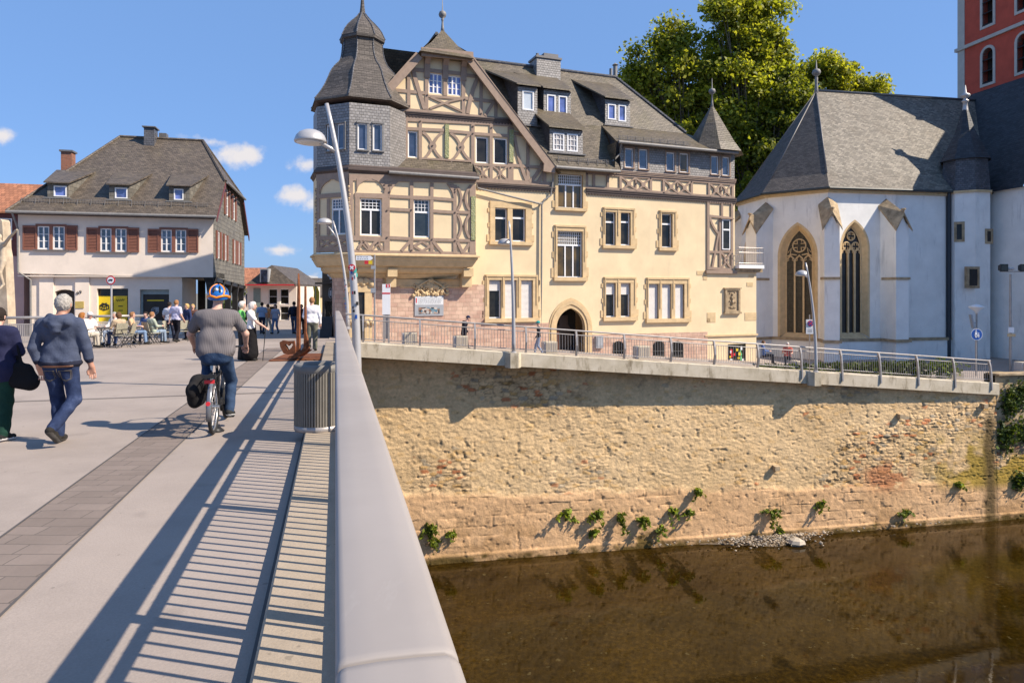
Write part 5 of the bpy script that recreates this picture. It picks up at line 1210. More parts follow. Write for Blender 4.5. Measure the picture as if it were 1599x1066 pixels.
# plinth, sill course, eaves moulding
def course(z0, z1, o, m, name):
    mb = MB()
    plan_ = [E2, D2, C2, B2, A2, (0, 0)]
    out = []
    for i, q in enumerate(plan_):
        if i == 0: out.append((q[0], q[1] - o)); continue
        if i == len(plan_) - 1: out.append((q[0], q[1] + o)); continue
        a = Vector(plan_[i]) - Vector(plan_[i - 1]); b_ = Vector(plan_[i + 1]) - Vector(plan_[i])
        n1 = Vector((-a.y, a.x)).normalized(); n2 = Vector((-b_.y, b_.x)).normalized(); out.append(tuple(Vector(q) + (n1 + n2) * o / (1 + n1.dot(n2))))
    mb.loft([[C(*a, z0), C(*b_, z0), C(*b_, z1), C(*a, z1)] for a, b_ in zip(plan_, out)]); return mb.build(name, m, church)
zsill = P2_.uz(1340, 531)[1]
course(ZG, zsill - .06, .16, M['white_plaster'], 'plinth'); course(zsill - .06, zsill + .12, .24, M['sand_dark'], 'sill_course'); course(ZEV - .28, ZEV - .02, .14, M['sand'], 'eaves_moulding')
# buttresses with sloping stone caps
def buttress(base, dirv, width, proj, zt, zfront, name='buttress'):
    pl = sub_plane(C(*base, 0), Vector((-dirv.y, dirv.x, 0)) * 1.0)
    if pl.N.dot(dirv) < 0: pl = sub_plane(C(*base, 0), -pl.U)
    hw = width / 2; mb = MB()
    mb.loft([[pl.P(-hw, z, -.3), pl.P(hw, z, -.3), pl.P(hw, z2, proj), pl.P(-hw, z2, proj)] for z, z2 in ((ZG, ZG), (zt, zfront))])
    d = mb.build(name, M['white_plaster'], church)
    mb = MB(); mb.loft([[pl.P(-hw - .12, zsill - .06, o), pl.P(hw + .12, zsill - .06, o), pl.P(hw + .12, zsill + .12, o), pl.P(-hw - .12, zsill + .12, o)] for o in (.0, proj + .14)])
    mb.build('sill_course', M['sand_dark'], d); mb = MB(); zm = zsill + 4.0; mb.pbox(pl, -hw - .06, hw + .06, zm, zm + .16, .2, proj + .09)
    mb.build('string_course', M['sand_dark'], d)
    # gabled cap: two slopes falling to the sides of a ridge that drops to the front
    mb = MB(); e = .14; 
    r0, r1 = pl.P(0, zt + .55, -.05), pl.P(0, zfront + .75, proj + .18)
    for s in (-1, 1):
        a, b_ = pl.P(s * (hw + e), zt + .05, -.05), pl.P(s * (hw + e), zfront - .35, proj + .18)
        mb.loft([[a, b_, b_ - Vector((0, 0, .14)), a - Vector((0, 0, .14))], [r0, r1, r1 - Vector((0, 0, .14)), r0 - Vector((0, 0, .14))]])
    mb.build('buttress_cap', M['sand_dark'], d)
    mb = MB(); mb.face([pl.P(-hw, zfront - .4, proj - .002), pl.P(hw, zfront - .4, proj - .002), pl.P(0, zfront + .62, proj - .002)]); mb.face([pl.P(-hw, zfront - .4, -.2), pl.P(hw, zfront - .4, -.2), pl.P(hw, zfront, proj), pl.P(-hw, zfront, proj)]); mb.face([pl.P(-hw, zt, -.1), pl.P(-hw, zfront - .3, proj), pl.P(0, zfront + .6, proj), pl.P(0, zt + .4, -.1)]); mb.face([pl.P(hw, zt, -.1), pl.P(hw, zfront - .3, proj), pl.P(0, zfront + .6, proj), pl.P(0, zt + .4, -.1)]); mb.build('buttress_gablet', M['white_plaster'], d)
    mb = MB(); mb.lathe(pl.P(0, zfront + .6, proj + .1), [(.07, -.1), (.06, .3), (.15, .34), (.15, .42), (.04, .44)], 8); mb.build('buttress_knob', M['sand_dark'], d)
bis = lambda n1, n2: (n1 + n2).normalized()
n0, n1, n2 = P0_.N, P1_.N, P2_.N
zt_b = P2_.uz(1380, 322)[1]; zf_b = zt_b - 1.35
buttress((-5.3, 0), n2, .95, 1.45, zt_b, zf_b); buttress(A2, bis(n1, n2), .90, 1.35, zt_b, zf_b); buttress(B2, bis(n0, n1), .95, 1.4, zt_b, zf_b); buttress(C2, bis(n0, n0 - n1 * .6), .9, 1.3, zt_b, zf_b)
# choir roof with eaves flare
mb = MB(); ev = [E2, D2, C2, B2, A2, (2.8, 0)]
o_ = .35
def offp(q, o):
    i = ev.index(q)
    if i == 0: return (q[0] + 2.8, q[1] - o)
    if i == 5: return (q[0], q[1] + o)
    a = Vector(ev[i]) - Vector(ev[i - 1]); b_ = Vector(ev[i + 1]) - Vector(ev[i]); m1 = Vector((-a.y, a.x)).normalized(); m2 = Vector((-b_.y, b_.x)).normalized(); return tuple(Vector(q) + (m1 + m2) * o / (1 + m1.dot(m2)))
E_ = [C(*offp(q, o_), ZEV + .02) for q in ev]; AP = C(*APX, ZAP); RG = C(9, -5.5, ZAP)
tops = [RG, AP, AP, AP, AP, RG]
knee = lambda e, t: e.lerp(t, .16) - Vector((0, 0, .22))
for i in range(5):
    a, b_ = E_[i], E_[i + 1]; ta, tb_ = tops[i], tops[i + 1]; ka, kb = knee(a, ta), knee(b_, tb_)
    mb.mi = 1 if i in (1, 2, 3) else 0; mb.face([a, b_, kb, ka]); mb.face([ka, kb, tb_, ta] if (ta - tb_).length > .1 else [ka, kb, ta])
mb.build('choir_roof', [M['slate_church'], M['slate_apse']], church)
mb = MB(); 
for i in range(1, 6):
    mb.tube([E_[i - 1] + Vector((0, 0, -.05)), E_[i] + Vector((0, 0, -.05))], .09, 8)
mb.build('gutter', plain('green_black_gutter', (.035, .04, .04), .5), church)
mb = MB(); mb.smooth = True; mb.tube([AP + Vector((0, 0, .03)), RG + Vector((0, 0, .03))], .10, 6)
for i in (2, 3, 4): mb.tube([knee(E_[i], AP), AP], .05, 6)
mb.build('ridge_capping', M['ridge'], church)
mb = MB(); mb.smooth = True; mb.lathe(AP, [(.16, -.4), (.13, .1), (.10, .5), (.12, .95), (.08, 1.1), (.25, 1.2), (.32, 1.38), (.25, 1.56), (.06, 1.66), (.02, 2.3)], 12); mb.build('finial', M['sign_metal'] if 'sign_metal' in M else M['zinc'], church)
# nave east wall, stair turret, nave roof
NP = 2.86; NW = 2.75
mb = MB()
mb.face([C(NW, -.3, ZG), C(NW, NP, ZG), C(NW, NP, ZEV + .1), C(NW, -.3, ZEV + .1)]); mb.face([C(NW, NP, ZG), C(NW + 22, NP, ZG), C(NW + 22, NP, ZEV + .1), C(NW, NP, ZEV + .1)])
mb.face([C(NW, -.3, ZG), C(NW, -15, ZG), C(NW, -15, ZEV + .1), C(NW, -.3, ZEV + .1)])
mb.build('nave_wall', M['white_plaster'], church)
ZT2 = 17.45; WT = 7.6
mb = MB()
mb.face([C(NW - .3, NP, ZEV), C(NW - .3, -15, ZEV), C(WT, -9.5, ZT2), C(WT, NP, ZT2)])
mb.face([C(WT, NP, ZT2), C(WT, -9.5, ZT2), C(30, -9.5, ZT2), C(30, NP, ZT2)])
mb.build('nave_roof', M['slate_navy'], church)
mb = MB(); TW = [(2.78, ZG), (19, ZG), (19, 29.6), (2.78, 14.75)]
mb.loft([[C(w, p, z) for w, z in TW] for p in (2.88, 11)]); mb.build('unseen_block_wall', M['white_plaster'], church)  # unseen block right of view, height and slope shaped to shadow the choir
mb = MB(); mb.loft([[C(2.5, p, 14.4), C(19, p, 29.65), C(19, p, 29.9), C(2.5, p, 14.65)] for p in (2.87, 11.3)]); mb.build('unseen_block_roof', M['slate_navy'], church)
TRc = (1.05, -.15); TR_ = 1.52; ra = math.atan2(Cw.y, Cw.x) + R(22.5)
def toct(r, z): return [C(*TRc, z) + Vector((math.cos(ra + k * math.pi / 4) * r, math.sin(ra + k * math.pi / 4) * r, 0)) for k in range(8)]
mb = MB(); mb.loft([toct(TR_, ZG), toct(TR_, ZEV + .1)]); tur = mb.build('stair_turret', M['white_plaster'], church)
mb = MB(); mb.loft([toct(TR_ + .12, ZEV - .15), toct(TR_ + .12, ZEV)]); mb.build('turret_moulding', M['sand'], tur)
zsp = H + (PY0 - 246) * 46 / F; ztip = H + (PY0 - 160) * 46 / F
mb = MB(); mb.loft([toct(TR_ + .02, ZEV + .0), toct(TR_ - .15, zsp)]); mb.build('turret_drum', M['slate_dark'], tur)
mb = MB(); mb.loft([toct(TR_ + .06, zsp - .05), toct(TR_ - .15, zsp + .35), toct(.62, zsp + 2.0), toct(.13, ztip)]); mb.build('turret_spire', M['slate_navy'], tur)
mb = MB(); mb.smooth = True; mb.lathe(C(*TRc, ztip), [(.42, -1.1), (.2, -.3), (.16, .0), (.14, .3), (.22, .36), (.22, .44), (.12, .5), (.13, .62), (.30, .72), (.30, .84), (.10, .96), (.03, 1.5)], 10); mb.build('turret_finial', M['lampm'], tur)
TP = sub_plane((toct(TR_, 0)[4] + toct(TR_, 0)[5]) / 2, toct(TR_, 0)[5] - toct(TR_, 0)[4])
best = max(range(8), key=lambda k: -(((toct(TR_, 0)[k] + toct(TR_, 0)[(k + 1) % 8]) / 2).y))
pa, pb = toct(TR_, 0)[best], toct(TR_, 0)[(best + 1) % 8]
if pa.x > pb.x: pa, pb = pb, pa
TP = sub_plane((pa + pb) / 2, pb - pa); NPl = sub_plane(C(NW, 0, 0), Cp)
pc = toct(TR_, 0)[(best - 1) % 8] if toct(TR_, 0)[(best - 1) % 8].x < pa.x else toct(TR_, 0)[(best + 2) % 8]
TL = sub_plane((pc + pa) / 2, pa - pc)
def slit(pl, r):
    u0, u1, z0, z1 = r; f = .16; mb = MB()
    for a, b_, c, d in ((u0 - f, u0, z0 - f, z1 + f), (u1, u1 + f, z0 - f, z1 + f), (u0, u1, z1, z1 + f), (u0, u1, z0 - f, z0)): mb.pbox(pl, a, b_, c, d, -.2, .04)
    w_ = mb.build('window', M['sand_dark'], church); mb = MB(); mb.face([pl.P(u0, z0, .008), pl.P(u1, z0, .008), pl.P(u1, z1, .008), pl.P(u0, z1, .008)]); mb.build('pane', M['glass_dkchurch'], w_)
slit(TP, TP.rect(1513, 420, 1526, 446)); slit(TL, TL.rect(1494, 350, 1502, 374)); slit(TP, TP.rect(1541, 361, 1547, 377))
mb = MB(); dpp = C(-.55, .12, 0); mb.tube([Vector((dpp.x, dpp.y, z)) for z in (ZG, ZEV - .1)], .15, 8); mb.build('downpipe', plain('blue_black_pipe', (.02, .025, .035), .4), church)
# tower
tow = empty('church_tower', C(WT + 2, -5, 0), 'red plastered church tower with pale corner strips and round arched openings', 'tower')
TS, TN = -.95, -7.45; ZTB, ZTT = 12, 34
TPl = sub_plane(C(WT - .02, TN, 0), Cp)     # east face, u from north corner to south
LT = TS - TN
zcor = TPl.uz(1500, 77)[1]
aw = []
for x0, x1, yt, yb in ((1534, 1551, 76, 128),): aw.append(TPl.rect(x0, yt, x1, yb))
r1_ = TPl.rect(1534.5, 75, 1551, 130); u_2 = TPl.uz(1593, 100)[0]; dw_ = r1_[1] - r1_[0]
rows_ = [(r1_[2], r1_[3]), (TPl.uz(1543, 39)[1], TPl.uz(1543, 39)[1] + (r1_[3] - r1_[2]))]
hl_ = []
for z0, z1 in rows_:
    for u0 in (r1_[0], r1_[0] + (u_2 - r1_[0]) * .93): hl_.append((u0, u0 + dw_, z0, z1))
rarch = lambda u0, u1, z0, z1: [(u0, z0), (u1, z0)] + [((u0 + u1) / 2 + (u1 - u0) / 2 * math.cos(t * math.pi / 8), z1 - (u1 - u0) / 2 + (u1 - u0) / 2 * math.sin(t * math.pi / 8)) for t in range(9)]
mb = MB(); holes_wall(mb, TPl, [(0, ZTB), (LT, ZTB), (LT, ZTT), (0, ZTT)], [rarch(*h) for h in hl_], 0, .5)
TPs = sub_plane(C(WT, TS, 0), Cw); sw = 6.4
mb.face([TPs.P(0, ZTB), TPs.P(sw, ZTB), TPs.P(sw, ZTT), TPs.P(0, ZTT)]); mb.face([C(WT, TN, ZTB), C(WT + sw, TN, ZTB), C(WT + sw, TN, ZTT), C(WT, TN, ZTT)]); mb.face([C(WT + sw, TN, ZTB), C(WT + sw, TS, ZTB), C(WT + sw, TS, ZTT), C(WT + sw, TN, ZTT)])
mb.build('tower_wall', M['redpaint'], tow)
mb = MB(); mb.lathe(C(WT + 3.2, -4.35, ZTT), [(4.9, 0), (3.6, 2.5), (.1, 12)], 4, ra + R(22.5)); mb.build('tower_roof', M['slate_church'], tow)
for a_, b_ in ((-.04, .62), (LT - .62, LT + .04)): mb = MB(); mb.pbox(TPl, a_, b_, ZTB, ZTT, -.5, .05); mb.build('corner_strip', M['greyquoin'], tow)
mb = MB(); mb.pbox(TPl, -.22, LT + .2, zcor - .16, zcor + .10, -.2, .18); mb.build('string_course', M['greyquoin'], tow)
for h in hl_:
    a = rarch(*h); f = .20; b_ = rarch(h[0] - f, h[1] + f, h[2] - f, h[3] + f); mb = MB()
    for i in range(len(a)): j = (i + 1) % len(a); mb.loft([[TPl.P(*a[i], -.4), TPl.P(*a[i], .06), TPl.P(*b_[i], .06), TPl.P(*b_[i], -.4)], [TPl.P(*a[j], -.4), TPl.P(*a[j], .06), TPl.P(*b_[j], .06), TPl.P(*b_[j], -.4)]])
    w_ = mb.build('belfry_opening', M['greyquoin'], tow); mb = MB()
    mb.face([TPl.P(h[0], h[2], -.45), TPl.P(h[1], h[2], -.45), TPl.P(h[1], h[3], -.45), TPl.P(h[0], h[3], -.45)]); mb.build('dark_opening', M['interior'], w_)
    mb = MB()
    for k in range(3): z = h[2] + .3 + (h[3] - h[2]) * .32 * k; mb.loft([[TPl.P(h[0], z, -.4), TPl.P(h[1], z, -.4), TPl.P(h[1], z + .04, -.4), TPl.P(h[0], z + .04, -.4)], [TPl.P(h[0], z - .25, .05), TPl.P(h[1], z - .25, .05), TPl.P(h[1], z - .21, .05), TPl.P(h[0], z - .21, .05)]])
    mb.build('louvre', M['black'], w_)

# ------------------------------------------------------------------ slate roofed house on the left
HL = sub_plane(at(333, PY0, 40.5), Vector((math.cos(R(14)), math.sin(R(14)), 0)))
lhouse = empty('slate_roof_house', HL.P(-4.5, -.5, -5), 'pale old house with big brown slate roof and brown window shutters', 'house')
uA = HL.uz(28, 400)[0]; zj = HL.uz(333, 433)[1]; zjl = HL.uz(35, 427)[1]; zl1 = HL.uz(200, 336)[1]
LDP = 13.4; G2 = -1.0
def R5(x0, y0, x1, y1, off=0.0): return HL.rect(x0, y0, x1, y1, off)
pairs = [((58.5, 77.5), (82.5, 101.5), (36, 58), (103, 121.5), 353, 389), ((156.5, 174.5), (180, 198), (135.5, 154), (199.5, 217.5), 356.5, 392.5), ((251.5, 268.5), (274, 291), (231, 248.5), (293, 310), 358.5, 393)]
lw_ = []
for a, b_, s1, s2, yt, yb in pairs: lw_ += [R5(a[0], yt, a[1], yb), R5(b_[0], yt, b_[1], yb)]
mb = MB(); holes_wall(mb, HL, [(uA, zjl), (0, zj), (0, zl1), (uA, zl1)], [rectpoly(r) for r in lw_], 0, .15)
mb.face([HL.P(uA, zjl, 0), HL.P(uA, zjl, -LDP), HL.P(uA, zl1, -LDP), HL.P(uA, zl1, 0)])
mb.face([HL.P(uA, zjl, 0), HL.P(0, zj, 0), HL.P(0, zj, -.5), HL.P(uA, zjl, -.5)])
mb.build('upper_wall', M['pink_plaster'], lhouse)
mb = MB(); mb.pbox(HL, uA, 0, zj + .0, zj + .06, -.3, .05); mb.build('wall_edge', M['pink_plaster'], lhouse)
for r in lw_: mb = MB(); mb.face([HL.P(r[0], r[2], -.15), HL.P(r[1], r[2], -.15), HL.P(r[1], r[3], -.15), HL.P(r[0], r[3], -.15)]); mb.build('dark_room', M['interior'], lhouse); window(HL, r, 0, lhouse, cols=2, rows=3, glassm=M['glass_dkblue'] if 'glass_dkblue' in M else M['glass_sky'], fr=.07, setback=.02)
for a, b_, s1, s2, yt, yb in pairs:
    r = R5(a[0] - 2.5, yt - 3, b_[1] + 2.5, yb + 1); mb = MB(); u0, u1, z0, z1 = r
    ra_, rb_ = R5(a[0], yt, a[1], yb), R5(b_[0], yt, b_[1], yb)
    for p in ((u0, ra_[0], z0, z1), (rb_[1], u1, z0, z1), (ra_[1], rb_[0], z0, ra_[3]), (ra_[0], rb_[1], ra_[3], z1)): mb.pbox(HL, *p, -.05, .06)
    mb.build('window_casing', M['shutter'], lhouse)
    mb = MB(); mb.pbox(HL, u0 - .1, u1 + .1, z0 - .06, z0, -.02, .14); mb.build('window_sill', M['ridge'], lhouse)
    for s in (s1, s2):
        r = R5(s[0], yt - 1, s[1], yb + 1.5); u0, u1, z0, z1 = r; mb = MB()
        for p in ((u0, u0 + .07, z0, z1), (u1 - .07, u1, z0, z1), (u0 + .07, u1 - .07, z0, z0 + .1), (u0 + .07, u1 - .07, z1 - .1, z1)): mb.pbox(HL, *p, .02, .08)
        n = 14
        for k in range(n):
            za = z0 + .1 + (z1 - z0 - .2) * k / n; zb_ = za + (z1 - z0 - .2) / n * .8
            mb.loft([[HL.P(u0 + .07, za, .065), HL.P(u1 - .07, za, .065), HL.P(u1 - .07, za + .012, .065), HL.P(u0 + .07, za + .012, .065)], [HL.P(u0 + .07, zb_, .03), HL.P(u1 - .07, zb_, .03), HL.P(u1 - .07, zb_ + .012, .03), HL.P(u0 + .07, zb_ + .012, .03)]])
        mb.pbox(HL, u0 + .07, u1 - .07, z0 + .1, z1 - .1, .02, .026); mb.build('shutter', M['shutter'], lhouse)
# ground floor
uG0 = HL.uz(44, 470)[0]; uG1 = HL.uz(283, 470)[0]; go = -.22
dr = R5(86, 452, 116, 512, go); sh1 = R5(151.5, 450.5, 200, 505, go); sh2 = R5(218.5, 452, 264, 520, go)
dr = (dr[0], dr[1], G2, dr[3]); sh2 = (sh2[0], sh2[1], G2 + .15, sh2[3])
da = [(dr[0], dr[2]), (dr[1], dr[2]), (dr[1], dr[3] - .12), ((dr[0] * .25 + dr[1] * .75), dr[3] - .02), ((dr[0] + dr[1]) / 2, dr[3]), ((dr[0] * .75 + dr[1] * .25), dr[3] - .02), (dr[0], dr[3] - .12)]
mb = MB(); holes_wall(mb, HL, [(uG0, G2 - .3), (uG1, G2 - .3), (uG1, zj + .02), (uG0, zjl + .02)], [da, rectpoly(sh1), rectpoly(sh2)], go, .35)
mb.face([HL.P(uG1, G2 - .3, go), HL.P(uG1, G2 - .3, -4.2), HL.P(uG1, zj, -4.2), HL.P(uG1, zj, go)]); mb.face([HL.P(uG0, G2, go), HL.P(uG0, G2, -LDP), HL.P(uG0, zj, -LDP), HL.P(uG0, zj, go)])
for x0, x1 in ((64, 138),): pass
r = R5(62.5, 440, 86, 520, go); mb.pbox(HL, r[0], dr[0] - .05, G2 - .3, zjl - .02, go - .02, go + .10)
mb.pbox(HL, dr[1] + .08, HL.uz(138, 470)[0], G2 - .3, zj - .04, go - .02, go + .10)
mb.build('ground_floor_wall', M['pink_plaster'], lhouse)
mb = MB(); mb.face([HL.P(dr[0], dr[2], go - .3), HL.P(dr[1], dr[2], go - .3), HL.P(dr[1], dr[3], go - .3), HL.P(dr[0], dr[3], go - .3)]); mb.build('house_door', plain('old_door', (.03, .02, .015), .5), lhouse)
def number_69(pl, u, z, o, h, m, parent):
    mb = MB(); r = h * .24
    for k, (cx, top) in enumerate(((0, False), (h * .62, True))):
        cz = z + (h - r if top else r); s = 1 if top else -1
        mb.tube([pl.P(u + cx + r * math.cos(t * math.pi / 6), cz + r * math.sin(t * math.pi / 6), o) for t in range(13)], h * .07, 5)
        mb.tube([pl.P(u + cx + s * r * math.cos(t), cz + s * -(h - 2 * r) * 1.0 * math.sin(t) * 1.0, o) for t in [R(90) * i / 6 for i in range(7)]], h * .07, 5)
    return mb.build('house_number', m, parent)
nu, nz_ = HL.uz(120.5, 459.5, go + .1); number_69(HL, nu + .04, nz_, go + .13, .21, M['black'], lhouse)
r = R5(117.5, 470.5, 131, 481, go + .1); mb = MB(); mb.pbox(HL, *r, go + .1, go + .14); mb.build('brass_plate', plain('brass', (.55, .40, .12), .5, .3), lhouse)
mb = MB(); u0, u1, z0, z1 = sh1
mb.face([HL.P(u0, z0, go - .3), HL.P(u1, z0, go - .3), HL.P(u1, z1, go - .3), HL.P(u0, z1, go - .3)]); shw = mb.build('shop_window', M['glass'], lhouse)
for x0, x1, k in ((153.5, 172.5, 0), (177.5, 198.5, 1)):
    r = R5(x0, 462, x1, 505, go - .25); mb = MB(); mb.pbox(HL, *r, go - .28, go - .25); po = mb.build('yellow_poster', M['yellow'], shw); u0, u1, z0, z1 = r; w_ = u1 - u0; mb = MB(); o = go - .245
    cz_ = z1 - .62
    if k == 0:
        c = (u0 + w_ / 2, z1 - .62); s = w_ * .36; hx = [(c[0] - s, c[1] + s * .38), (c[0], c[1] + s * .78), (c[0] + s, c[1] + s * .38), (c[0] + s, c[1] - s * .5), (c[0], c[1] - s * .9), (c[0] - s, c[1] - s * .5)]
        for i in range(6): mb.tube([HL.P(*hx[i], o), HL.P(*hx[(i + 1) % 6], o)], .028, 5)
        m_ = (c[0], c[1] - s * .02)
        for i in (0, 2, 4): mb.tube([HL.P(*m_, o), HL.P(*hx[i], o)], .028, 5)
        for sg in (-1, 1):
            mb.tube([HL.P(c[0] - sg * s * .5, c[1] + s * .16, o), HL.P(c[0] - sg * s * .5, c[1] - s * .7, o)], .024, 5)
            mb.tube([HL.P(c[0] + sg * s * .62 * math.sin(t) , c[1] + s * .62 + s * .34 * math.sin(2 * t) * .9, o) for t in [math.pi / 2 * i / 6 * 2 for i in range(7)]], .024, 5)
    else:
        pts = [(u0 + w_ * (.18 + .62 * t), z1 - .27 + .06 * math.sin(t * 26) + .05 * t) for t in [i / 30 for i in range(31)]]; mb.tube([HL.P(*p, o) for p in pts], .013, 4)
        for i in range(3): ml = MB(); ml.pbox(HL, u0 + w_ * .34, u0 + w_ * .68, z1 - .62 - .25 * i, z1 - .57 - .25 * i, o - .002, o + .004); ml.build('printed_line', M['black'], po)
    mb.build('printed_mark', M['black'], po)
u0, u1, z0, z1 = sh2; mb = MB(); mb.face([HL.P(u0, z0, go - .32), HL.P(u1, z0, go - .32), HL.P(u1, z1, go - .32), HL.P(u0, z1, go - .32)]); sd = mb.build('shop_door', M['glass_dkchurch'], lhouse)
mb = MB(); mb.pbox(HL, u0, u1, z1 - .28, z1, go - .31, go - .25); mb.pbox(HL, u0, u0 + .1, z0, z1 - .28, go - .31, go - .25); mb.build('door_frame', plain('grey_green_frame', (.28, .34, .34), .5), sd)
mb = MB(); mb.pbox(HL, u0 + .3, u1 - .35, z1 - .68, z1 - .60, go - .315, go - .30); mb.build('orange_lettering_band', M['yellow'], sd)
mb = MB(); c = ((u0 + u1) / 2 - .05, z1 - 1.25)
mb.tube([HL.P(c[0] + .2 * math.cos(t * math.pi / 8), c[1] + .2 * math.sin(t * math.pi / 8), go - .30) for t in range(17)], .022, 5); mb.tube([HL.P(c[0] + .12 * math.cos(t * math.pi / 8), c[1] + .12 * math.sin(t * math.pi / 8), go - .30) for t in range(17)], .02, 5); mb.tube([HL.P(c[0], c[1] - .2, go - .3), HL.P(c[0], c[1] + .2, go - .3)], .015, 4)
for i in range(12): a = random.uniform(u0 + .15, u1 - .3); zz = random.uniform(z0 + .6, z1 - 1.2); mb.pbox(HL, a, a + random.uniform(.05, .2), zz, zz + random.uniform(.05, .3), go - .319, go - .316 + i * .0005)
mb.build('window_display', M['signgrey'], sd)
# slate clad side wall with gable, jettied over an arcade
SD = sub_plane(HL.P(0, 0, 0), -HL.N)    # u runs back from the front corner
zbk = zj - .42; hz = 8.75
eav = 6.15; rid = 12.0; rt = LDP / 2
rslope = (rid - eav) / (rt + .5); thip = (hz - eav) / rslope - .5
prof_ = [(0, zj), (LDP, zbk), (LDP, eav), (LDP - thip, hz), (thip, hz), (0, eav + .3)]
mb = MB(); 
def sdw(x0, x1, yt0, yb0): 
    u0 = SD.uz(x0, 400)[0]; u1 = SD.uz(x1, 400)[0]; z0 = SD.uz((x0 + x1) / 2, yb0)[1]; z1 = SD.uz((x0 + x1) / 2, yt0)[1]; return (u0, u1, z0, z1)
sws = [(1.2, 2.1, 3.8, 5.4), (3.8, 4.7, 3.8, 5.4), (7.7, 8.6, 3.75, 5.35), (9.8, 10.7, 3.75, 5.35), (4.2, 5.4, 6.8, 8.5), (7.2, 8.4, 6.8, 8.5)]
holes_wall(mb, SD, prof_, [rectpoly(r) for r in sws], 0, .12); mb.face([SD.P(0, zj), SD.P(LDP, zbk), SD.P(LDP, zbk, -1.5), SD.P(0, zj, -1.5)]); mb.build('slate_side_wall', M['slate_side'], lhouse)
for r in sws: mb = MB(); mb.face([SD.P(r[0], r[2], -.12), SD.P(r[1], r[2], -.12), SD.P(r[1], r[3], -.12), SD.P(r[0], r[3], -.12)]); mb.build('dark_side_room', M['interior'], lhouse)
for r in sws:
    window(SD, r, 0, lhouse, cols=1, rows=3, glassm=M['glass_sky'], setback=.0)
    for a, b_ in ((r[0] - .42, r[0] - .04), (r[1] + .04, r[1] + .42)): mb = MB(); mb.pbox(SD, a, b_, r[2] - .05, r[3] + .05, .01, .09); mb.build('shutter', M['shutter'], lhouse)
# roof
mb = MB(); uO = .28; uLo = uA - .35
uH = -1.8; uHL = -6.9
Pt = lambda u, t, z: HL.P(u, z, -t)
z_ = lambda t: eav + rslope * (min(t, LDP - t) + .5)
th = thip - .1
mb.face([Pt(uLo, -.5, eav), Pt(uO, -.5, eav), Pt(uO, th, z_(th)), Pt(uH, rt, rid), Pt(uHL, rt, rid)])
mb.face([Pt(uLo, LDP + .5, eav), Pt(uO, LDP + .5, eav), Pt(uO, LDP - th, z_(th)), Pt(uH, rt, rid), Pt(uHL, rt, rid)])
mb.face([Pt(uO, th, z_(th)), Pt(uO, LDP - th, z_(th)), Pt(uH, rt, rid)]); mb.face([Pt(uLo, -.5, eav), Pt(uLo, LDP + .5, eav), Pt(uHL, rt, rid)])
mb.build('roof', M['slate_left'], lhouse)
mb = MB(); mb.tube([Pt(uHL, rt, rid + .03), Pt(uH, rt, rid + .03), Pt(uO, th, z_(th) + .03)], .10, 6); mb.tube([Pt(uH, rt, rid + .03), Pt(uO, LDP - th, z_(th) + .03)], .10, 6); mb.tube([Pt(uHL, rt, rid + .03), Pt(uLo, -.5, eav + .03)], .08, 6); mb.build('ridge_slates', M['slate_left'], lhouse)
mb = MB(); mb.loft([[Pt(uO - .03, t, z_(t) - .06), Pt(uO + .03, t, z_(t) - .06), Pt(uO + .03, t, z_(t) - .32), Pt(uO - .03, t, z_(t) - .32)] for t in (-.5, th)]); mb.build('barge_board', M['redwood'], lhouse); mb = MB(); mb.loft([[Pt(uO - .03, t, z_(t) - .06), Pt(uO + .03, t, z_(t) - .06), Pt(uO + .03, t, z_(t) - .4), Pt(uO - .03, t, z_(t) - .4)] for t in (LDP + .5, LDP - th)]); mb.build('barge_board', M['redwood'], lhouse)
mb = MB(); mb.pbox(HL, uA - .1, .1, zl1 - .12, eav - .02, -.02, .38); mb.build('eaves_soffit', plain('dark_eaves', (.05, .025, .02), .6), lhouse)
mb = MB(); mb.tube([Pt(uLo, -.58, eav - .03), Pt(uO, -.58, eav - .03)], .085, 8); mb.tube([Pt(uO + .12, th, z_(th) - .05), Pt(uO + .12, LDP - th, z_(th) - .05)], .08, 8)
zz = lambda y: H + (PY0 - y) * 34.3 / F
mb.tube([Pt(uLo + .3, -.55, eav - .1), Pt(uA + .05, -.15, eav - .9), Pt(uA + .05, -.12, zjl + .1), Pt(uG0 + .1, .05, zjl - .35), Pt(uG0 + .1, .08, G2)], .055, 8); mb.build('gutter', M['zinc'], lhouse)
snow_guard(HL, Pt(uA, .25, z_(.25)), Pt(-.3, .25, z_(.25)), n=70)
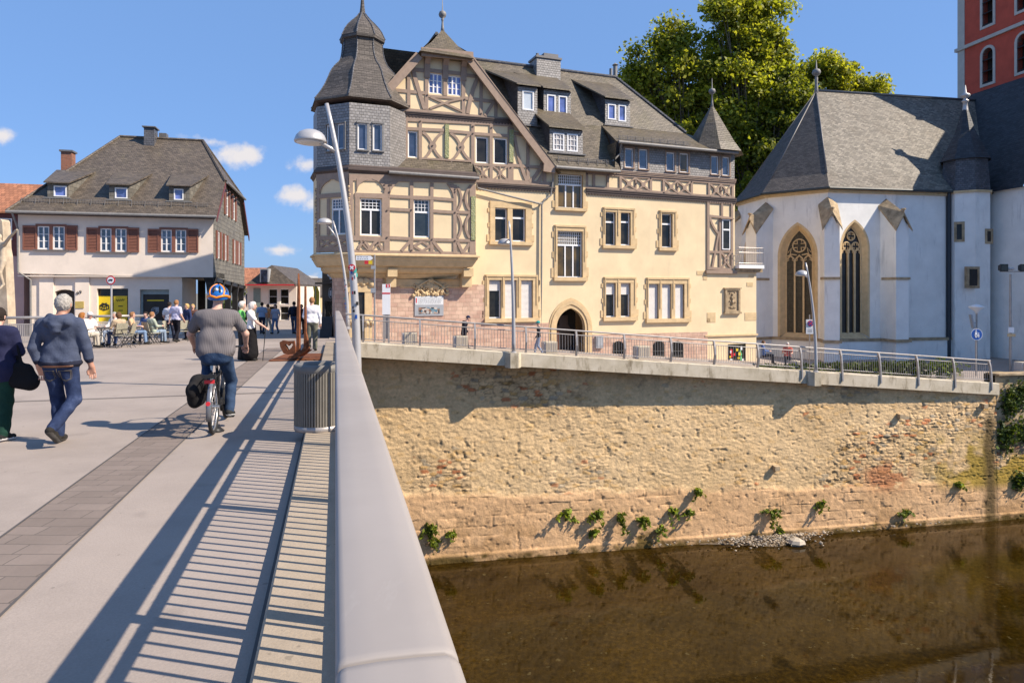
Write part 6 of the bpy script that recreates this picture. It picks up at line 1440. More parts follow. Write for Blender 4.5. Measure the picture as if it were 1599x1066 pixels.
def ldormer(x0, x1, yt, yb, win, slit_=True):
    t = 2.0
    for it in range(30):
        u, z = HL.uz((x0 + x1) / 2, yb, -t); t = .5 * t + .5 * ((z - eav) / rslope - .5)
    U0, U1, Z0, Z1 = R5(x0, yt, x1, yb, -t); w_ = R5(*win, -t); Z1 = Z0 + max(.75, Z1 - Z0)
    w_ = (w_[0], w_[1], Z0 + .08, Z1 - .12)
    mb = MB(); holes_wall(mb, HL, rectpoly((U0, U1, Z0, Z1)), [rectpoly(w_)], -t, .1); d = mb.build('dormer', M['slate_side'], lhouse)
    zb_ = Z1 + 1.15; tb_ = (zb_ - eav) / rslope - .5; mb = MB()
    for u, e in ((U0, -.25), (U1, .55)): mb.face([HL.P(u, Z0, -t), HL.P(u, Z1, -t), HL.P(u + e, zb_, -tb_), HL.P(u + e, Z0, -t - .05)] if False else [HL.P(u, Z0, -t), HL.P(u, Z1, -t), HL.P(u + e, zb_, -tb_)])
    mb.build('cheek', M['slate_side'], d)
    mb = MB(); mb.loft([[HL.P(U0 - .12, Z1, -t + .22), HL.P(U1 + .1, Z1, -t + .22), HL.P(U1 + .1, Z1 + .07, -t + .22), HL.P(U0 - .12, Z1 + .07, -t + .22)], [HL.P(U0 - .4, zb_ - .08, -tb_), HL.P(U1 + .65, zb_ - .08, -tb_), HL.P(U1 + .65, zb_ + .03, -tb_), HL.P(U0 - .4, zb_ + .03, -tb_)]]); mb.build('dormer_roof', M['slate_left'], d)
    mw = MB(); u0, u1, z0, z1 = w_; fr = .06
    for a, b_, c, e in ((u0, u0 + fr, z0, z1), (u1 - fr, u1, z0, z1), (u0 + fr, u1 - fr, z0, z0 + fr), (u0 + fr, u1 - fr, z1 - fr, z1)): mw.pbox(HL, a, b_, c, e, -t - .06, -t + .02)
    mw.build('window_frame', M['white'], d); mb = MB(); mb.face([HL.P(u0, z0, -t - .04), HL.P(u1, z0, -t - .04), HL.P(u1, z1, -t - .04), HL.P(u0, z1, -t - .04)]); mb.build('pane', M['glass_skyblue'], d)
    mb = MB(); mb.pbox(HL, U0 - .15, U1 + .15, Z0 - .05, Z0 + .01, -t, -t + .16); mb.build('apron', M['zinc'], d)
ldormer(74, 107, 287, 309, (84, 294, 104, 308)); ldormer(170.5, 202, 290, 312, (179.5, 297, 199, 311)); ldormer(264, 296, 292, 314.5, (271.5, 300, 286.5, 314))
# chimneys
cu_ = HL.uz(234, 230, -rt + .3); mb = MB(); c0_ = HL.uz(226, 220, -rt + .6)[0]; c1_ = HL.uz(242, 220, -rt + .6)[0]; ctop = HL.uz(234, 200, -rt + .6)[1]
mb.pbox(HL, c0_, c1_, rid - 1.3, ctop, -rt - .1, -rt + .8); ch_ = mb.build('slate_chimney', M['slate_dark'], lhouse); mb = MB(); mb.pbox(HL, c0_ - .1, c1_ + .1, ctop, ctop + .07, -rt - .2, -rt + .9); mb.pbox(HL, c1_ + .05, c1_ + .5, rid - .5, rid + .45, -rt - .8, -rt - .2); mb.build('chimney_cap', M['ridge'], ch_)
c0_ = HL.uz(95, 240, -rt - 2.5)[0]; c1_ = HL.uz(112, 240, -rt - 2.5)[0]; ctop = HL.uz(103, 237, -rt - 2.5)[1]
mb = MB(); mb.pbox(HL, c0_, c1_, eav, ctop, -rt - 3.2, -rt - 2.5); ch_ = mb.build('brick_chimney', bricky('chimney_brick', (.36, .14, .08), (.26, .10, .06), (.25, .2, .16), .24, .08), lhouse); mb = MB(); mb.pbox(HL, c0_ - .08, c1_ + .08, ctop, ctop + .12, -rt - 3.3, -rt - 2.4); mb.build('chimney_cap', M['ridge'], ch_)
# arcade posts
def apost(u, t, zt): 
    mb = MB(); mb.loft([[HL.P(u + a, z, -t + b_) for a, b_ in ((-w_, -w_), (w_, -w_), (w_, w_), (-w_, w_))] for z, w_ in ((G2 - .3, .19), (zt - .9, .17), (zt - .55, .21), (zt - .3, .24), (zt, .36))]); mb.build('arcade_post', M['black'], lhouse)
for t in (.35, 3.5, 6.7, 9.9, 13.0): apost(-.2, t, zj - .42 * t / LDP + .02)
mb = MB(); mb.pbox(HL, uG1, 0, zj - .02, zj + .3, -4, -.02); mb.pbox(HL, uG1 + .1, -1.2, G2 - .3, zj, -4.3, -4.2); mb.build('arcade_ceiling', M['interior'], lhouse)
mb = MB(); mb.loft([[SD.P(0, zj - .22, -.02), SD.P(0, zj + .03, -.02), SD.P(0, zj + .03, .04), SD.P(0, zj - .22, .04)], [SD.P(LDP, zbk - .22, -.02), SD.P(LDP, zbk + .03, -.02), SD.P(LDP, zbk + .03, .04), SD.P(LDP, zbk - .22, .04)]]); mb.build('arcade_beam', M['black'], lhouse)

# ------------------------------------------------------------------ other buildings
nb = empty('tiled_house', at(5, PY0, 44) + Vector((0, 0, -2)), 'red tiled house at the left edge with dark red window frames', 'house')
NPn = sub_plane(HL.P(uA - .3, 0, -1.5), HL.U)
mb = MB(); mb.pbox(NPn, -9, 0, G2 - .4, 5.7, -8, 0); mb.build('wall', plaster('mauve_plaster', (.48, .34, .32)), nb)
e0 = NPn.uz(10, 331)[1]; mb = MB(); mb.loft([[NPn.P(-9.2, e0 - .1, .4), NPn.P(.2, e0 - .1, .4), NPn.P(.2, e0 + .0, .4), NPn.P(-9.2, e0, .4)], [NPn.P(-9.2, e0 + 1.9, -2.6), NPn.P(.2, e0 + 1.9, -2.6), NPn.P(.2, e0 + 2.0, -2.6), NPn.P(-9.2, e0 + 2.0, -2.6)]]); mb.build('roof', M['redtile'], nb)
r = NPn.rect(-12, 341, 20, 375); mb = MB(); mb.pbox(NPn, r[0] - .3, r[1] + .42, r[2] - .9, r[3] + .5, 0, .05); mb.build('timber_panel', M['redwood'], nb); window(NPn, r, .10, nb, cols=2, transom=.6, setback=.0, glassm=M['glass_sky'])

FH = sub_plane(at(392, PY0, 60), Vector((1, .05, 0)))
sh = empty('street_house', FH.P(2.5, -1, -3), 'small pale shop house with grey hipped roof and red fascia down the street', 'house')
fu = lambda x: FH.uz(x, 450)[0]; fz_ = lambda y: H + (PY0 - y) * 60 / F
sww = [FH.rect(419, 451, 433, 475), FH.rect(437, 451, 451, 475), FH.rect(419, 478, 433, 500), FH.rect(437, 478, 451, 500)]
mb = MB(); holes_wall(mb, FH, rectpoly((fu(386), fu(463), -1.0, fz_(444))), [rectpoly(r) for r in sww], 0, .15); mb.face([FH.P(fu(463), -1, 0), FH.P(fu(463), -1, -9), FH.P(fu(463), fz_(444), -9), FH.P(fu(463), fz_(444), 0)]); mb.build('wall', M['pink_plaster'], sh)
for r in sww: window(FH, r, 0, sh, cols=1, rows=2, glassm=M['glass'])
mb = MB(); mb.pbox(FH, fu(386), fu(461), fz_(445.6), fz_(443.8), 0, .55); mb.build('red_fascia', M['signred'], sh)
mb = MB(); e0, e1, rdg = fu(387), fu(466), fz_(413.5); uc_ = fu(422)
mb.face([FH.P(e0, fz_(444), .5), FH.P(e1, fz_(444), .5), FH.P(uc_ + .4, rdg - .3, -.2), FH.P(uc_, rdg, -.4), FH.P(uc_ - .4, rdg - .3, -.2)]); mb.face([FH.P(e1, fz_(444), .5), FH.P(e1, fz_(444), -9), FH.P(uc_, rdg, -9), FH.P(uc_, rdg, -.4)]); mb.face([FH.P(e0, fz_(444), .5), FH.P(e0, fz_(444), -9), FH.P(uc_, rdg, -9), FH.P(uc_, rdg, -.4)]); mb.build('roof', M['slate_left'], sh)
r = FH.rect(416.5, 422, 426, 441, -1); mb = MB(); mb.pbox(FH, r[0] - .1, r[1] + .1, r[2], r[3] + .1, -1, .58); dd_ = mb.build('dormer', M['signgrey'], sh); window(FH, r, -.45, dd_, cols=1, rows=2, setback=0, glassm=M['glass_sky']) if False else None
mb = MB(); mb.pbox(FH, r[0], r[1], r[2], r[3], .58, .6); mb.build('pane', M['glass_sky'], dd_)
mb = MB(); mb.pbox(FH, fu(396), fu(407), -1, fz_(450), -.01, .05); mb.build('green_shutter', plain('grey_green', (.22, .27, .24), .6), sh)
def far_block(name, label, x0, x1, yt, d, wallm, roofm, ridge=None, rows=2, cols=3, cat='building', hip=0.0):
    pl = sub_plane(at(x0, PY0, d), Vector((1, .12, 0))); u1 = pl.uz(x1, 440)[0]; zt = pl.uz((x0 + x1) / 2, yt)[1]; e = empty(name, pl.P(u1 / 2, -1.5, -3), label, cat)
    rs = []
    for i in range(cols):
        for j in range(rows): a = u1 * (i + .25) / cols; z0 = zt - (j + .8) * 2.6; rs.append((a, a + u1 * .5 / cols, z0, z0 + 1.5))
    mb = MB(); holes_wall(mb, pl, rectpoly((0, u1, -2, zt)), [rectpoly(r) for r in rs], 0, .2); mb.face([pl.P(0, -2, 0), pl.P(0, -2, -8), pl.P(0, zt, -8), pl.P(0, zt, 0)]); mb.face([pl.P(u1, -2, 0), pl.P(u1, -2, -8), pl.P(u1, zt, -8), pl.P(u1, zt, 0)]); mb.face([pl.P(0, zt, 0), pl.P(u1, zt, 0), pl.P(u1, zt, -8), pl.P(0, zt, -8)]); mb.build('wall', wallm, e)
    for r in rs: window(pl, r, 0, e, cols=1, glassm=M['glass_sky'])
    if ridge:
        zr = pl.uz((x0 + x1) / 2, ridge, -4)[1]; mb = MB(); mb.face([pl.P(-.3, zt, .4), pl.P(u1 + .3, zt, .4), pl.P(u1 + .3 - hip, zr, -4), pl.P(-.3 + hip, zr, -4)]); mb.face([pl.P(-.3, zt, -8.4), pl.P(u1 + .3, zt, -8.4), pl.P(u1 + .3 - hip, zr, -4), pl.P(-.3 + hip, zr, -4)]); mb.face([pl.P(-.3, zt, .4), pl.P(-.3, zt, -8.4), pl.P(-.3 + hip, zr, -4)]); mb.face([pl.P(u1 + .3, zt, .4), pl.P(u1 + .3, zt, -8.4), pl.P(u1 + .3 - hip, zr, -4)]); mb.build('roof', roofm, e)
    return e
far_block('apartment_block', 'pale grey modern block with big windows behind the small street house', 438, 482, 430, 95, plain('grey_cladding', (.42, .43, .45), .6), M['slate_left'], rows=2, cols=4)
far_block('townhouse', 'dark roofed town house at the far end of the street', 462, 492, 462, 80, M['sand'], M['slate_left'], ridge=434, rows=2, cols=3)
far_block('white_townhouse', 'low white house with grey roof just left of the black shop front', 478, 530, 452, 92, M['pink_plaster'], M['slate_left'], ridge=436, rows=2, cols=4, hip=1.0)
far_block('red_roof_house', 'far house with a red tiled roof behind the arcade of the slate house', 370, 400, 450, 74, M['pink_plaster'], M['redtile'], ridge=418, rows=1, cols=3)
# ------------------------------------------------------------------ trees
M['leaf'] = vcol('foliage', .55, .35, transl=.55)
M['bark'] = plain('bark', (.14, .115, .085), .9, 0, .35, 4, .2, .6, 20)
def leafmesh(name, pts, size, cols, mat, parent, flat=.0, aspect=1.5, origin=None, nrm=None):
    n = len(pts); d = rng.normal(size=(n, 3)); d[:, 2] = d[:, 2] * (1 - flat) + rng.uniform(-.2, .6, n) * .3; d /= np.linalg.norm(d, axis=1)[:, None]
    if nrm is not None: d = d * 1.0 + nrm * .5 + np.array([.35, -.2, .3]); d /= np.linalg.norm(d, axis=1)[:, None]
    a = rng.normal(size=(n, 3)); a -= (a * d).sum(1)[:, None] * d; a /= np.linalg.norm(a, axis=1)[:, None]; b = np.cross(d, a)
    s = size * rng.uniform(.6, 1.35, n)[:, None]
    fold = d * s * .18
    P = np.stack([pts - a * s * aspect / 2, pts + b * s * .5 + fold, pts + a * s * aspect / 2, pts - b * s * .5 + fold], 1).reshape(-1, 3)
    org = np.array(ORG[parent.name] if parent is not None else (origin or (0, 0, 0)))
    me = bpy.data.meshes.new(name); me.vertices.add(4 * n); me.vertices.foreach_set('co', (P - org).astype(np.float32).ravel())
    me.loops.add(4 * n); me.loops.foreach_set('vertex_index', np.arange(4 * n, dtype=np.int32)); me.polygons.add(n)
    me.polygons.foreach_set('loop_start', np.arange(0, 4 * n, 4, dtype=np.int32)); me.update(calc_edges=True)
    ca = me.color_attributes.new('Col', 'FLOAT_COLOR', 'POINT'); c4 = np.ones((4 * n, 4), dtype=np.float32); c4[:, :3] = np.repeat(cols, 4, axis=0); ca.data.foreach_set('color', c4.ravel())
    me.materials.append(mat); me.validate()
    o = link(bpy.data.objects.new(name, me))
    if parent is not None: o.parent = parent
    else: o.location = tuple(org)
    ORG[o.name] = Vector(org); return o
def leafcols(n, dark, light, lit=.5):
    t = rng.random(n)[:, None] ** 1.2; c = np.array(dark) * (1 - t) + np.array(light) * t
    return np.clip(c * rng.uniform(.8, 1.2, (n, 1)), .005, .6)
def tree(label, base, groups, nleaf, size, dark, light, group=None, trunk_r=.45, limbs=True, nl=34):
    """groups: (centre Vector, (rx, ry, rz)) ellipsoids; each is filled with leafy lobes with gaps between"""
    t = empty('leafy_tree', base, label, 'tree', group)
    lob = []
    for c, r in groups:
        k = max(5, int(nl * (r[0] * r[2]) / 16))
        for i in range(k):
            d = rng.normal(size=3); d /= np.linalg.norm(d); q = np.array(c) + d * np.array(r) * rng.uniform(.35, 1.04); lob.append((q, rng.uniform(.6, 1.75) * min(1.0, min(r) / 3.0 + .25)))
    w = np.array([l[1] ** 2 for l in lob]); w /= w.sum(); idx = rng.choice(len(lob), nleaf, p=w)
    cen = np.array([l[0] for l in lob])[idx]; rad = np.array([l[1] for l in lob])[idx]
    d = rng.normal(size=(nleaf, 3)); d /= np.linalg.norm(d, axis=1)[:, None]
    pts = cen + d * (rad * rng.uniform(.15, 1.45, nleaf) ** .8)[:, None] * np.array([1, 1, .75])
    lobtint = rng.uniform(.72, 1.25, len(lob))[idx][:, None]
    leafmesh('crown', pts, size, leafcols(nleaf, dark, light) * lobtint, M['leaf'], t, nrm=d)
    mb = MB(); mb.smooth = True; bs = Vector(base); top = Vector(groups[0][0]); 
    trunk = [bs + Vector((0, 0, -.5)), bs.lerp(top, .3) + Vector((.2, 0, 0)), bs.lerp(top, .6) + Vector((-.2, .1, 0)), top, top + Vector((0, 0, groups[0][1][2] * .7))]
    mb.tube(trunk, [trunk_r * 1.25, trunk_r, trunk_r * .75, trunk_r * .45, .05], 8); mb.build('trunk', M['bark'], t)
    mb = MB()
    for q, r in lob:
        q = Vector(q); h = max(.25, min(.95, (q.z - bs.z) / max(1, (top.z - bs.z)) * .62)); s0 = bs.lerp(top, h); mid = s0.lerp(q, .5) + Vector((rng.uniform(-.4, .4), rng.uniform(-.4, .4), .5))
        mb.tube([s0, mid, q], [trunk_r * .28, trunk_r * .16, .03], 5)
    if limbs: mb.build('limbs', M['bark'], t)
    return t
def G3(px, py, d, rx, rz, ry=None): k = d / F; return (at(px, py, d), (rx * k, (ry or rx * .8) * k, rz * k))
TG = 'tall plane trees behind the houses'
tree('broad bright green tree rising behind the slate roof ridge and pointed turret', at(1075, 540, 76), [G3(1065, 170, 76, 70, 110), G3(1010, 130, 76, 42, 60), G3(1050, 75, 76, 42, 45), G3(1100, 300, 75, 60, 80), G3(1020, 190, 77, 42, 60), G3(1110, 200, 76, 45, 90), G3(1000, 130, 77, 36, 42), G3(1045, 60, 76, 40, 40), G3(985, 145, 77, 22, 22)], 32000, .30, (.15, .175, .018), (.47, .45, .06), TG, .5)
tree('tallest light green tree standing between the turret spire and the church roof', at(1165, 540, 74), [G3(1165, 130, 74, 62, 120), G3(1190, 40, 74, 42, 60), G3(1150, 20, 74, 45, 50), G3(1190, 150, 74, 42, 70), G3(1140, 230, 74, 50, 80), G3(1165, 330, 73, 55, 60), G3(1210, 90, 74, 28, 55), G3(1125, 100, 74, 35, 60)], 40000, .30, (.16, .19, .018), (.50, .49, .065), TG, .55)
tree('dark green tree showing low between the house and the choir wall', at(1215, 540, 72), [G3(1215, 250, 72, 60, 110), G3(1245, 170, 72, 45, 60), G3(1160, 380, 72, 45, 70), G3(1225, 130, 72, 25, 40)], 24000, .30, (.09, .12, .014), (.30, .31, .045), TG, .5)
tree('yellowish tree peeping over the choir roof ridge', at(1310, 540, 84), [G3(1305, 150, 84, 55, 55), G3(1290, 105, 84, 28, 28), G3(1350, 140, 84, 42, 26), G3(1255, 130, 84, 30, 40)], 16000, .31, (.17, .19, .018), (.50, .48, .06), TG, .5)
tree('green shrub showing between the dark arcade posts', at(372, 530, 62), [G3(372, 490, 62, 26, 40), G3(350, 480, 62, 15, 30)], 2500, .25, (.05, .09, .012), (.22, .26, .03), None, .12)

# ------------------------------------------------------------------ lamps
def lamp_post(base, top, arm_at, head, label, mid=None, r0=.075, hr=.29, group='curved street lamps'):
    e = empty('street_lamp', base, label, 'lamp', group)
    base = Vector(base); top = Vector(top); d = top - base; n = 14
    bend = Vector((d.x, d.y, 0)); pts = [base + Vector((0, 0, d.z * t)) + bend * (t ** 2.2) for t in [i / n for i in range(n + 1)]]
    mb = MB(); mb.smooth = True; mb.tube(pts, [r0 * (1 - .58 * i / n) for i in range(n + 1)], 12); mb.build('pole', M['lampm'], e)
    a = base + Vector((0, 0, d.z * arm_at)) + bend * arm_at ** 2.2; h = Vector(head)
    mb = MB(); mb.smooth = True; mb.tube([a, a.lerp(h, .5) + Vector((0, 0, .02)), h + Vector((0, 0, .02))], [.045, .035, .03], 8); mb.build('arm', M['lampm'], e)
    mb = MB(); mb.smooth = True; mb.lathe(h, [(hr * 1.0, -.055), (hr * 1.03, -.03), (hr * 1.0, .0), (hr * .9, .07), (hr * .7, .13), (hr * .4, .17), (.02, .185)], 20); lh = mb.build('lamp_head', M['lampm'], e)
    mb = MB(); mb.smooth = True; mb.lathe(h, [(hr * .93, -.05), (hr * .8, -.075), (hr * .4, -.09), (.02, -.095)], 16); mb.build('diffuser', M['signwhite'], lh)
    mb = MB(); mb.lathe(base, [(r0 * 1.5, -.05), (r0 * 1.5, .03), (r0 * 1.05, .05)], 12); mb.build('foot', M['lampm'], e)
    return e
dl = 12.5
l1 = lamp_post(at(557.5, 604, dl), at(510, 162, dl), .83, at(485, 218, dl), 'nearest tall leaning street lamp rising behind the bridge handrail', r0=.088, hr=.285)
mb = MB(); rs = random.Random(5); MK = [M['signred'], M['black'], M['signwhite'], M['signblue'], plain('sticker_teal', (.05, .35, .3))]
def stickers(e, pts, n, w, seed):
    rs = random.Random(seed)
    for i in range(n):
        t = rs.random(); p = pts[0].lerp(pts[1], t); mb = MB(); a0 = rs.uniform(-2.4, -.7); hh = rs.uniform(.015, .04); da = rs.uniform(.25, .6); rr_ = w * 1.03
        mb.loft([[p + Vector((math.cos(a0 + da * k / 4) * rr_, math.sin(a0 + da * k / 4) * rr_, z)) for k in range(5)] for z in (-hh, hh)], cap=False, closed=False); mb.build('sticker', MK[(1, 3, 0, 1, 4)[i % 5]], e)
stickers(l1, [at(557, 500, dl), at(553, 415, dl)], 11, .085, 4)
# small round no-parking style sticker plate
p = at(549.5, 418, dl - .1); mb = MB(); mb.tube([p, p + Vector((0, -.012, 0))], .065, 16); sp = mb.build('round_sticker', M['signred'], l1); mb = MB(); mb.box(p + Vector((.0, -.016, 0)), V(.03, 0, .03), V(0, .002, 0), V(-.009, 0, .009)); mb.box(p + Vector((.0, -.018, 0)), V(.03, 0, -.03), V(0, .002, 0), V(.009, 0, .009)); mb.build('white_cross', M['signwhite'], sp)
l2 = lamp_post(at(543, 512, 29.5), at(520, 345, 29.5), .83, at(507, 347, 29.5), 'second leaning street lamp at the bridge end before the corner tower', r0=.085, hr=.32)
stickers(l2, [at(540, 480, 29.5), at(538, 420, 29.5)], 8, .085, 9)
b3 = SL.P(lampu[0], ez(lampu[0]), .13); dl3 = b3.y
l3 = lamp_post(b3, at(795, 345, dl3), .86, at(788, 379, dl3 + 1.0), 'street lamp on the river railing in front of the yellow facade', r0=.085)
b4 = SL.P(lampu[1], ez(lampu[1]), .13); dl4 = b4.y
l4 = lamp_post(b4, at(1258, 410, dl4), .86, at(1252, 428, dl4 + .6), 'street lamp on the river railing in front of the church windows', r0=.085)
# no stopping sign by lamp 4
p = at(1264.5, 510, dl4 + .3); e = empty('no_stopping_sign', p, 'small white panel with a blue and red round no stopping sign by the church lamp', 'sign')
mb = MB(); mb.box(p, V(.17, 0, 0), V(0, .015, 0), V(0, 0, .33)); mb.build('panel', M['signwhite'], e)
mb = MB(); c = p + V(.02, -.02, .15); mb.tube([c, c + V(0, -.012, 0)], .135, 18); d_ = mb.build('round_sign', M['signred'], e); mb = MB(); mb.tube([c + V(0, -.013, 0), c + V(0, -.018, 0)], .11, 18); mb.build('blue_disc', M['signblue'], d_); mb = MB()
for s in (-1, 1): mb.box(c + V(0, -.021, 0), V(.075, 0, .075 * s), V(0, .002 + .001 * s, 0), V(-.012 * s, 0, .012))
mb.build('red_cross', M['signred'], d_); mb = MB()
for k in range(3): mb.box(p + V(.0, -.017, -.12 - .06 * k), V(.1, 0, 0), V(0, .002, 0), V(0, 0, .012))
mb.box(p + V(.0, .02, -.75), V(.02, 0, 0), V(0, .02, 0), V(0, 0, 1.3)); mb.build('post', M['rail'], e)

# ------------------------------------------------------------------ litter bin on the kerb
bc = B(8.62, -.19, .11); e = empty('litter_bin', bc, 'round slatted grey litter bin standing on the kerb beside the parapet', 'litter bin')
mb = MB(); mb.smooth = True; mb.lathe(bc, [(.285, 0), (.295, .02), (.295, .07), (.27, .075)], 28); mb.build('base', M['rail'], e)
mb = MB()
for k in range(56): a = 2 * math.pi * k / 56; c = bc + V(math.cos(a) * .285, math.sin(a) * .285, .40); mb.box(c, V(-math.sin(a) * .011, math.cos(a) * .011, 0), V(math.cos(a) * .008, math.sin(a) * .008, 0), V(0, 0, .33))
mb.build('slats', plain('bin_slat', (.20, .18, .15), .6, .1), e)
mb = MB(); mb.lathe(bc, [(.262, .02), (.262, .7)], 24, cap=True); mb.build('liner', plain('bin_liner', (.07, .065, .06), .7), e)
mb = MB(); mb.smooth = True; mb.lathe(bc, [(.29, .70), (.30, .72), (.30, .78), (.27, .80), (.19, .79), (.17, .74), (.165, .66)], 28, cap=False); mb.build('rim', M['concrete'] if False else plain('bin_rim', (.17, .16, .145), .6, .1), e)

# ------------------------------------------------------------------ rusty steel ship sculpture
dS = 19.0; sp0 = at(468, 560, dS); e = empty('steel_sculpture', sp0, 'rusty steel sculpture with two tall blades and a bow shaped plate', 'sculpture')
SP_ = sub_plane(sp0, V(1, -.05, 0)); zb0 = gz(sp0.x, sp0.y)
def su(x): return SP_.uz(x, 500)[0]
def sz(y): return H + (PY0 - y) * dS / F
mb = MB(); mb.loft([[B(19.6, -1.75, .01), B(19.6, -.15, .01), B(21.9, -.15, .01), B(21.9, -1.5, .01)], [B(19.6, -1.75, .035), B(19.6, -.15, .035), B(21.9, -.15, .035), B(21.9, -1.5, .035)]]); mb.build('base_plate', M['rust'], e)
mb = MB(); mb.prism(SP_, [(su(463.5), sz(549)), (su(468.5), sz(549)), (su(467.8), sz(450)), (su(466.3), sz(427)), (su(465.2), sz(450))], -.06, .06); mb.build('blade', M['rust'], e)
mb = MB(); mb.prism(SP_, [(su(468.5), sz(549)), (su(478), sz(549)), (su(476), sz(535)), (su(472.6), sz(520)), (su(471.8), sz(447)), (su(470.2), sz(447)), (su(469.6), sz(520))], -.35, -.25); mb.build('blade', M['rust'], e)
hull = [(439, 534), (444, 531), (452, 532), (462, 531.5), (464, 545), (463, 552), (452, 553), (445, 551), (440, 541)]
heart = [(452, 547), (449.5, 541), (447, 538), (450, 536.5), (453, 539.5), (456.5, 535), (460, 537), (457.5, 542)]
mb = MB(); Hh = [(su(x), sz(y)) for x, y in hull]; He = [(su(x), sz(y)) for x, y in heart]
for o in (.12, .06): holes_wall(mb, SP_, Hh, [He], o, .06)
for i in range(len(Hh)): p, q = Hh[i], Hh[(i + 1) % len(Hh)]; mb.face([SP_.P(*p, .12), SP_.P(*q, .12), SP_.P(*q, .06), SP_.P(*p, .06)])
mb.build('bow_plate', M['rust'], e)
mb = MB(); mb.prism(SP_, [(su(463), sz(553)), (su(470), sz(556)), (su(479), sz(549)), (su(481), sz(537)), (su(474), sz(546)), (su(466), sz(549))], .1, .2); mb.prism(SP_, [(su(455), sz(558)), (su(468), sz(557)), (su(482), sz(546)), (su(470), sz(552)), (su(458), sz(554))], -.4, .3); mb.build('hull_rib', M['rust'], e)

# ------------------------------------------------------------------ signs and small things along the street
def flag_text(mb, pl, u0, u1, z0, z1, o, rows, seed):
    rs = random.Random(seed)
    for k in range(rows):
        z = z1 - (z1 - z0) * (k + .5) / rows; u = u0
        while u < u1 - .03: w = rs.uniform(.03, .09); mb.pbox(pl, u, min(u + w, u1), z - (z1 - z0) / rows * .22, z + (z1 - z0) / rows * .22, o, o + .003); u += w + .03
sgd = 28.2; sb = at(585, 536, sgd); e = empty('finger_post', sb, 'thin signpost with white direction finger and small red and yellow plates', 'signpost')
sb.z = -.4; PS = sub_plane(sb, V(1, .1, 0)); qx = lambda x: PS.uz(x, 450)[0]; qz = lambda y: H + (PY0 - y) * sgd / F
mb = MB(); mb.tube([PS.P(0, -1.0), PS.P(0, qz(398))], .035, 8); mb.build('post', M['rail'], e)
mb = MB(); mb.prism(PS, [(qx(556), qz(406.5)), (qx(579), qz(406.5)), (qx(583), qz(403)), (qx(579), qz(399.5)), (qx(556), qz(399.5))], .04, .06); f_ = mb.build('direction_finger', M['signwhite'], e); mb = MB(); flag_text(mb, PS, qx(558), qx(575), qz(406), qz(400), .06, 2, 2); mb.build('lettering', M['signgrey'], f_)
mb = MB(); mb.pbox(PS, qx(569.5), qx(575.5), qz(412.5), qz(407), .04, .06); mb.build('red_plate', M['signred'], e); mb = MB(); mb.pbox(PS, qx(575.8), qx(581.5), qz(412.5), qz(407), .04, .06); mb.build('yellow_plate', M['yellow'], e); mb = MB(); mb.pbox(PS, qx(579), qx(587), qz(457), qz(450), .035, .05); mb.pbox(PS, qx(579.5), qx(587), qz(420), qz(415), .035, .05); mb.build('grey_plate', M['signgrey'], e)
idp = at(603, 531, 29.5); PI_ = sub_plane(idp, V(1, .12, 0)); e = empty('information_pillar', PI_.P(0, -.5), 'slim white information pillar with a red band and grey legs', 'sign'); ix = lambda x: PI_.uz(x, 480)[0]; iz = lambda y: H + (PY0 - y) * 29.5 / F
mb = MB(); mb.pbox(PI_, ix(597), ix(609.5), iz(491), iz(443.5), -.05, .05); mb.build('panel', M['signwhite'], e)
mb = MB(); mb.pbox(PI_, ix(597), ix(609.5), iz(459), iz(456.8), .05, .056); mb.pbox(PI_, ix(602.8), ix(609), iz(449), iz(443.8), .05, .056); r_ = mb.build('red_band', M['signred'], e); mb = MB(); um = (ix(602.8) + ix(609)) / 2; mb.pbox(PI_, um - .02, um + .02, iz(448.5), iz(446.3), .056, .06); mb.tube([PI_.P(um, iz(445.3), .056), PI_.P(um, iz(445.3), .06)], .026, 8); mb.build('letter_i', M['signwhite'], r_)
mb = MB(); mb.pbox(PI_, ix(598), ix(601), -1.1, iz(491), -.04, .04); mb.pbox(PI_, ix(605.5), ix(608.5), -1.1, iz(491), -.04, .04); mb.pbox(PI_, ix(601), ix(605.5), -.3, iz(491), -.01, .01); mb.build('leg', M['rail'], e)
r = R4(647.5, 462, 692.5, 493, .06); e = empty('wall_panel', FC.P((r[0] + r[1]) / 2, r[2], .06), 'grey notice panel with a town photograph under the carved arms', 'notice board')
mb = MB(); mb.pbox(FC, r[0], r[1], r[2], r[3], .035, .08); mb.build('backing', M['signgrey'], e)
mb = MB(); zm = r[2] + (r[3] - r[2]) * .55; mb.pbox(FC, r[0] + .02, r[1] - .02, zm, r[3] - .02, .08, .09); up = mb.build('text_sheet', plain('text_sheet', (.62, .63, .64), .5), e); mb = MB(); flag_text(mb, FC, r[0] + .16, r[1] - .1, zm + .05, r[3] - .08, .09, 5, 8); mb.build('lettering', M['signgrey'], up); mb = MB(); mb.pbox(FC, r[0] + .05, r[0] + .10, zm + .1, r[3] - .1, .09, .094); mb.build('red_mark', M['signred'], up)
tp = NT('town_photograph'); tp.set(.3); vv = tp.n('ShaderNodeTexVoronoi'); vv.inputs['Scale'].default_value = 9; tp.l(tp.coord('Object'), vv.inputs['Vector']); sc_ = tp.n('ShaderNodeSeparateColor'); tp.l(vv.outputs['Color'], sc_.inputs[0]); tp.col(tp.ramp(sc_.outputs[0], [(.15, (.03, .035, .04)), (.4, (.30, .16, .10)), (.6, (.55, .5, .45)), (.85, (.10, .20, .26))])); M['townphoto'] = tp.m
mb = MB(); mb.pbox(FC, r[0] + .18, r[1] - .2, r[2] + .1, zm - .12, .08, .09); mb.build('photograph', M['townphoto'], e)
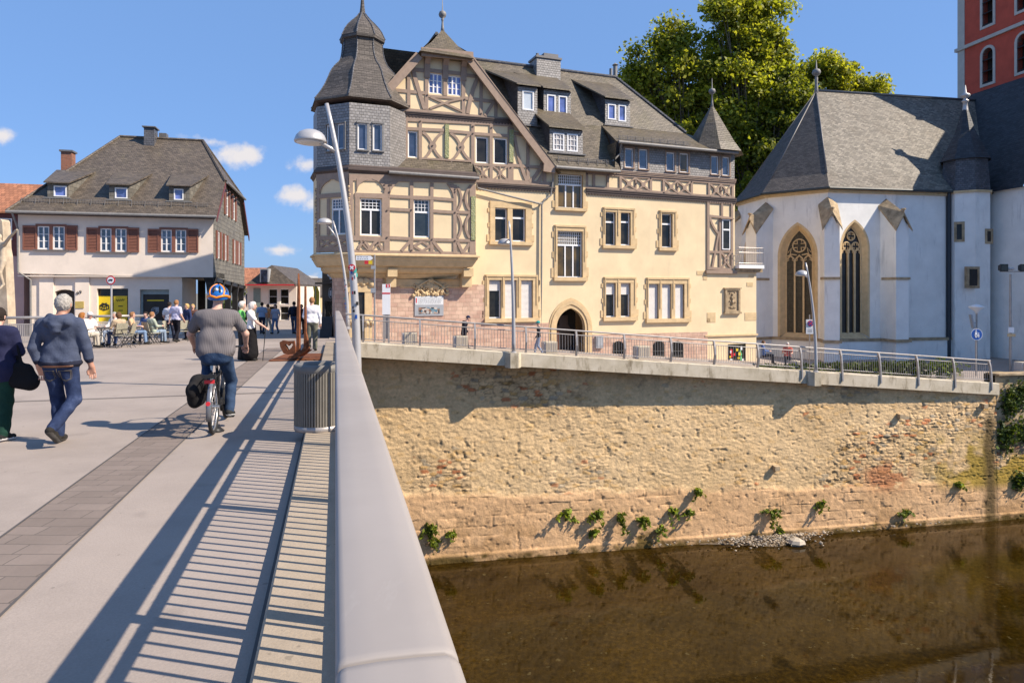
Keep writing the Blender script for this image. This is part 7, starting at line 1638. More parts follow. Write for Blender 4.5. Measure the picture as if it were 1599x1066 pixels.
# concrete seat blocks along the street
def block(x0, x1, y0, y1, d, label, m=M['concrete']):
    k = d / F; p = at((x0 + x1) / 2, y1, d); w = (x1 - x0) * k / 2; h = (y1 - y0) * k; mb = MB(); pl = sub_plane(p, V(.97, .22, 0)); b0 = p.z - .1
    mb.loft([[pl.P(s * w, b0, -.3), pl.P(s * w, b0, .3), pl.P(s * w, p.z + h - .03, .3), pl.P(s * (w - .0), p.z + h, .27), pl.P(s * w, p.z + h, -.3)] for s in (-1, 1)])
    e = empty('concrete_block', pl.P(0, b0, 0), label, 'concrete block', 'pale concrete blocks along the street'); mb.build('block_body', m, e)
    mb = MB()
    for i in range(1, 6): u = -w + 2 * w * i / 6; mb.pbox(pl, u - .012, u + .012, b0 + .1, p.z + h - .06, .3, .306)
    mb.build('groove', M['rail'], e); mb = MB(); mb.pbox(pl, -w - .09, -w, b0, p.z + h - .02, -.25, .25); mb.build('end_plate', M['signgrey'], e)
block(631.5, 650, 519, 538, 29.6, 'pale concrete block below the wall notice board'); block(711, 729, 524, 541, 30.2, 'pale concrete block beside the walker in black'); block(850, 868, 533, 549, 31.5, 'pale concrete block left of the pointed doorway'); block(1239, 1249, 563, 576, 36, 'pale concrete block just left of the church lamp'); block(1346, 1359, 570, 584, 37, 'pale concrete block below the right church buttress'); block(993, 1012, 540, 556, 33.5, 'pale concrete block between the cellar grilles'); block(480 + 1110, 480 + 1125, 565, 575, 38, 'pale concrete trough at the right edge behind the old wall')
# blue pedestrian sign with a cone lamp behind the railing end, floodlight mast
pd = at(1524, 588, 36.5); e = empty('pedestrian_sign', pd, 'round blue pedestrian sign on a thin post', 'sign')
zz6 = lambda y: H + (PY0 - y) * 36.5 / F; mb = MB(); mb.tube([V(pd.x, pd.y, zz6(588) - .3), V(pd.x, pd.y, zz6(512))], .035, 8); mb.build('post', M['rail'], e)
c = V(pd.x, pd.y - .05, zz6(522)); mb = MB(); mb.tube([c, c + V(0, -.015, 0)], .29, 22); s_ = mb.build('blue_disc', M['signblue'], e); mb = MB(); mb.tube([c + V(0, -.0, 0), c + V(0, -.012, 0)], .31, 22); mb.build('white_edge', M['signwhite'], s_)
mb = MB(); o = V(0, -.022, 0)
for (x, z, h, hr) in ((-.04, -.13, .30, .035), (.09, -.14, .18, .028)):
    mb.tube([c + o + V(x, .004, z + h + hr), c + o + V(x, -.004, z + h + hr)], hr, 10); mb.box(c + o + V(x, 0, z + h * .62), V(h * .2, 0, 0), V(0, .003, 0), V(0, 0, h * .26))
    for s in (-1, 1): mb.box(c + o + V(x + s * h * .13, 0, z + h * .14), V(h * .07, 0, 0), V(0, .0035, 0), V(s * h * .06, 0, h * .26))
mb.build('pedestrian_figures', M['signwhite'], s_)
d7 = 41.0; pl_ = at(1525, 590, d7); zz7 = lambda y: H + (PY0 - y) * d7 / F; e = empty('cone_lamp', pl_, 'old cream street lamp with an upturned cone shade before the turret', 'lamp')
mb = MB(); mb.tube([V(pl_.x, pl_.y, zz7(600)), V(pl_.x, pl_.y, zz7(488))], .05, 8); mb.build('pole', M['rail'], e); mb = MB(); mb.smooth = True; mb.lathe(V(pl_.x, pl_.y, zz7(489)), [(.08, 0), (.10, .1), (.42, .36), (.43, .39), (.22, .48), (.04, .54)], 16); mb.build('lamp_shade', M['signwhite'], e)
mb = MB(); mb.box(V(pl_.x - .28, pl_.y, zz7(502)), V(.05, 0, .0), V(0, .1, 0), V(-.09, 0, .42)); mb.tube([V(pl_.x, pl_.y, zz7(504)), V(pl_.x - .25, pl_.y, zz7(504))], .025, 6); mb.build('side_plate', M['signgrey'], e)
d8 = 39.0; pf = at(1578, 580, d8); zz8 = lambda y: H + (PY0 - y) * d8 / F; e = empty('floodlight_mast', pf, 'grey mast with black floodlights at the right edge', 'floodlight')
mb = MB(); mb.tube([V(pf.x, pf.y, zz8(585)), V(pf.x, pf.y, zz8(428))], [.08, .06], 10); mb.tube([V(pf.x - .6, pf.y, zz8(424)), V(pf.x + .75, pf.y, zz8(424))], .03, 6); mb.build('mast', M['rail'], e)
for x in (-.48, .66):
    mb = MB(); c = V(pf.x + x, pf.y, zz8(418.5)); mb.loft([[c + V(-.22, -.18, -.2), c + V(.22, -.18, -.2), c + V(.22, -.18, .22), c + V(-.22, -.18, .22)], [c + V(-.14, .14, -.12), c + V(.14, .14, -.12), c + V(.14, .14, .14), c + V(-.14, .14, .14)]]); fl = mb.build('floodlight', M['black'], e); mb = MB(); mb.box(c + V(0, -.184, .01), V(.18, 0, 0), V(0, .003, 0), V(0, 0, .17)); mb.build('lens', M['glass'], fl)
for x in (-.12, .06): mb = MB(); mb.smooth = True; c = V(pf.x + x, pf.y - .05, zz8(420)); mb.sphere(c, .09, 10); mb.build('spot', M['lampm'], e)
mb = MB(); mb.box(V(pf.x - .04, pf.y - .1, zz8(515)), V(.16, 0, 0), V(0, .02, 0), V(0, 0, .16)); mb.build('white_plate', M['signwhite'], e); mb = MB(); mb.box(V(pf.x - .02, pf.y - .1, zz8(523)), V(.22, 0, 0), V(0, .02, 0), V(0, 0, .08)); mb.build('small_plate', M['sand'], e)
# lorry ban sign by the cafe
d9 = 26.8; ps = at(174, 540, d9); e = empty('lorry_ban_sign', ps, 'round red rimmed no lorries sign on a white post before the slate house', 'sign'); zz9 = lambda y: H + (PY0 - y) * d9 / F
mb = MB(); mb.tube([V(ps.x, ps.y, zz9(540)), V(ps.x, ps.y, zz9(432))], .035, 8); mb.build('post', M['lampm'], e); c = V(ps.x, ps.y - .04, zz9(437.5)); mb = MB(); mb.tube([c, c + V(0, -.015, 0)], .175, 22); s_ = mb.build('red_disc', M['signred'], e); mb = MB(); mb.tube([c + V(0, -.016, 0), c + V(0, -.021, 0)], .13, 20); mb.build('white_disc', M['signwhite'], s_)
mb = MB(); o = c + V(0, -.024, 0); mb.box(o + V(.02, 0, .01), V(.06, 0, 0), V(0, .003, 0), V(0, 0, .03)); mb.box(o + V(-.065, 0, -.005), V(.022, 0, 0), V(0, .0035, 0), V(0, 0, .022)); 
for x in (-.06, .04): mb.tube([o + V(x, .003, -.03), o + V(x, -.003, -.03)], .016, 8)
mb.build('lorry_symbol', M['black'], s_)
# A-board, yellow banner at the shop front
ab = at(511, 529, 32.5); e = empty('pavement_board', ab, 'dark folding pavement board standing in the shadow by the black shop front', 'sign'); zb_ = gz(ab.x, ab.y); mb = MB(); c = V(ab.x, ab.y, zb_)
for s in (-1, 1): mb.box(c + V(0, s * .16, .5), V(.28, 0, 0), V(0, .015, .004), V(0, -s * .13, .5))
mb.build('board', M['black'], e); mb = MB(); mb.box(c + V(.30, -.0, .5), V(.015, 0, 0), V(0, .02, 0), V(.02, -.13, .5)); mb.build('frame', M['rail'], e)
yb = at(493, 520, 44); e = empty('yellow_banner', yb, 'tall yellow banner flag standing at the shops down the street', 'banner'); zz10 = lambda y: H + (PY0 - y) * 44 / F; mb = MB(); mb.tube([V(yb.x, yb.y, gz(yb.x, yb.y)), V(yb.x, yb.y, zz10(445))], .025, 6); mb.build('pole', M['rail'], e)
mb = MB(); mb.loft([[V(yb.x + x, yb.y + .06 * math.sin(i), zz10(y)) for x in (-.18 + .05 * math.sin(i * 1.3), .22 - (.12 if i == 0 else 0))] for i, y in enumerate((447, 456, 465, 474, 481))], cap=False, closed=False); mb.build('cloth', plain('yellow_cloth', (.75, .52, .05), .7), e)

# ------------------------------------------------------------------ riverside railing on the left, stone crucifix
def bank_rail(label, a, b, n, group=None, panel=M['signgrey'], pz=(.22, .88)):
    a = Vector(a); b = Vector(b); e = empty('bank_railing', a, label, 'railing', group); d = (b - a); U_ = V(d.x, d.y, 0).normalized(); N_ = V(U_.y, -U_.x, 0)
    up = V(0, 0, 1); mb = MB(); mb.smooth = True; mb.tube([a + up * 1.12 - U_ * .1, b + up * 1.12 + U_ * .1], .055, 10); mb.build('handrail', M['rail'], e)
    for i in range(n + 1): p = a.lerp(b, i / n); mb = MB(); mb.box(p + up * .52, U_ * .02, N_ * .05, up * .56); mb.build('post', M['rail'], e)
    for i in range(n):
        p = a.lerp(b, i / n) + U_ * .03; q = a.lerp(b, (i + 1) / n) - U_ * .03; mb = MB(); k = int((q - p).length / .055)
        for z in pz: mb.box((p + q) / 2 + up * z, U_ * ((q - p).length / 2), N_ * .015, up * .02)
        for j in range(k): c = p.lerp(q, (j + .5) / k); mb.box(c + up * (pz[0] + pz[1]) / 2, U_ * .016, N_ * .006, up * ((pz[1] - pz[0]) / 2))
        mb.build('bar_panel', M['rail'], e)
gA = at(-30, 540, 24.5); gA.z = gz(gA.x, gA.y); gB = at(136, 540, 25.8); gB.z = gz(gB.x, gB.y)
bank_rail('grey bank railing behind the walking couple at the left edge', gA, gB, 2)
gC = at(148, 540, 28.6); gC.z = gz(gC.x, gC.y); gD = at(238, 540, 30.5); gD.z = gz(gD.x, gD.y)
bank_rail('grey bank railing behind the cafe guests in front of the yellow posters', gC, gD, 3)

# stone crucifix at the left edge
cd = 27.5; cb = at(4, 540, cd); cz0 = gz(cb.x, cb.y); cq = lambda y: H + (PY0 - y) * cd / F; e = empty('stone_crucifix', V(cb.x, cb.y, cz0), 'weathered stone cross with a carved hanging figure at the left edge', 'statue')
mb = MB(); mb.loft([[V(cb.x + sx * w - .1, cb.y + sy * .22, z) for sx, sy in ((-1, -1), (1, -1), (1, 1), (-1, 1))] for z, w in ((cz0 - .1, .52), (cq(480), .46), (cq(400), .36), (cq(388), .30), (cq(360), .27), (cq(346), .24), (cq(343), .18))]); mb.build('stone_pillar', M['sand_dark'] if False else plain('pale_weathered_stone', (.46, .37, .27), .9, 0, .25, 3, .2, .4, 20), e)
mb = MB(); mb.box(V(cb.x - .75, cb.y - .02, cq(384)), V(.75, 0, 0), V(0, .16, 0), V(0, 0, .16)); mb.build('cross_arm', M['sand'], e)
# ------------------------------------------------------------------ people: one continuous body surface grown from a distance field
import openvdb
def rc(p, a, b, ra, rb, sq):
    q = p * sq; a = a * sq; b = b * sq; ba = b - a; L = max(1e-9, float(ba @ ba)); t = np.clip(((q - a) @ ba) / L, 0, 1)
    return np.linalg.norm(q - a - t[..., None] * ba, axis=-1) - (ra + (rb - ra) * t)
def sdf_object(prims, voxel, name, mats, parent, loc, yaw, s=1.0, wr=.0, cut=None, seed=0, hairy=0.0):
    """prims: (a, b, ra, rb, squash(3), material, blend)"""
    A = np.array([p[0] for p in prims]); Bq = np.array([p[1] for p in prims]); rm = np.array([max(p[2], p[3]) for p in prims]); 
    lo = np.minimum((A - rm[:, None] * 1.25).min(0), (Bq - rm[:, None] * 1.25).min(0)) - .05; hi = np.maximum((A + rm[:, None] * 1.25).max(0), (Bq + rm[:, None] * 1.25).max(0)) + .05
    n = np.ceil((hi - lo) / voxel).astype(int) + 1
    D = np.full(tuple(n), .3)
    ax = [lo[i] + np.arange(n[i]) * voxel for i in range(3)]
    for a, b, ra, rb, sq, m, k in prims:
        a = np.array(a, float); b = np.array(b, float); sq = np.array(sq, float); r = max(ra, rb) * 1.3 + k + .03
        i0 = np.maximum(0, ((np.minimum(a, b) - r - lo) / voxel).astype(int)); i1 = np.minimum(n, ((np.maximum(a, b) + r - lo) / voxel).astype(int) + 2)
        sl_ = tuple(slice(i0[i], i1[i]) for i in range(3)); g = np.stack(np.meshgrid(*[ax[i][sl_[i]] for i in range(3)], indexing='ij'), -1)
        d = rc(g, a, b, ra, rb, sq); cur = D[sl_]; h = np.clip(.5 + .5 * (cur - d) / k, 0, 1); D[sl_] = cur * (1 - h) + d * h - k * h * (1 - h)
    if wr:
        gx, gy, gz_ = np.meshgrid(*ax, indexing='ij', sparse=True)
        D = D + wr * (np.sin(gz_ * 38 + 5 * np.sin(gx * 9 + seed) + 4 * np.sin(gy * 8)) * .6 + np.sin(gx * 31 + gz_ * 14 + 3 * np.sin(gz_ * 7 + seed)) * .4) * np.clip(1 - gz_ / (1.5 * s) * .0, 0, 1) * (gz_ < 1.44)
    if hairy:
        gx, gy, gz_ = np.meshgrid(*ax, indexing='ij', sparse=True); D = D + hairy * (np.sin(gx * 190 + 3 * np.sin(gz_ * 40)) * np.sin(gy * 170 + 2 * np.sin(gx * 60)) + .8 * np.sin(gz_ * 130 + 4 * np.sin(gx * 35 + gy * 30)))
    if cut is not None:
        gx, gy, gz_ = np.meshgrid(*ax, indexing='ij', sparse=True); D = np.maximum(D, cut(gx, gy, gz_) + 0 * D)
    gr = openvdb.FloatGrid(); gr.background = .3; gr.copyFromArray(D.astype(np.float32)); P, Q = gr.convertToQuads(isovalue=0.0)
    P = P * voxel + lo
    c = P[Q].mean(1); best = np.full(len(Q), 9.); mi = np.zeros(len(Q), int)
    for a, b, ra, rb, sq, m, k in prims:
        d = rc(c, np.array(a, float), np.array(b, float), ra, rb, np.array(sq, float)); w = d < best; best = np.where(w, d, best); mi = np.where(w, m, mi)
    cy, sy = math.cos(yaw), math.sin(yaw); X = np.stack([P[:, 0] * cy - P[:, 1] * sy, P[:, 0] * sy + P[:, 1] * cy, P[:, 2]], 1) * s
    org = np.array(ORG[parent.name]) if parent is not None else np.array(loc); X = X + np.array(loc) - org
    me = bpy.data.meshes.new(name); me.from_pydata(X.tolist(), [], Q[:, ::-1].tolist())
    for m in mats: me.materials.append(m)
    me.polygons.foreach_set('material_index', mi.astype(np.int32)); me.polygons.foreach_set('use_smooth', [True] * len(Q)); me.update()
    o = link(bpy.data.objects.new(name, me))
    if parent is not None: o.parent = parent
    else: o.location = tuple(org)
    ORG[o.name] = Vector(org); return o
def fab(name, c, var=.12, bump=.25, sc=9):
    t = NT(name); t.set(.9, 0, .15); co = t.coord('Object'); t.col(t.ramp(t.noise(co, sc, 5, .65), [(.3, mul(c, 1 - var)), (.7, mul(c, 1 + var))])); t.bump(t.math('ADD', t.noise(co, 14, 5, .7), t.math('MULTIPLY', t.noise(co, 160, 2), .25)), bump, .025); return t.m
SK = {'pale': plain('skin_pale', (.56, .33, .25), .55, 0, .08, 14), 'tan': plain('skin_tan', (.46, .24, .165), .55, 0, .1, 14)}
HAIR = {'grey': fab('hair_grey', (.36, .33, .295), .35, .8, 50), 'white': fab('hair_white', (.66, .60, .54), .2, .6, 50), 'dark': fab('hair_dark', (.03, .022, .018), .3, .6, 50), 'brown': fab('hair_brown', (.13, .07, .035), .3, .6, 50), 'auburn': fab('hair_auburn', (.30, .12, .035), .3, .7, 40), 'blond': fab('hair_blond', (.52, .34, .14), .25, .6, 40), 'ginger': fab('hair_ginger', (.30, .15, .07), .3, .6, 40)}
STAND = dict(pelvis=(0, 0, .95), chest=(0, .0, 1.28), neck=(0, -.01, 1.47), head=(0, .02, 1.625), sl=(-.185, -.01, 1.41), sr=(.185, -.01, 1.41), el=(-.25, -.03, 1.13), er=(.25, -.03, 1.13), wl=(-.26, .03, .88), wr=(.26, .03, .88),
             hl=(-.09, 0, .91), hr=(.09, 0, .91), kl=(-.10, .02, .50), kr=(.10, .02, .50), al=(-.10, -.02, .085), ar=(.10, -.02, .085), tl=(-.12, .14, .035), tr=(.12, .14, .035))
SIT = dict(STAND, pelvis=(0, -.08, .52), chest=(0, -.14, .86), neck=(0, -.13, 1.05), head=(0, -.10, 1.20), sl=(-.185, -.14, .99), sr=(.185, -.14, .99), el=(-.25, -.05, .74), er=(.25, -.05, .74), wl=(-.18, .20, .74), wr=(.18, .20, .74),
           hl=(-.09, -.06, .50), hr=(.09, -.06, .50), kl=(-.12, .36, .52), kr=(.12, .36, .52), al=(-.12, .40, .10), ar=(.12, .40, .10), tl=(-.13, .55, .04), tr=(.13, .55, .04))
def person(label, loc, yaw, top, bottom, pose=None, base=STAND, s=1.0, skin='pale', hair='brown', hairlen=0, sleeve='long', voxel=.016, bulk=1.0, belly=0.0, shoes=(.03, .028, .026), sole=None, wr=.003, skirt=False, hat=None, loosepants=0.0, fingers=True, group=None, extra=None, coat=False, hem=0.0):
    J = dict(base); J.update(pose or {}); J = {k: np.array(v, float) for k, v in J.items()}
    e = empty('person', loc, label, 'person', group)
    P = []; one = (1, 1, 1); fl = (1, 1.25, 1)
    def cap(a, b, ra, rb, m, k=.03, sq=one): P.append((tuple(a), tuple(b), ra, rb, sq, m, k))
    pel, ch, nk, hd = J['pelvis'], J['chest'], J['neck'], J['head']; up = (nk - pel) / np.linalg.norm(nk - pel)
    rt = (J['sr'] - J['sl']); rt = rt / np.linalg.norm(rt); hrt = J['hr'] - J['hl']; hrt = hrt / np.linalg.norm(hrt)
    fw = np.cross(up, rt)
    bk = bulk
    # torso
    cap(ch - rt * .075 * bk + up * .04, ch + rt * .075 * bk + up * .04, .125 * bk, .125 * bk, 1, .05, fl)
    cap(J['sl'] * .82 + J['sr'] * .18, J['sl'] * .18 + J['sr'] * .82, .078, .078, 1, .07)
    w_ = (pel * .52 + ch * .48); cap(w_ - rt * .06 * bk + fw * belly * .5, w_ + rt * .06 * bk + fw * belly * .5, .122 * bk + belly * .4, .122 * bk + belly * .4, 1, .07, fl)
    lowm = 1; lp = pel + up * .04
    cap(lp - hrt * .07 * bk, lp + hrt * .07 * bk, .128 * bk, .128 * bk, lowm, .05, (1, 1.15, 1.2))
    if coat: cap(pel - up * .10 - hrt * .07, pel - up * .10 + hrt * .07, .152, .152, 1, .04, (1, 1.1, 1)); cap(pel - up * .02 - hrt * .07, pel - up * .02 + hrt * .07, .15, .15, 1, .04, (1, 1.1, 1))
    cap(pel - hrt * .06 - up * .03, pel + hrt * .06 - up * .03, .122 * bk ** .5, .122 * bk ** .5, 2, .04, (1, 1.12, 1))
    if hem: cap(pel - hrt * .095 * bk + up * (.08 - hem), pel + hrt * .095 * bk + up * (.08 - hem), .115 * bk, .115 * bk, 1, .05, (1, 1.02, 1.25)); cap(pel - hrt * .085 * bk + up * .16, pel + hrt * .085 * bk + up * .16, .120 * bk, .120 * bk, 1, .06, (1, 1.0, 1))
    # neck and head with a face
    cap(nk - up * .03, nk * .4 + hd * .6, .058, .052, 0, .03)
    cap(hd + (0, -.012, .015), hd + (0, .012, .015), .083, .083, 0, .02, (1.12, .98, .86)); cap(hd + (0, .035, -.055), hd + (0, .04, -.065), .052, .045, 0, .04)
    cap(hd + (0, .095, .005), hd + (0, .108, -.022), .010, .014, 0, .012)
    for sx in (-1, 1): cap(hd + (sx * .078, -.005, .012), hd + (sx * .080, -.008, -.022), .014, .010, 0, .006)
    cap(hd + (-.02, .083, -.052), hd + (.02, .083, -.052), .008, .008, 6, .004)
    for sx in (-1, 1): cap(hd + (sx * .031, .082, .012), hd + (sx * .033, .082, .012), .011, .011, 5, .003)
    # arms
    smat = 1
    for q, sg in (('l', -1), ('r', 1)):
        S, E, Wv = J['s' + q], J['e' + q], J['w' + q]
        if sleeve == 'long': cap(S, E, .066 * bk ** .5, .054, 1, .04); cap(E, E * .12 + Wv * .88, .054, .042, 1, .02); cap(E, Wv, .036, .027, 0, .01)
        elif sleeve == 'roll': cap(S, E, .070 * bk ** .5, .058, 1, .04); m_ = E * .45 + Wv * .55; cap(E, m_, .058, .050, 1, .02); cap(m_, E * .35 + Wv * .65, .050, .047, 4, .01); cap(E, Wv, .044, .031, 0, .012)
        else: m_ = S * .35 + E * .65; cap(S, m_, .068 * bk ** .5, .068, 1, .04); cap(S, E, .050, .043, 0, .015); cap(E, Wv, .043, .029, 0, .015)
        d = Wv - E; d = d / np.linalg.norm(d); side = np.cross(d, fw); side = side / (np.linalg.norm(side) + 1e-9); inn = J.get('palm' + q, None)
        nrm = np.cross(side, d)
        pw = Wv + d * .02; pe = Wv + d * .085
        for o in (-.022, 0, .022): cap(pw + side * o * .7, pe + side * o, .019, .016, 0, .012)
        if fingers:
            for i, (o, L) in enumerate(((-.032, .062), (-.011, .078), (.011, .080), (.032, .070))):
                c1 = pe + side * o + d * L * .45 - nrm * .012; c2 = pe + side * o + d * L * .8 - nrm * .034
                cap(pe + side * o, c1, .0105, .0095, 0, .004); cap(c1, c2, .0095, .008, 0, .004)
            ts = -sg; t1 = pw + side * .032 * ts + d * .02; cap(pw + side * .015 * ts, t1 + side * .012 * ts + d * .015 - nrm * .012, .015, .012, 0, .008); cap(t1 + side * .012 * ts + d * .015 - nrm * .012, t1 + side * .012 * ts + d * .05 - nrm * .022, .011, .009, 0, .004)
    # legs
    lpn = loosepants
    if skirt:
        hmid = (J['al'] + J['ar']) / 2; cap(pel, hmid + np.array((0, 0, .14)), .15, .19 + lpn, 2, .05, (1, 1.1, 1))
    for q in 'lr':
        Hh, K, A_, T = J['h' + q], J['k' + q], J['a' + q], J['t' + q]
        cap(Hh, K, .090 * bk ** .5 + lpn * .3, .066 + lpn * .6, 2, .03); cap(K, K * .1 + A_ * .9, .066 + lpn * .6, .052 + lpn, 2, .025); cap(K, A_, .05, .04, 2 if not coat else 2, .01)
        f = T - A_; f = f / np.linalg.norm(f)
        heel = A_ + np.array((0, 0, -.035)) - f * .045
        cap(heel, T, .043, .038, 3, .02, (1, 1, 1.15)); cap(A_, A_ * .5 + T * .5, .045, .042, 3, .02)
        if sole is not None: cap(heel + np.array((0, 0, -.018)), T + np.array((0, 0, -.018)), .040, .036, 7, .006, (1, 1, 1.5))
    if extra:
        for x in extra: P.append(x)
    mats = [SK[skin], top if not isinstance(top, tuple) else fab('cloth', top), bottom if not isinstance(bottom, tuple) else fab('cloth', bottom), fab('shoe_leather', shoes, .1, .1), M.get('trim_cloth') or M['black'], M['black'], plain('lip', (.40, .14, .11), .5), plain('shoe_sole', sole or (.5, .5, .5), .7)]
    body = sdf_object(P, voxel, 'body', mats, e, loc, yaw, s, wr)
    # hair
    Hp = []; hm = HAIR[hair]
    if hair:
        th = .012 if hairlen == 0 else .02
        Hp.append((tuple(hd + (0, -.014, .022)), tuple(hd + (0, .008, .024)), .083 + th, .083 + th, (1.10, .98, .88), 0, .01))
        if hairlen >= 1: Hp.append((tuple(hd + (0, -.055, .0)), tuple(hd + (0, -.06, -.06 * hairlen)), .072, .060, (.85, 1.1, 1), 0, .04))
        if hairlen >= 3: Hp.append((tuple(hd + (0, -.07, -.05)), tuple(hd + (0, -.10, -.30)), .06, .045, (.8, 1.2, 1), 0, .04))
        if hat is None or hairlen > 0:
            hz_ = hd[2]; hy = hd[1]; low = -.05 if hairlen == 0 else -.4
            sdf_object(Hp, min(voxel, .011), 'hair', [hm], e, loc, yaw, s, 0, hairy=.003, cut=lambda x, y, z: np.maximum(np.minimum(y - hy - .045, np.maximum(y - hy - .085, -(z - hz_ - .055))), -(z - hz_ - low) * .9 - np.clip(-(y - hy) - .02, 0, .1) * .5))
    if hat:
        c_ = hd + np.array((0, -.0, .035)); HP_ = [(tuple(c_ + (0, -.012, .01)), tuple(c_ + (0, .01, .01)), .097, .097, (1.08, .98, .95), 0, .01)]
        if hat[1]: HP_.append((tuple(c_ + (-.035, .10, -.0)), tuple(c_ + (.035, .10, -.0)), .05, .05, (1, .8, 4), 0, .01))
        cz_ = c_[2]; sdf_object(HP_, .011, 'cap', [fab('cap_cloth', hat[0])], e, loc, yaw, s, 0, cut=lambda x, y, z: -(z - cz_ + .012))
    return e
def ground_at(px, py, d): p = at(px, py, d); p.z = gz(p.x, p.y); return p
def dfoot(py):  # depth of a foot point on the arched deck (central part)
    d = 8.0
    for i in range(40): d = (H - dz(d * .93)) * F / (py - PY0)
    return d
# --- man in the blue hooded jacket, walking away
denim = NT('denim'); denim.set(.9, 0, .1); co = denim.coord('Object'); denim.col(denim.ramp(denim.noise(co, 5, 6, .7), [(.3, (.012, .018, .045)), (.55, (.030, .045, .10)), (.75, (.075, .10, .19))])); denim.bump(denim.noise(co, 22, 5, .7), .35, .02); M['denim'] = denim.m
M['trim_cloth'] = fab('dark_navy_rib', (.018, .020, .035))
hoodie = fab('slate_blue_jersey', (.062, .075, .118), .18, .5, 6)
d1 = 8.0; p1 = ground_at(95, 690, d1)
pose = dict(pelvis=(0, 0, .95), chest=(.0, .01, 1.28), el=(-.265, -.06, 1.13), er=(.265, .02, 1.12), wl=(-.225, .0, .90), wr=(.30, .06, .90), sl=(-.19, -.01, 1.405), sr=(.19, -.01, 1.405), head=(.015, .03, 1.625),
            kl=(-.075, .10, .50), al=(-.045, .05, .085), tl=(-.06, .22, .04), kr=(.14, .02, .52), ar=(.03, -.30, .22), tr=(.05, -.20, .09))
cp_ = lambda a, b, ra, rb, m, k=.02, sq=(1, 1, 1): (a, b, ra, rb, sq, m, k)
man = person('grey haired man in a blue hooded jacket and jeans walking away with bare forearms', p1, R(10), hoodie, M['denim'], pose, s=1.0, skin='tan', hair='grey', sleeve='roll', voxel=.0075, bulk=1.06, belly=.02, shoes=(.028, .025, .022), sole=(.06, .055, .05), wr=.0045, loosepants=.012, extra=[
    cp_((-.10, -.10, 1.43), (.10, -.10, 1.43), .055, .055, 1, .03), cp_((-.11, -.02, 1.49), (-.03, -.11, 1.46), .04, .05, 1, .03), cp_((.11, -.02, 1.49), (.03, -.11, 1.46), .04, .05, 1, .03), cp_((0, -.13, 1.38), (0, -.14, 1.34), .07, .05, 1, .04), cp_((-.10, .0, .945), (.10, .0, .945), .128, .128, 4, .015, (1, 1.05, 2.2))])
# stitched back pockets of the jeans follow the body: thin raised seams on the seat
def seam_lines(e, loc, yaw, lines, r, m, name, s=1.0):
    mb = MB(); cy, sy = math.cos(yaw), math.sin(yaw)
    for pts in lines: mb.tube([Vector(loc) + Vector((x * cy - y * sy, x * sy + y * cy, z)) * s for x, y, z in pts], r, 5)
    return mb.build(name, m, e)
seat = plain('tan_stitching', (.15, .125, .095), .8)
def on_body(e, loc, yaw, pts, lift=.003):
    b_ = [c for c in e.children if c.name.startswith('body')][0]; me = b_.data
    from mathutils.bvhtree import BVHTree
    t_ = BVHTree.FromPolygons([v.co for v in me.vertices], [tuple(p.vertices) for p in me.polygons]); cy, sy = math.cos(yaw), math.sin(yaw); out = []
    for x, z in pts:
        o = Vector((x * cy + .6 * sy, x * sy - .6 * cy, z)); d = Vector((-sy, cy, 0)); h = t_.ray_cast(o, d)
        if h[0] is not None: out.append(h[0] - d * lift + Vector(loc))
    return out
def dens(pts, k=6): return [tuple(np.array(a) * (1 - i / k) + np.array(b) * i / k) for a, b in zip(pts[:-1], pts[1:]) for i in range(k)] + [pts[-1]]
mb = MB()
for cx in (-.095, .085):
    for g in (0, .012):
        q = on_body(man, p1, R(10), dens([(cx - .065 + g, .865), (cx - .062 + g, .77), (cx, .735 + g), (cx + .062 - g, .77), (cx + .065 - g, .865)])); 
        if len(q) > 3: mb.tube(q, .0022, 4)
    q = on_body(man, p1, R(10), dens([(cx - .065, .865), (cx + .065, .865)])); mb.tube(q, .003, 4)
q = on_body(man, p1, R(10), dens([(-.14, .905), (0, .90), (.14, .905)])); mb.tube(q, .0025, 4)
q = on_body(man, p1, R(10), dens([(0, .90), (.0, .78)])); mb.tube(q, .0025, 4)
mb.build('pocket_stitching', seat, man)
mb = MB(); q = on_body(man, p1, R(10), dens([(-.17, .918), (0, .912), (.17, .918)])); mb.tube(q, .012, 6); mb.build('belt', plain('brown_belt', (.10, .04, .02), .5), man)
# --- woman at the left edge with a dark shoulder bag
navy = fab('navy_blouse', (.022, .024, .06), .15, .4)
green = fab('bottle_green_trousers', (.012, .042, .030), .2, .4)
d2 = 8.2; p2 = ground_at(-3, 688, d2)
wom = person('person in navy jacket and dark green trousers carrying a black bag at the left edge', p2, R(8), navy, green, dict(head=(-.03, .05, 1.545), neck=(-.01, -.01, 1.42), chest=(0, 0, 1.24), sl=(-.175, -.01, 1.36), sr=(.175, -.01, 1.36), er=(.235, .04, 1.10), wr=(.12, .22, 1.08), el=(-.23, .0, 1.09), wl=(-.18, .18, 1.0), kl=(-.12, .08, .50), al=(-.14, .12, .085), tl=(-.15, .28, .04), kr=(.10, -.01, .50), ar=(.11, -.10, .085), tr=(.14, .06, .04)), s=.955, hair='dark', hairlen=0, voxel=.009, shoes=(.02, .02, .02), sole=(.75, .75, .75), loosepants=.02, coat=True, wr=.004, bulk=1.02)
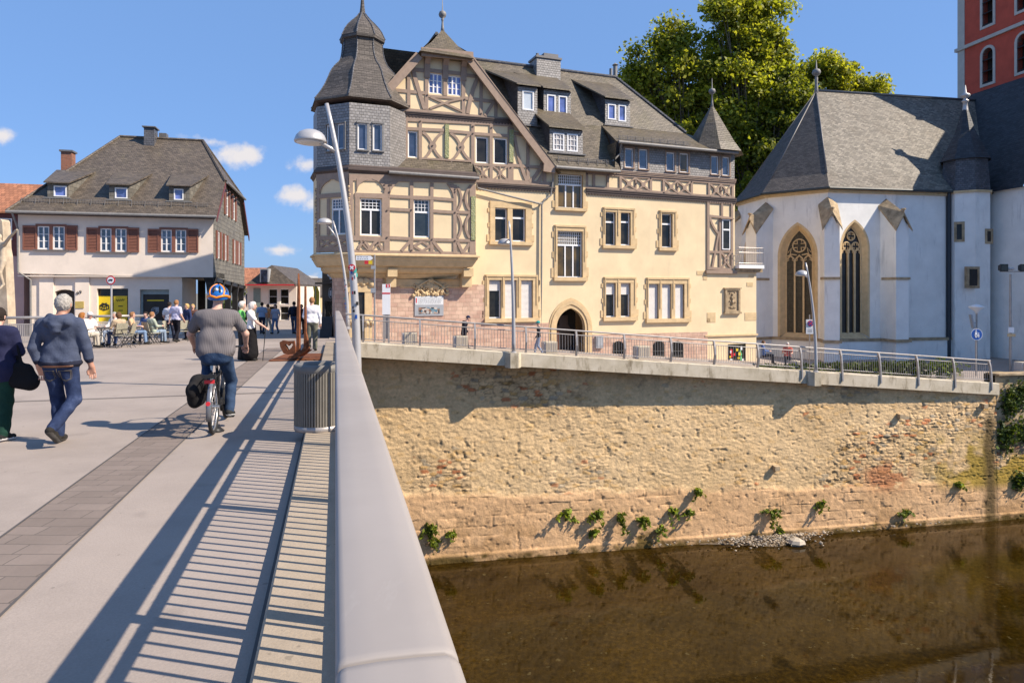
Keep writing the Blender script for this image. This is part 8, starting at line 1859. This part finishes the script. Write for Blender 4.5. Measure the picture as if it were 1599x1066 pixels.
bp = p2 + Vector((.27, .02, .70)); bag = sdf_object([((-.09, 0, .03), (.09, 0, .0), .10, .11, (1, 1.9, 1), 0, .08), ((-.06, 0, .15), (.05, 0, .14), .085, .08, (1, 1.9, 1), 0, .08), ((.0, 0, .2), (-.06, 0, .5), .018, .014, (1, 1, 1), 0, .03), ((-.05, .03, .2), (-.09, .03, .5), .018, .014, (1, 1, 1), 0, .03)], .011, 'shoulder_bag', [fab('black_bag', (.012, .012, .014))], None, bp, R(10)); tag(bag, 'slouchy black shoulder bag hanging at the side of the navy jacket', 'bag')
# --- cyclist and bicycle
d3 = 8.2; pc = ground_at(326, 683, d3); cyaw = R(15)
ribbed = NT('ribbed_knit'); ribbed.set(.9, 0, .15); co = ribbed.coord('Object'); wv = ribbed.n('ShaderNodeTexWave'); wv.inputs['Scale'].default_value = 16; wv.inputs['Distortion'].default_value = .6; ribbed.l(co, wv.inputs['Vector']); ribbed.col(ribbed.ramp(wv.outputs['Fac'], [(.2, (.132, .118, .120)), (.8, (.162, .145, .147))])); ribbed.bump(wv.outputs['Fac'], .2, .008); M['ribbed'] = ribbed.m
bike = empty('bicycle', pc, 'black city bicycle with rear carrier and mudguards being ridden along the bridge', 'bicycle', rz=cyaw)
def bv(x, y, z): return pc + Vector((x, y, z))
BLK = M['black']
wheel_r = .345; rw = (0, .345, wheel_r); fwv = (0, 1.47, wheel_r)
steel = plain('spoke_steel', (.5, .5, .5), .3, .8); frm = plain('black_frame_paint', (.018, .018, .02), .3, .2)
def torus(mb, c, R_, r, n=40, m=8):
    mb.smooth = True; mb.loft([[bv(c[0] + r * math.cos(2 * math.pi * j / m), c[1] + (R_ + r * math.sin(2 * math.pi * j / m)) * math.cos(2 * math.pi * i / n), c[2] + (R_ + r * math.sin(2 * math.pi * j / m)) * math.sin(2 * math.pi * i / n)) for j in range(m)] for i in range(n + 1)], cap=False)
for c in (rw, fwv):
    mb = MB(); torus(mb, c, wheel_r - .024, .024); wh = mb.build('wheel', M['rubber'], bike)
    mb = MB(); torus(mb, c, wheel_r - .055, .011, 36, 6); mb.build('rim', steel, wh)
    mb = MB()
    for k in range(18): a = 2 * math.pi * k / 18; mb.tube([bv(c[0] + (.03 if k % 2 else -.03), c[1] + .02 * math.cos(a), c[2] + .02 * math.sin(a)), bv(c[0], c[1] + (wheel_r - .06) * math.cos(a + .3), c[2] + (wheel_r - .06) * math.sin(a + .3))], .0022, 4)
    mb.tube([bv(c[0] - .07, c[1], c[2]), bv(c[0] + .07, c[1], c[2])], .028, 10); mb.build('spokes', steel, wh)
mb = MB(); mb.smooth = True
bb = (0, .80, .30); st = (0, .60, .82); hd_ = (0, 1.28, .86); hd2 = (0, 1.32, .70)
for a, b_, r in ((bb, st, .018), (bb, hd2, .026), ((0, .68, .66), hd_, .02), (hd_, hd2, .022)): mb.tube([bv(*a), bv(*b_)], r, 8)
for sx in (-1, 1):
    mb.tube([bv(sx * .06, rw[1], rw[2]), bv(sx * .04, .76, .31)], .011, 6); mb.tube([bv(sx * .06, rw[1], rw[2]), bv(sx * .025, .63, .74)], .010, 6); mb.tube([bv(sx * .055, fwv[1], fwv[2]), bv(sx * .05, 1.36, .66), bv(0, 1.32, .71)], .013, 6)
mb.build('frame', frm, bike)
mb = MB(); mb.smooth = True
for c, a0, a1 in ((rw, 20, 200), (fwv, 30, 160)):
    rings = []
    for i in range(15): a = R(a0 + (a1 - a0) * i / 14); rings.append([bv(x, c[1] + (wheel_r + h) * math.cos(a), c[2] + (wheel_r + h) * math.sin(a)) for x, h in ((-.032, .010), (-.02, .026), (.02, .026), (.032, .010), (.02, .022), (-.02, .022))])
    mb.loft(rings)
mb.build('mudguard', plain('grey_mudguard', (.20, .21, .23), .25, .5), bike)
mb = MB()
for sx in (-.06, .06): mb.tube([bv(sx, .62, .74), bv(sx, .12, .74), bv(sx, .06, .72)], .007, 6); mb.tube([bv(sx, .12, .74), bv(sx * 1.1, rw[1], rw[2])], .007, 6); mb.tube([bv(sx, .3, .74), bv(sx * 1.1, rw[1], rw[2])], .007, 6)
for y in (.1, .25, .4, .55): mb.tube([bv(-.06, y, .74), bv(.06, y, .74)], .006, 6)
mb.build('carrier', frm, bike)
mb = MB(); mb.box(bv(0, .05, .69), V(.055, 0, 0), V(0, .018, 0), V(0, 0, .02)); mb.build('tail_light', M['signred'], bike)
mb = MB(); mb.box(bv(0, .0, .76), V(.075, 0, 0), V(0, .03, 0), V(0, 0, .018)); mb.build('light_bracket', BLK, bike)
mb = MB(); mb.tube([bv(0, -.045, .44), bv(0, -.06, .44)], .026, 12); mb.build('reflector', M['signred'], bike)
mb = MB(); mb.smooth = True
mb.loft([[bv(x * w, y, z + (0 if abs(x) > .5 else .02)) for x, z in ((-1, .0), (-.4, .03), (.4, .03), (1, .0), (.6, -.04), (-.6, -.04))] for y, w, z in ((.44, .06, .93), (.50, .10, .93), (.58, .10, .925), (.66, .06, .925), (.76, .03, .92))]); mb.build('saddle', BLK, bike)
mb = MB(); mb.tube([bv(0, .60, .80), bv(0, .57, .91)], .014, 8); mb.build('seat_post', steel, bike)
mb = MB(); mb.smooth = True; mb.tube([bv(0, 1.27, .86), bv(0, 1.24, 1.0)], .016, 8); mb.tube([bv(-.31, 1.02, 1.03), bv(-.26, 1.16, 1.03), bv(-.1, 1.24, 1.02), bv(.1, 1.24, 1.02), bv(.26, 1.16, 1.03), bv(.31, 1.02, 1.03)], .012, 8); hb = mb.build('handlebar', frm, bike)
mb = MB(); 
for sx in (-1, 1): mb.tube([bv(sx * .31, 1.02, 1.03), bv(sx * .325, .93, 1.025)], .019, 8); mb.tube([bv(sx * .28, 1.1, 1.02), bv(sx * .33, .98, .985)], .006, 5)
mb.build('grip', M['rubber'], hb)
mb = MB(); mb.tube([bv(.02, .80, .30), bv(.05, .80, .30)], .09, 20); mb.tube([bv(.06, .80, .30), bv(.075, .84, .14)], .011, 6); mb.box(bv(.13, .845, .135), V(.05, 0, 0), V(0, .045, 0), V(0, 0, .011)); mb.tube([bv(-.06, .80, .30), bv(-.075, .76, .46)], .011, 6); mb.box(bv(-.13, .755, .465), V(.05, 0, 0), V(0, .045, 0), V(0, 0, .011)); mb.build('crankset', BLK, bike)
for o in list(bike.children): pass
tagbag = sdf_object([((-.17, .22, .66), (-.17, .40, .64), .085, .09, (1, 1, .8), 0, .05), ((-.19, .20, .46), (-.18, .42, .46), .085, .09, (1, 1, .8), 0, .05), ((-.21, .12, .58), (-.20, .20, .55), .07, .07, (1, 1, .7), 0, .05)], .012, 'pannier', [fab('black_nylon', (.016, .015, .016), .2, .5)], None, pc, cyaw); tag(tagbag, 'bulging black pannier bag hanging on the left of the bicycle carrier', 'bag')
mb = MB(); mb.smooth = True; q = pc + Vector((-.24, .08, .47)); mb.tube([q, q + Vector((0, -.02, 0))], .028, 14); lg = mb.build('bag_badge', M['signwhite'], tagbag)
ride = dict(pelvis=(0, .50, 1.0), chest=(0, .57, 1.36), neck=(0, .63, 1.57), head=(0.01, .67, 1.715), sl=(-.205, .60, 1.47), sr=(.205, .60, 1.47), el=(-.335, .70, 1.23), er=(.335, .70, 1.23), wl=(-.315, .90, 1.07), wr=(.315, .90, 1.07),
            hl=(-.10, .55, .96), hr=(.10, .55, .96), kl=(-.16, .92, .86), al=(-.14, .70, .55), tl=(-.14, .84, .50), kr=(.14, .86, .60), ar=(.13, .77, .215), tr=(.15, .90, .165))
cyc = person('heavy cyclist in a grey ribbed shirt and jeans riding away on the black bicycle', pc, cyaw, M['ribbed'], fab('blue_denim', (.035, .062, .12), .25, .4), ride, skin='pale', hair='grey', sleeve='short', voxel=.0085, bulk=1.1, belly=.045, hem=.05, shoes=(.03, .03, .03), sole=(.7, .7, .68), wr=.004, loosepants=.012)
hc = Vector((.01, .67, 1.745)); hm = sdf_object([((.01, .655, 1.735), (.01, .695, 1.735), .128, .125, (1.0, .88, .92), 0, .02)], .008, 'helmet', [plain('helmet_blue', (.015, .13, .42), .3)], cyc, pc, cyaw, 1.0, 0, cut=lambda x, y, z: -(z - 1.685 + (y - .67) * -.15))
def rotc(v): v = Vector(v); return pc + Vector((v.x * math.cos(cyaw) - v.y * math.sin(cyaw), v.x * math.sin(cyaw) + v.y * math.cos(cyaw), v.z))
mb = MB(); mb.smooth = True
def hsurf(az, elv, k=1.03): return rotc((.01 + .127 * k * math.cos(elv) * math.sin(az), .675 - .163 * k * math.cos(elv) * math.cos(az), 1.735 + .136 * k * math.sin(elv)))
mb.tube([hsurf(a, R(-14 + 10 * abs(math.sin(a * 2)))) for a in [R(-110 + 220 * i / 24) for i in range(25)]], .016, 6)
for a in (-.55, .55): mb.tube([hsurf(a * (1 + .5 * math.sin(t * 3)), R(-8 + 88 * t)) for t in [i / 8 for i in range(9)]], .012, 6)
mb.build('helmet_band', plain('helmet_orange', (.75, .23, .01), .35), hm)
mb = MB(); mb.smooth = True
for a in (-1.05, -.32, .32, 1.05): mb.tube([hsurf(a, R(12 + 48 * t), 1.0) for t in [i / 5 for i in range(6)]], [.010, .017, .018, .017, .014, .006], 6)
mb.build('helmet_vent', M['black'], hm)
mb = MB(); mb.smooth = True; mb.sphere(hsurf(0, R(30), 1.02), .022, 10); mb.build('helmet_dial', plain('helmet_silver', (.6, .6, .6), .3), hm)

# --- pedestrians further off
def at_feet(px, py, d=None): d = d or dfoot(py); return ground_at(px, py, d)
walkA = dict(kl=(-.09, .14, .51), al=(-.09, .20, .09), tl=(-.10, .34, .06), kr=(.09, .03, .50), ar=(.09, -.22, .13), tr=(.10, -.10, .05), wl=(-.25, -.08, .90), wr=(.25, .14, .92))
walkB = dict(kr=(.09, .14, .51), ar=(.09, .20, .09), tr=(.10, .34, .06), kl=(-.09, .03, .50), al=(-.09, -.22, .13), tl=(-.10, -.10, .05), wr=(.25, -.08, .90), wl=(-.25, .14, .92))
person('elderly woman in a bright green cardigan and dark grey trousers holding a phone', at_feet(377, 560), R(-75), (.16, .50, .13), (.045, .042, .04), dict(er=(.22, .10, 1.12), wr=(.10, .26, .98)), s=.94, hair='white', hairlen=0, voxel=.013, loosepants=.03, sleeve='long')
cane_l = at_feet(392, 561)
person('elderly woman in a white blouse and wide black trousers leaning on a walking stick', cane_l, R(-80), (.74, .70, .66), (.012, .011, .012), dict(er=(.22, .20, 1.14), wr=(.12, .42, .98), head=(0, .05, 1.60)), s=.94, hair='white', hairlen=1, voxel=.013, loosepants=.06, sleeve='short', skirt=True)
mb = MB(); a = cane_l + Vector((.42, -.04, .95)); mb.tube([a, cane_l + Vector((.36, -.10, .0))], .011, 6); mb.tube([a + Vector((-.06, 0, .01)), a + Vector((.05, 0, .01))], .014, 6); cn = mb.build('walking_stick', M['black'], None, tuple(cane_l)); tag(cn, 'thin dark walking stick held by the woman in the white blouse', 'walking stick')
person('balding man in a white shirt and grey trousers looking at the rusty sculpture', at_feet(487, 546), R(12), (.78, .76, .78), fab('olive_grey', (.13, .13, .10)), dict(wl=(-.20, .20, 1.0), el=(-.25, .02, 1.12)), s=1.02, hair='ginger', voxel=.014, bulk=1.12, loosepants=.02, sleeve='long')
person('person in a light blue shirt and dark jeans walking off down the street', at_feet(409, 521, 38), R(10), (.24, .32, .45), (.03, .035, .06), walkA, s=1.03, hair='dark', voxel=.02, sleeve='short')
person('person in an orange top and pale trousers far down the street', at_feet(418, 519, 39), R(-20), (.62, .24, .09), (.62, .55, .42), walkB, s=.98, hair='brown', voxel=.02, sleeve='short')
person('dark haired woman in a grey top and blue jeans coming up the street', at_feet(430, 519, 38.5), R(175), (.36, .36, .42), (.12, .18, .30), walkB, s=.96, hair='brown', hairlen=2, voxel=.02, sleeve='short')
person('person in dark clothes with a backpack walking away by the sculpture blades', at_feet(459, 519, 37.5), R(5), (.018, .02, .035), (.05, .07, .12), walkA, s=1.04, hair='dark', voxel=.02, sleeve='long', extra=[((0, -.14, 1.32), (0, -.15, 1.15), .11, .12, (.9, 1.3, 1), 1, .03)])
person('person in maroon standing half hidden behind the rusty blades', at_feet(471, 519, 38), R(170), (.06, .015, .02), (.02, .02, .025), None, s=.95, hair='dark', voxel=.022)
person('man in a lilac short sleeved shirt and black trousers walking past the cafe', at_feet(275, 531, 28.6), R(-10), (.56, .52, .66), (.012, .012, .018), walkA, s=1.02, hair='ginger', voxel=.014, sleeve='short')
person('dark haired person in white close behind the man in the lilac shirt', at_feet(264, 530, 29.3), R(-10), (.66, .64, .66), (.03, .035, .06), walkB, s=.98, hair='dark', voxel=.016, sleeve='short')
person('blond person in dark blue seen just left of the cyclist', at_feet(292, 528, 31), R(150), (.03, .04, .10), (.02, .02, .03), None, s=.94, hair='blond', hairlen=1, voxel=.018)
person('second blond person half hidden behind the cyclist shoulder', at_feet(301, 528, 31.5), R(200), (.10, .05, .04), (.02, .02, .03), None, s=.93, hair='blond', hairlen=1, voxel=.018)
# street by the river
def st_at(px, py, d): p = at(px, py, d); p.z = street_z((p - SL.O).dot(SL.U)); return p
person('walker in black with a dark cap leaning forward on the sloping street', st_at(725, 545, 30.4), R(-75), (.016, .016, .028), (.02, .02, .03), dict(walkA, chest=(0, .06, 1.28), neck=(0, .12, 1.46), head=(0, .20, 1.60)), s=.88, hair='dark', voxel=.018, coat=True, hat=((.02, .025, .06), True))
person('person with a teal cap and black jacket passing left of the pointed doorway', st_at(841, 549, 30.8), R(85), (.03, .028, .035), (.22, .26, .36), dict(walkB), s=.88, hair='dark', hat=((.02, .32, .30), True), voxel=.018)
person('seated person in a blue checked top behind the railing', st_at(1195, 580, 38), R(-100), (.10, .16, .34), (.03, .03, .04), None, SIT, hair='brown', voxel=.02, s=.98)
person('seated person in a red patterned shirt behind the railing', st_at(1230, 583, 37.5), R(160), (.48, .12, .09), (.05, .05, .06), None, SIT, hair='white', voxel=.02, s=.98, sleeve='short')

# --- cafe tables, chairs and guests
chair_m = plain('bistro_chair_weave', (.33, .30, .22), .7, 0, .2, 20); chair_f = plain('bistro_chair_frame', (.06, .055, .05), .5, .3)
def make_chair(loc, rz, label):
    e = empty('bistro_chair', loc, label, 'chair', 'bistro chairs at the cafe', rz=rz); L = Vector(loc)
    mb = MB(); mb.loft([[L + Vector(p) for p in ((-.21, -.2, z), (.21, -.2, z), (.2, .22, z), (-.2, .22, z))] for z in (.44, .465)]); mb.build('seat', chair_m, e)
    mb = MB(); mb.loft([[L + Vector((x, -.22 - .10 * t, .52 + .38 * t)) for x in (-.2, -.1, .1, .2)] + [L + Vector((x, -.24 - .10 * t, .52 + .38 * t)) for x in (.2, .1, -.1, -.2)] for t in (0, .5, 1)]); mb.build('backrest', chair_m, e)
    for sx in (-1, 1):
        mb = MB(); mb.tube([L + Vector((sx * .21, .22, 0)), L + Vector((sx * .2, -.12, .45)), L + Vector((sx * .2, -.33, .92))], .012, 6); mb.build('leg', chair_f, e)
        mb = MB(); mb.tube([L + Vector((sx * .21, -.28, 0)), L + Vector((sx * .2, .18, .45)), L + Vector((sx * .22, .2, .66)), L + Vector((sx * .22, -.27, .68))], .012, 6); mb.build('leg', chair_f, e)
    return e
def make_table(loc, label):
    e = empty('bistro_table', loc, label, 'table', 'bistro tables at the cafe'); L = Vector(loc); mb = MB(); mb.lathe(L, [(.34, .70), (.36, .71), (.36, .725), (.34, .735)], 20); mb.build('tabletop', plain('dark_table', (.05, .045, .04), .4), e)
    for k in range(4): a = k * math.pi / 2 + .4; mb = MB(); mb.tube([L + Vector((.3 * math.cos(a), .3 * math.sin(a), 0)), L + Vector((-.12 * math.cos(a), -.12 * math.sin(a), .70))], .012, 6); mb.build('leg', chair_f, e)
    return e
guests = [ # px, depth, yaw, label, top, bottom, hair, hairlen, sleeve, hat, chair label
    (133, 24.6, -35, 'auburn haired woman with a long ponytail seated at the front cafe table', (.55, .50, .45), (.45, .40, .33), 'auburn', 3, 'long', None, 'chair of the auburn haired guest'),
    (143, 25.8, -115, 'seated man in white with a white sun cap and sunglasses', (.76, .73, .70), (.68, .66, .64), 'grey', 0, 'short', ((.75, .73, .70), True), 'chair of the guest in the white cap'),
    (176, 27.4, 175, 'seated guest in white behind the woman in beige', (.72, .70, .68), (.20, .24, .32), 'grey', 0, 'long', None, 'chair of the guest in white behind the beige blouse'),
    (183, 25.4, 55, 'brown haired guest in a beige blouse and jeans sitting with the back turned', (.44, .33, .22), (.06, .09, .19), 'brown', 1, 'long', None, 'chair of the guest in the beige blouse'),
    (211, 27.0, -70, 'seated man in a light orange shirt facing right', (.58, .38, .22), (.18, .26, .40), 'ginger', 0, 'short', None, 'chair of the guest in the light orange shirt'),
    (225, 28.2, 170, 'seated guest in a blue checked shirt behind the dark table', (.07, .11, .24), (.05, .06, .1), 'dark', 0, 'long', None, 'chair of the guest in blue checks'),
    (241, 27.4, -30, 'seated man in a pale sage shirt and light jeans with the back turned', (.36, .40, .32), (.22, .28, .36), 'ginger', 0, 'long', None, 'chair of the guest in the sage shirt'),
]
ch0 = None
for i, (px, d, yw, lab, tp_, bt, hr_, hl_, sv, ht, cl) in enumerate(guests):
    g = ground_at(px, 540, d); person(lab, g, R(yw), tp_, bt, None, SIT, s=.98, hair=hr_, hairlen=hl_, sleeve=sv, hat=ht, voxel=.015)
    off = Vector((math.sin(R(yw)) * .10, -math.cos(R(yw)) * .10, 0))
    loc = g + off * .8
    if ch0 is None: ch0 = make_chair(loc, 0, cl); ch0.rotation_euler.z = R(yw); CH[ch0.name] = kids(ch0)
    else:
        c = ch0.copy(); COL.objects.link(c); c.location = loc; c.rotation_euler.z = R(yw); c['label'] = cl
        for k in CH[ch0.name]: q = k.copy(); COL.objects.link(q); q.parent = c
    ch0['label'] = guests[0][-1]
tables = [(158, 25.2, 'bistro table between the white cap guest and the beige blouse'), (205, 26.2, 'bistro table before the man in the light orange shirt'), (233, 27.8, 'bistro table between the blue checked and the sage shirts')]
tb0 = None
for px, d, lab in tables:
    g = ground_at(px, 540, d)
    if tb0 is None: tb0 = make_table(g, lab); CH[tb0.name] = kids(tb0)
    else:
        c = tb0.copy(); COL.objects.link(c); c.location = g; c['label'] = lab
        for k in CH[tb0.name]: q = k.copy(); COL.objects.link(q); q.parent = c
for px, d, yw, lab in ((254, 28.6, -140, 'empty chair left of the man in the lilac shirt'), (196, 25.0, 100, 'empty chair between the two front cafe tables'), (285, 29.5, 200, 'empty chair behind the cyclist near the arcade')):
    c = ch0.copy(); COL.objects.link(c); c.location = ground_at(px, 540, d); c.rotation_euler.z = R(yw); c['label'] = lab
    for k in CH[ch0.name]: q = k.copy(); COL.objects.link(q); q.parent = c
# carved stone figure on the crucifix (arms raised sideways, head bowed to one side)
stone = plain('carved_pale_stone', (.47, .38, .28), .9, 0, .2, 6, .2, .4, 30)
J = dict(STAND); fg = []
def cs(a, b, ra, rb, k=.03, sq=(1, 1, 1)): fg.append((a, b, ra, rb, sq, 0, k))
cs((0, 0, .95), (0, 0, 1.35), .12, .14, .05, (1, 1.3, 1)); cs((-.16, 0, 1.42), (.16, 0, 1.42), .07, .07, .05); cs((0, 0, .88), (0, 0, .80), .15, .14, .05, (1, 1.2, 1)); cs((.02, .04, 1.48), (.06, .08, 1.6), .05, .05); cs((.07, .08, 1.64), (.09, .1, 1.63), .095, .09, .02, (1, .95, .85))
for sx in (-1, 1): cs((sx * .18, 0, 1.42), (sx * .45, -.02, 1.62), .055, .045); cs((sx * .45, -.02, 1.62), (sx * .72, -.06, 1.80), .045, .035); cs((sx * .72, -.06, 1.80), (sx * .80, -.06, 1.84), .04, .03); cs((sx * .08, 0, .85), (sx * .07, .10, .48), .085, .06); cs((sx * .07, .10, .48), (sx * .03, -.02, .1), .06, .04); cs((sx * .03, -.02, .1), (sx * .03, .08, -.04), .04, .03)
fe = bpy.data.objects['stone_crucifix']; sdf_object(fg, .018, 'carved_figure', [stone], fe, V(cb.x + .30, cb.y - .42, cq(449)), R(150), 1.22)
# --- weeds in the river wall, gravel and stones at the water line, drain spouts
M['weed'] = vcol('weed_leaves', .6, .3, transl=.3)
def wpt(px, py, o=.12): u, z = W.uz(px, py, o); return W.P(u, z, o)
weeds = [(672, 826, 16, 'spiky weed low at the left end of the river wall'), (680, 845, 8, 'small sprig just above the water at the left end of the river wall'), (883, 801, 14, 'round bright green weed on the river wall'), (932, 803, 13, 'upright weed right of the round bright green one'), (965, 806, 16, 'left half of the long leafy weed row on the river wall'), (1003, 812, 16, 'trailing leafy weed in the middle of the weed row'), (1046, 797, 13, 'thin dark weed under the hanging sprig'), (1088, 767, 12, 'hanging sprig highest in the weed row'), (1076, 800, 8, 'small tuft at the right end of the weed row'), (1030, 825, 10, 'low tuft at the water under the weed row'), (926, 828, 8, 'small low tuft left of the weed row'),
         (1205, 800, 24, 'large olive bush growing above the gravel bank'), (1281, 787, 9, 'small weed right of the olive bush'), (1410, 800, 11, 'dry weed near the right end of the river wall'), (1495, 757, 7, 'little weed beside the dark leak stain'), (705, 832, 7, 'tiny weed left on the smooth wall foot'), (1216, 828, 9, 'tuft at the foot of the olive bush')]
for px, py, r, lab in weeds:
    c = wpt(px, py, .06); e = empty('wall_weed', c, lab, 'weed', 'weeds in the river wall'); k = c.y / F; rad = r * k; mb = MB(); pts = []
    for j in range(int(rng.integers(5, 10))):
        dd = rng.normal(size=3); dd = W.U * dd[0] + W.N * (abs(dd[1]) * .7 + .25) + Vector((0, 0, dd[2] * .6 + .35)); dd.normalize(); L = rad * rng.uniform(.5, 1.6)
        st_ = [c + dd * L * t + Vector((0, 0, -L * .55 * t * t)) + W.U * .05 * math.sin(t * 5 + j) for t in (0, .25, .5, .75, 1)]; mb.tube(st_, [.009, .008, .006, .005, .003], 4)
        for q in range(int(r * rng.uniform(1.0, 2.6))): t = rng.uniform(.2, 1.05); i_ = min(3, int(t * 4)); pp_ = st_[i_].lerp(st_[i_ + 1], t * 4 - i_); pts.append(np.array(pp_) + rng.normal(size=3) * .045)
    n = len(pts); leafmesh('leaves', np.array(pts), .10, leafcols(n, (.08, .11, .014), (.30, .36, .04)) * rng.uniform(.7, 1.15), M['weed'], e, aspect=1.8)
    mb.build('stems', M['bark'], e)
rp = rng.normal(size=(1, 3))
def ivy(pl, u, z, rad, n, lab):
    c = pl.P(u, z, .12); e = empty('wall_ivy', c, lab, 'plant', 'plants on the old dark wall'); pts = np.array(c)[None] + rng.normal(size=(n, 3)) * np.array([rad * .5, .10, rad * .6]); leafmesh('leaves', pts, .12, leafcols(n, (.03, .05, .01), (.13, .17, .03)), M['weed'], e)
    mb = MB(); mb.tube([pl.P(u, z - rad, .02), pl.P(u, z + rad * .6, .12)], .012, 4); mb.build('stems', M['bark'], e)
ivy(W2, .75, -3.7, .55, 600, 'plant beside the spout at the top of the dark overgrown wall'); ivy(W2, 1.5, -3.3, .5, 500, 'small bush higher up on the dark overgrown wall'); ivy(W2, .5, -5.3, .6, 600, 'plant low in the middle of the dark overgrown wall'); ivy(W2, 1.6, -5.2, .5, 450, 'plant low at the right of the dark overgrown wall'); ivy(W, wend + 1.2, -7.6, .35, 300, 'weed in the mossy dressed stones at the right edge')
c = at(1476, 575, 35.5); e = empty('planter_shrub', c + Vector((0, 0, -.5)), 'leafy shrub in a trough at the right end of the street railing', 'shrub'); pts = np.array(c)[None] + rng.normal(size=(500, 3)) * np.array([.32, .2, .22]); leafmesh('leaves', pts, .13, leafcols(500, (.05, .08, .01), (.20, .26, .03)), M['weed'], e); mb = MB(); mb.box(c + Vector((.25, 0, -.42)), V(.55, 0, 0), V(0, .25, 0), V(0, 0, .2)); mb.build('trough', M['concrete'], e)
c = SL.P(SL.uz(1400, 600)[0], -2.7, -3.4); e = empty('low_hedge', c, 'low dark ground shrubs at the foot of the church wall', 'hedge'); pts = np.array(c)[None] + np.stack([rng.uniform(-5, 5, 2600) * SL.U.x, rng.uniform(-5, 5, 2600) * 0, rng.uniform(0, .75, 2600)], 1); pts[:, 1] += (pts[:, 0] - c.x) / SL.U.x * SL.U.y + rng.normal(size=2600) * .3; leafmesh('leaves', pts, .16, leafcols(2600, (.02, .035, .008), (.09, .12, .02)), M['weed'], e)
for px, py, lab in ((1406, 648, 'dark stone drain spout jutting from the river wall'), (1212, 729, 'small stone spout lower on the river wall'), (1537, 632, 'rusty drain spout above the dark leak stain')):
    u, z = W.uz(px, py, .1); mb = MB(); mb.loft([[W.P(u + dx * r, z + dz_2 * r - o * .12, o) for dx, dz_2 in ((-1, -1), (1, -1), (1, .6), (-1, .6))] for o, r in ((-.1, .14), (.22, .12))]); o = mb.build('drain_spout', M['sand_dark'], None, tuple(W.P(u, z, 0))); tag(o, lab, 'drain spout', 'drain spouts of the river wall')
mb = MB(); rs = random.Random(12)
def rock(mb, c, r, rs):
    n = 7; m = 5; ph = [rs.uniform(.7, 1.25) for _ in range(n * m)]
    mb.loft([[c + Vector((math.cos(2 * math.pi * k / n + i) * math.sin(math.pi * (i + .5) / m) * r * ph[i * n + k], math.sin(2 * math.pi * k / n + i) * math.sin(math.pi * (i + .5) / m) * r * ph[i * n + k] * .8, -math.cos(math.pi * (i + .5) / m) * r * .62)) for k in range(n)] for i in range(m)])
gravel_m = [plain('pale_pebble', (.40, .32, .23), .9, 0, .2, 8), plain('brown_pebble', (.20, .14, .08), .9, 0, .25, 8), plain('grey_pebble', (.28, .24, .19), .9, 0, .2, 8)]
for i in range(620):
    px = rs.gauss(1190, 38) if i < 560 else rs.uniform(1010, 1470); dd = abs(rs.gauss(0, .42)) if i < 560 else abs(rs.gauss(0, .14)); u = W.uz(px, 835)[0]; mb.mi = rs.randrange(3)
    rock(mb, W.P(u, WZ + .02 + max(0, .16 - dd * .12) + rs.uniform(0, .05), .22 + dd), rs.uniform(.025, .06) * (1.9 if rs.random() < .08 else 1), rs)
o = mb.build('gravel_bank', gravel_m, None, tuple(W.P(14, WZ, .5))); tag(o, kind='stuff')
mb = MB(); mb.mi = 0; mb.loft([[W.P(W.uz(px, 840)[0], WZ - .1, o), W.P(W.uz(px, 840)[0], WZ + h, o * .6), W.P(W.uz(px, 840)[0], WZ + h * 1.2, .0), W.P(W.uz(px, 840)[0], WZ - .1, .0)] for px, o, h in ((1090, .2, .02), (1140, .7, .06), (1190, 1.3, .12), (1230, 1.1, .10), (1262, .4, .02))]); o = mb.build('river_silt', plain('wet_silt', (.14, .10, .06), .6, 0, .3, 5)); tag(o, kind='structure')
u = W.uz(1243, 850, 1.0)[0]; mb = MB(); rock(mb, W.P(u, WZ + .10, 1.05), .36, random.Random(4)); o = mb.build('boulder', plain('pale_boulder', (.48, .41, .32), .9, 0, .12, 4, .2, .6, 10), None, tuple(W.P(u, WZ, 1.05))); tag(o, 'pale boulder lying in shallow water at the end of the gravel bank', 'boulder')
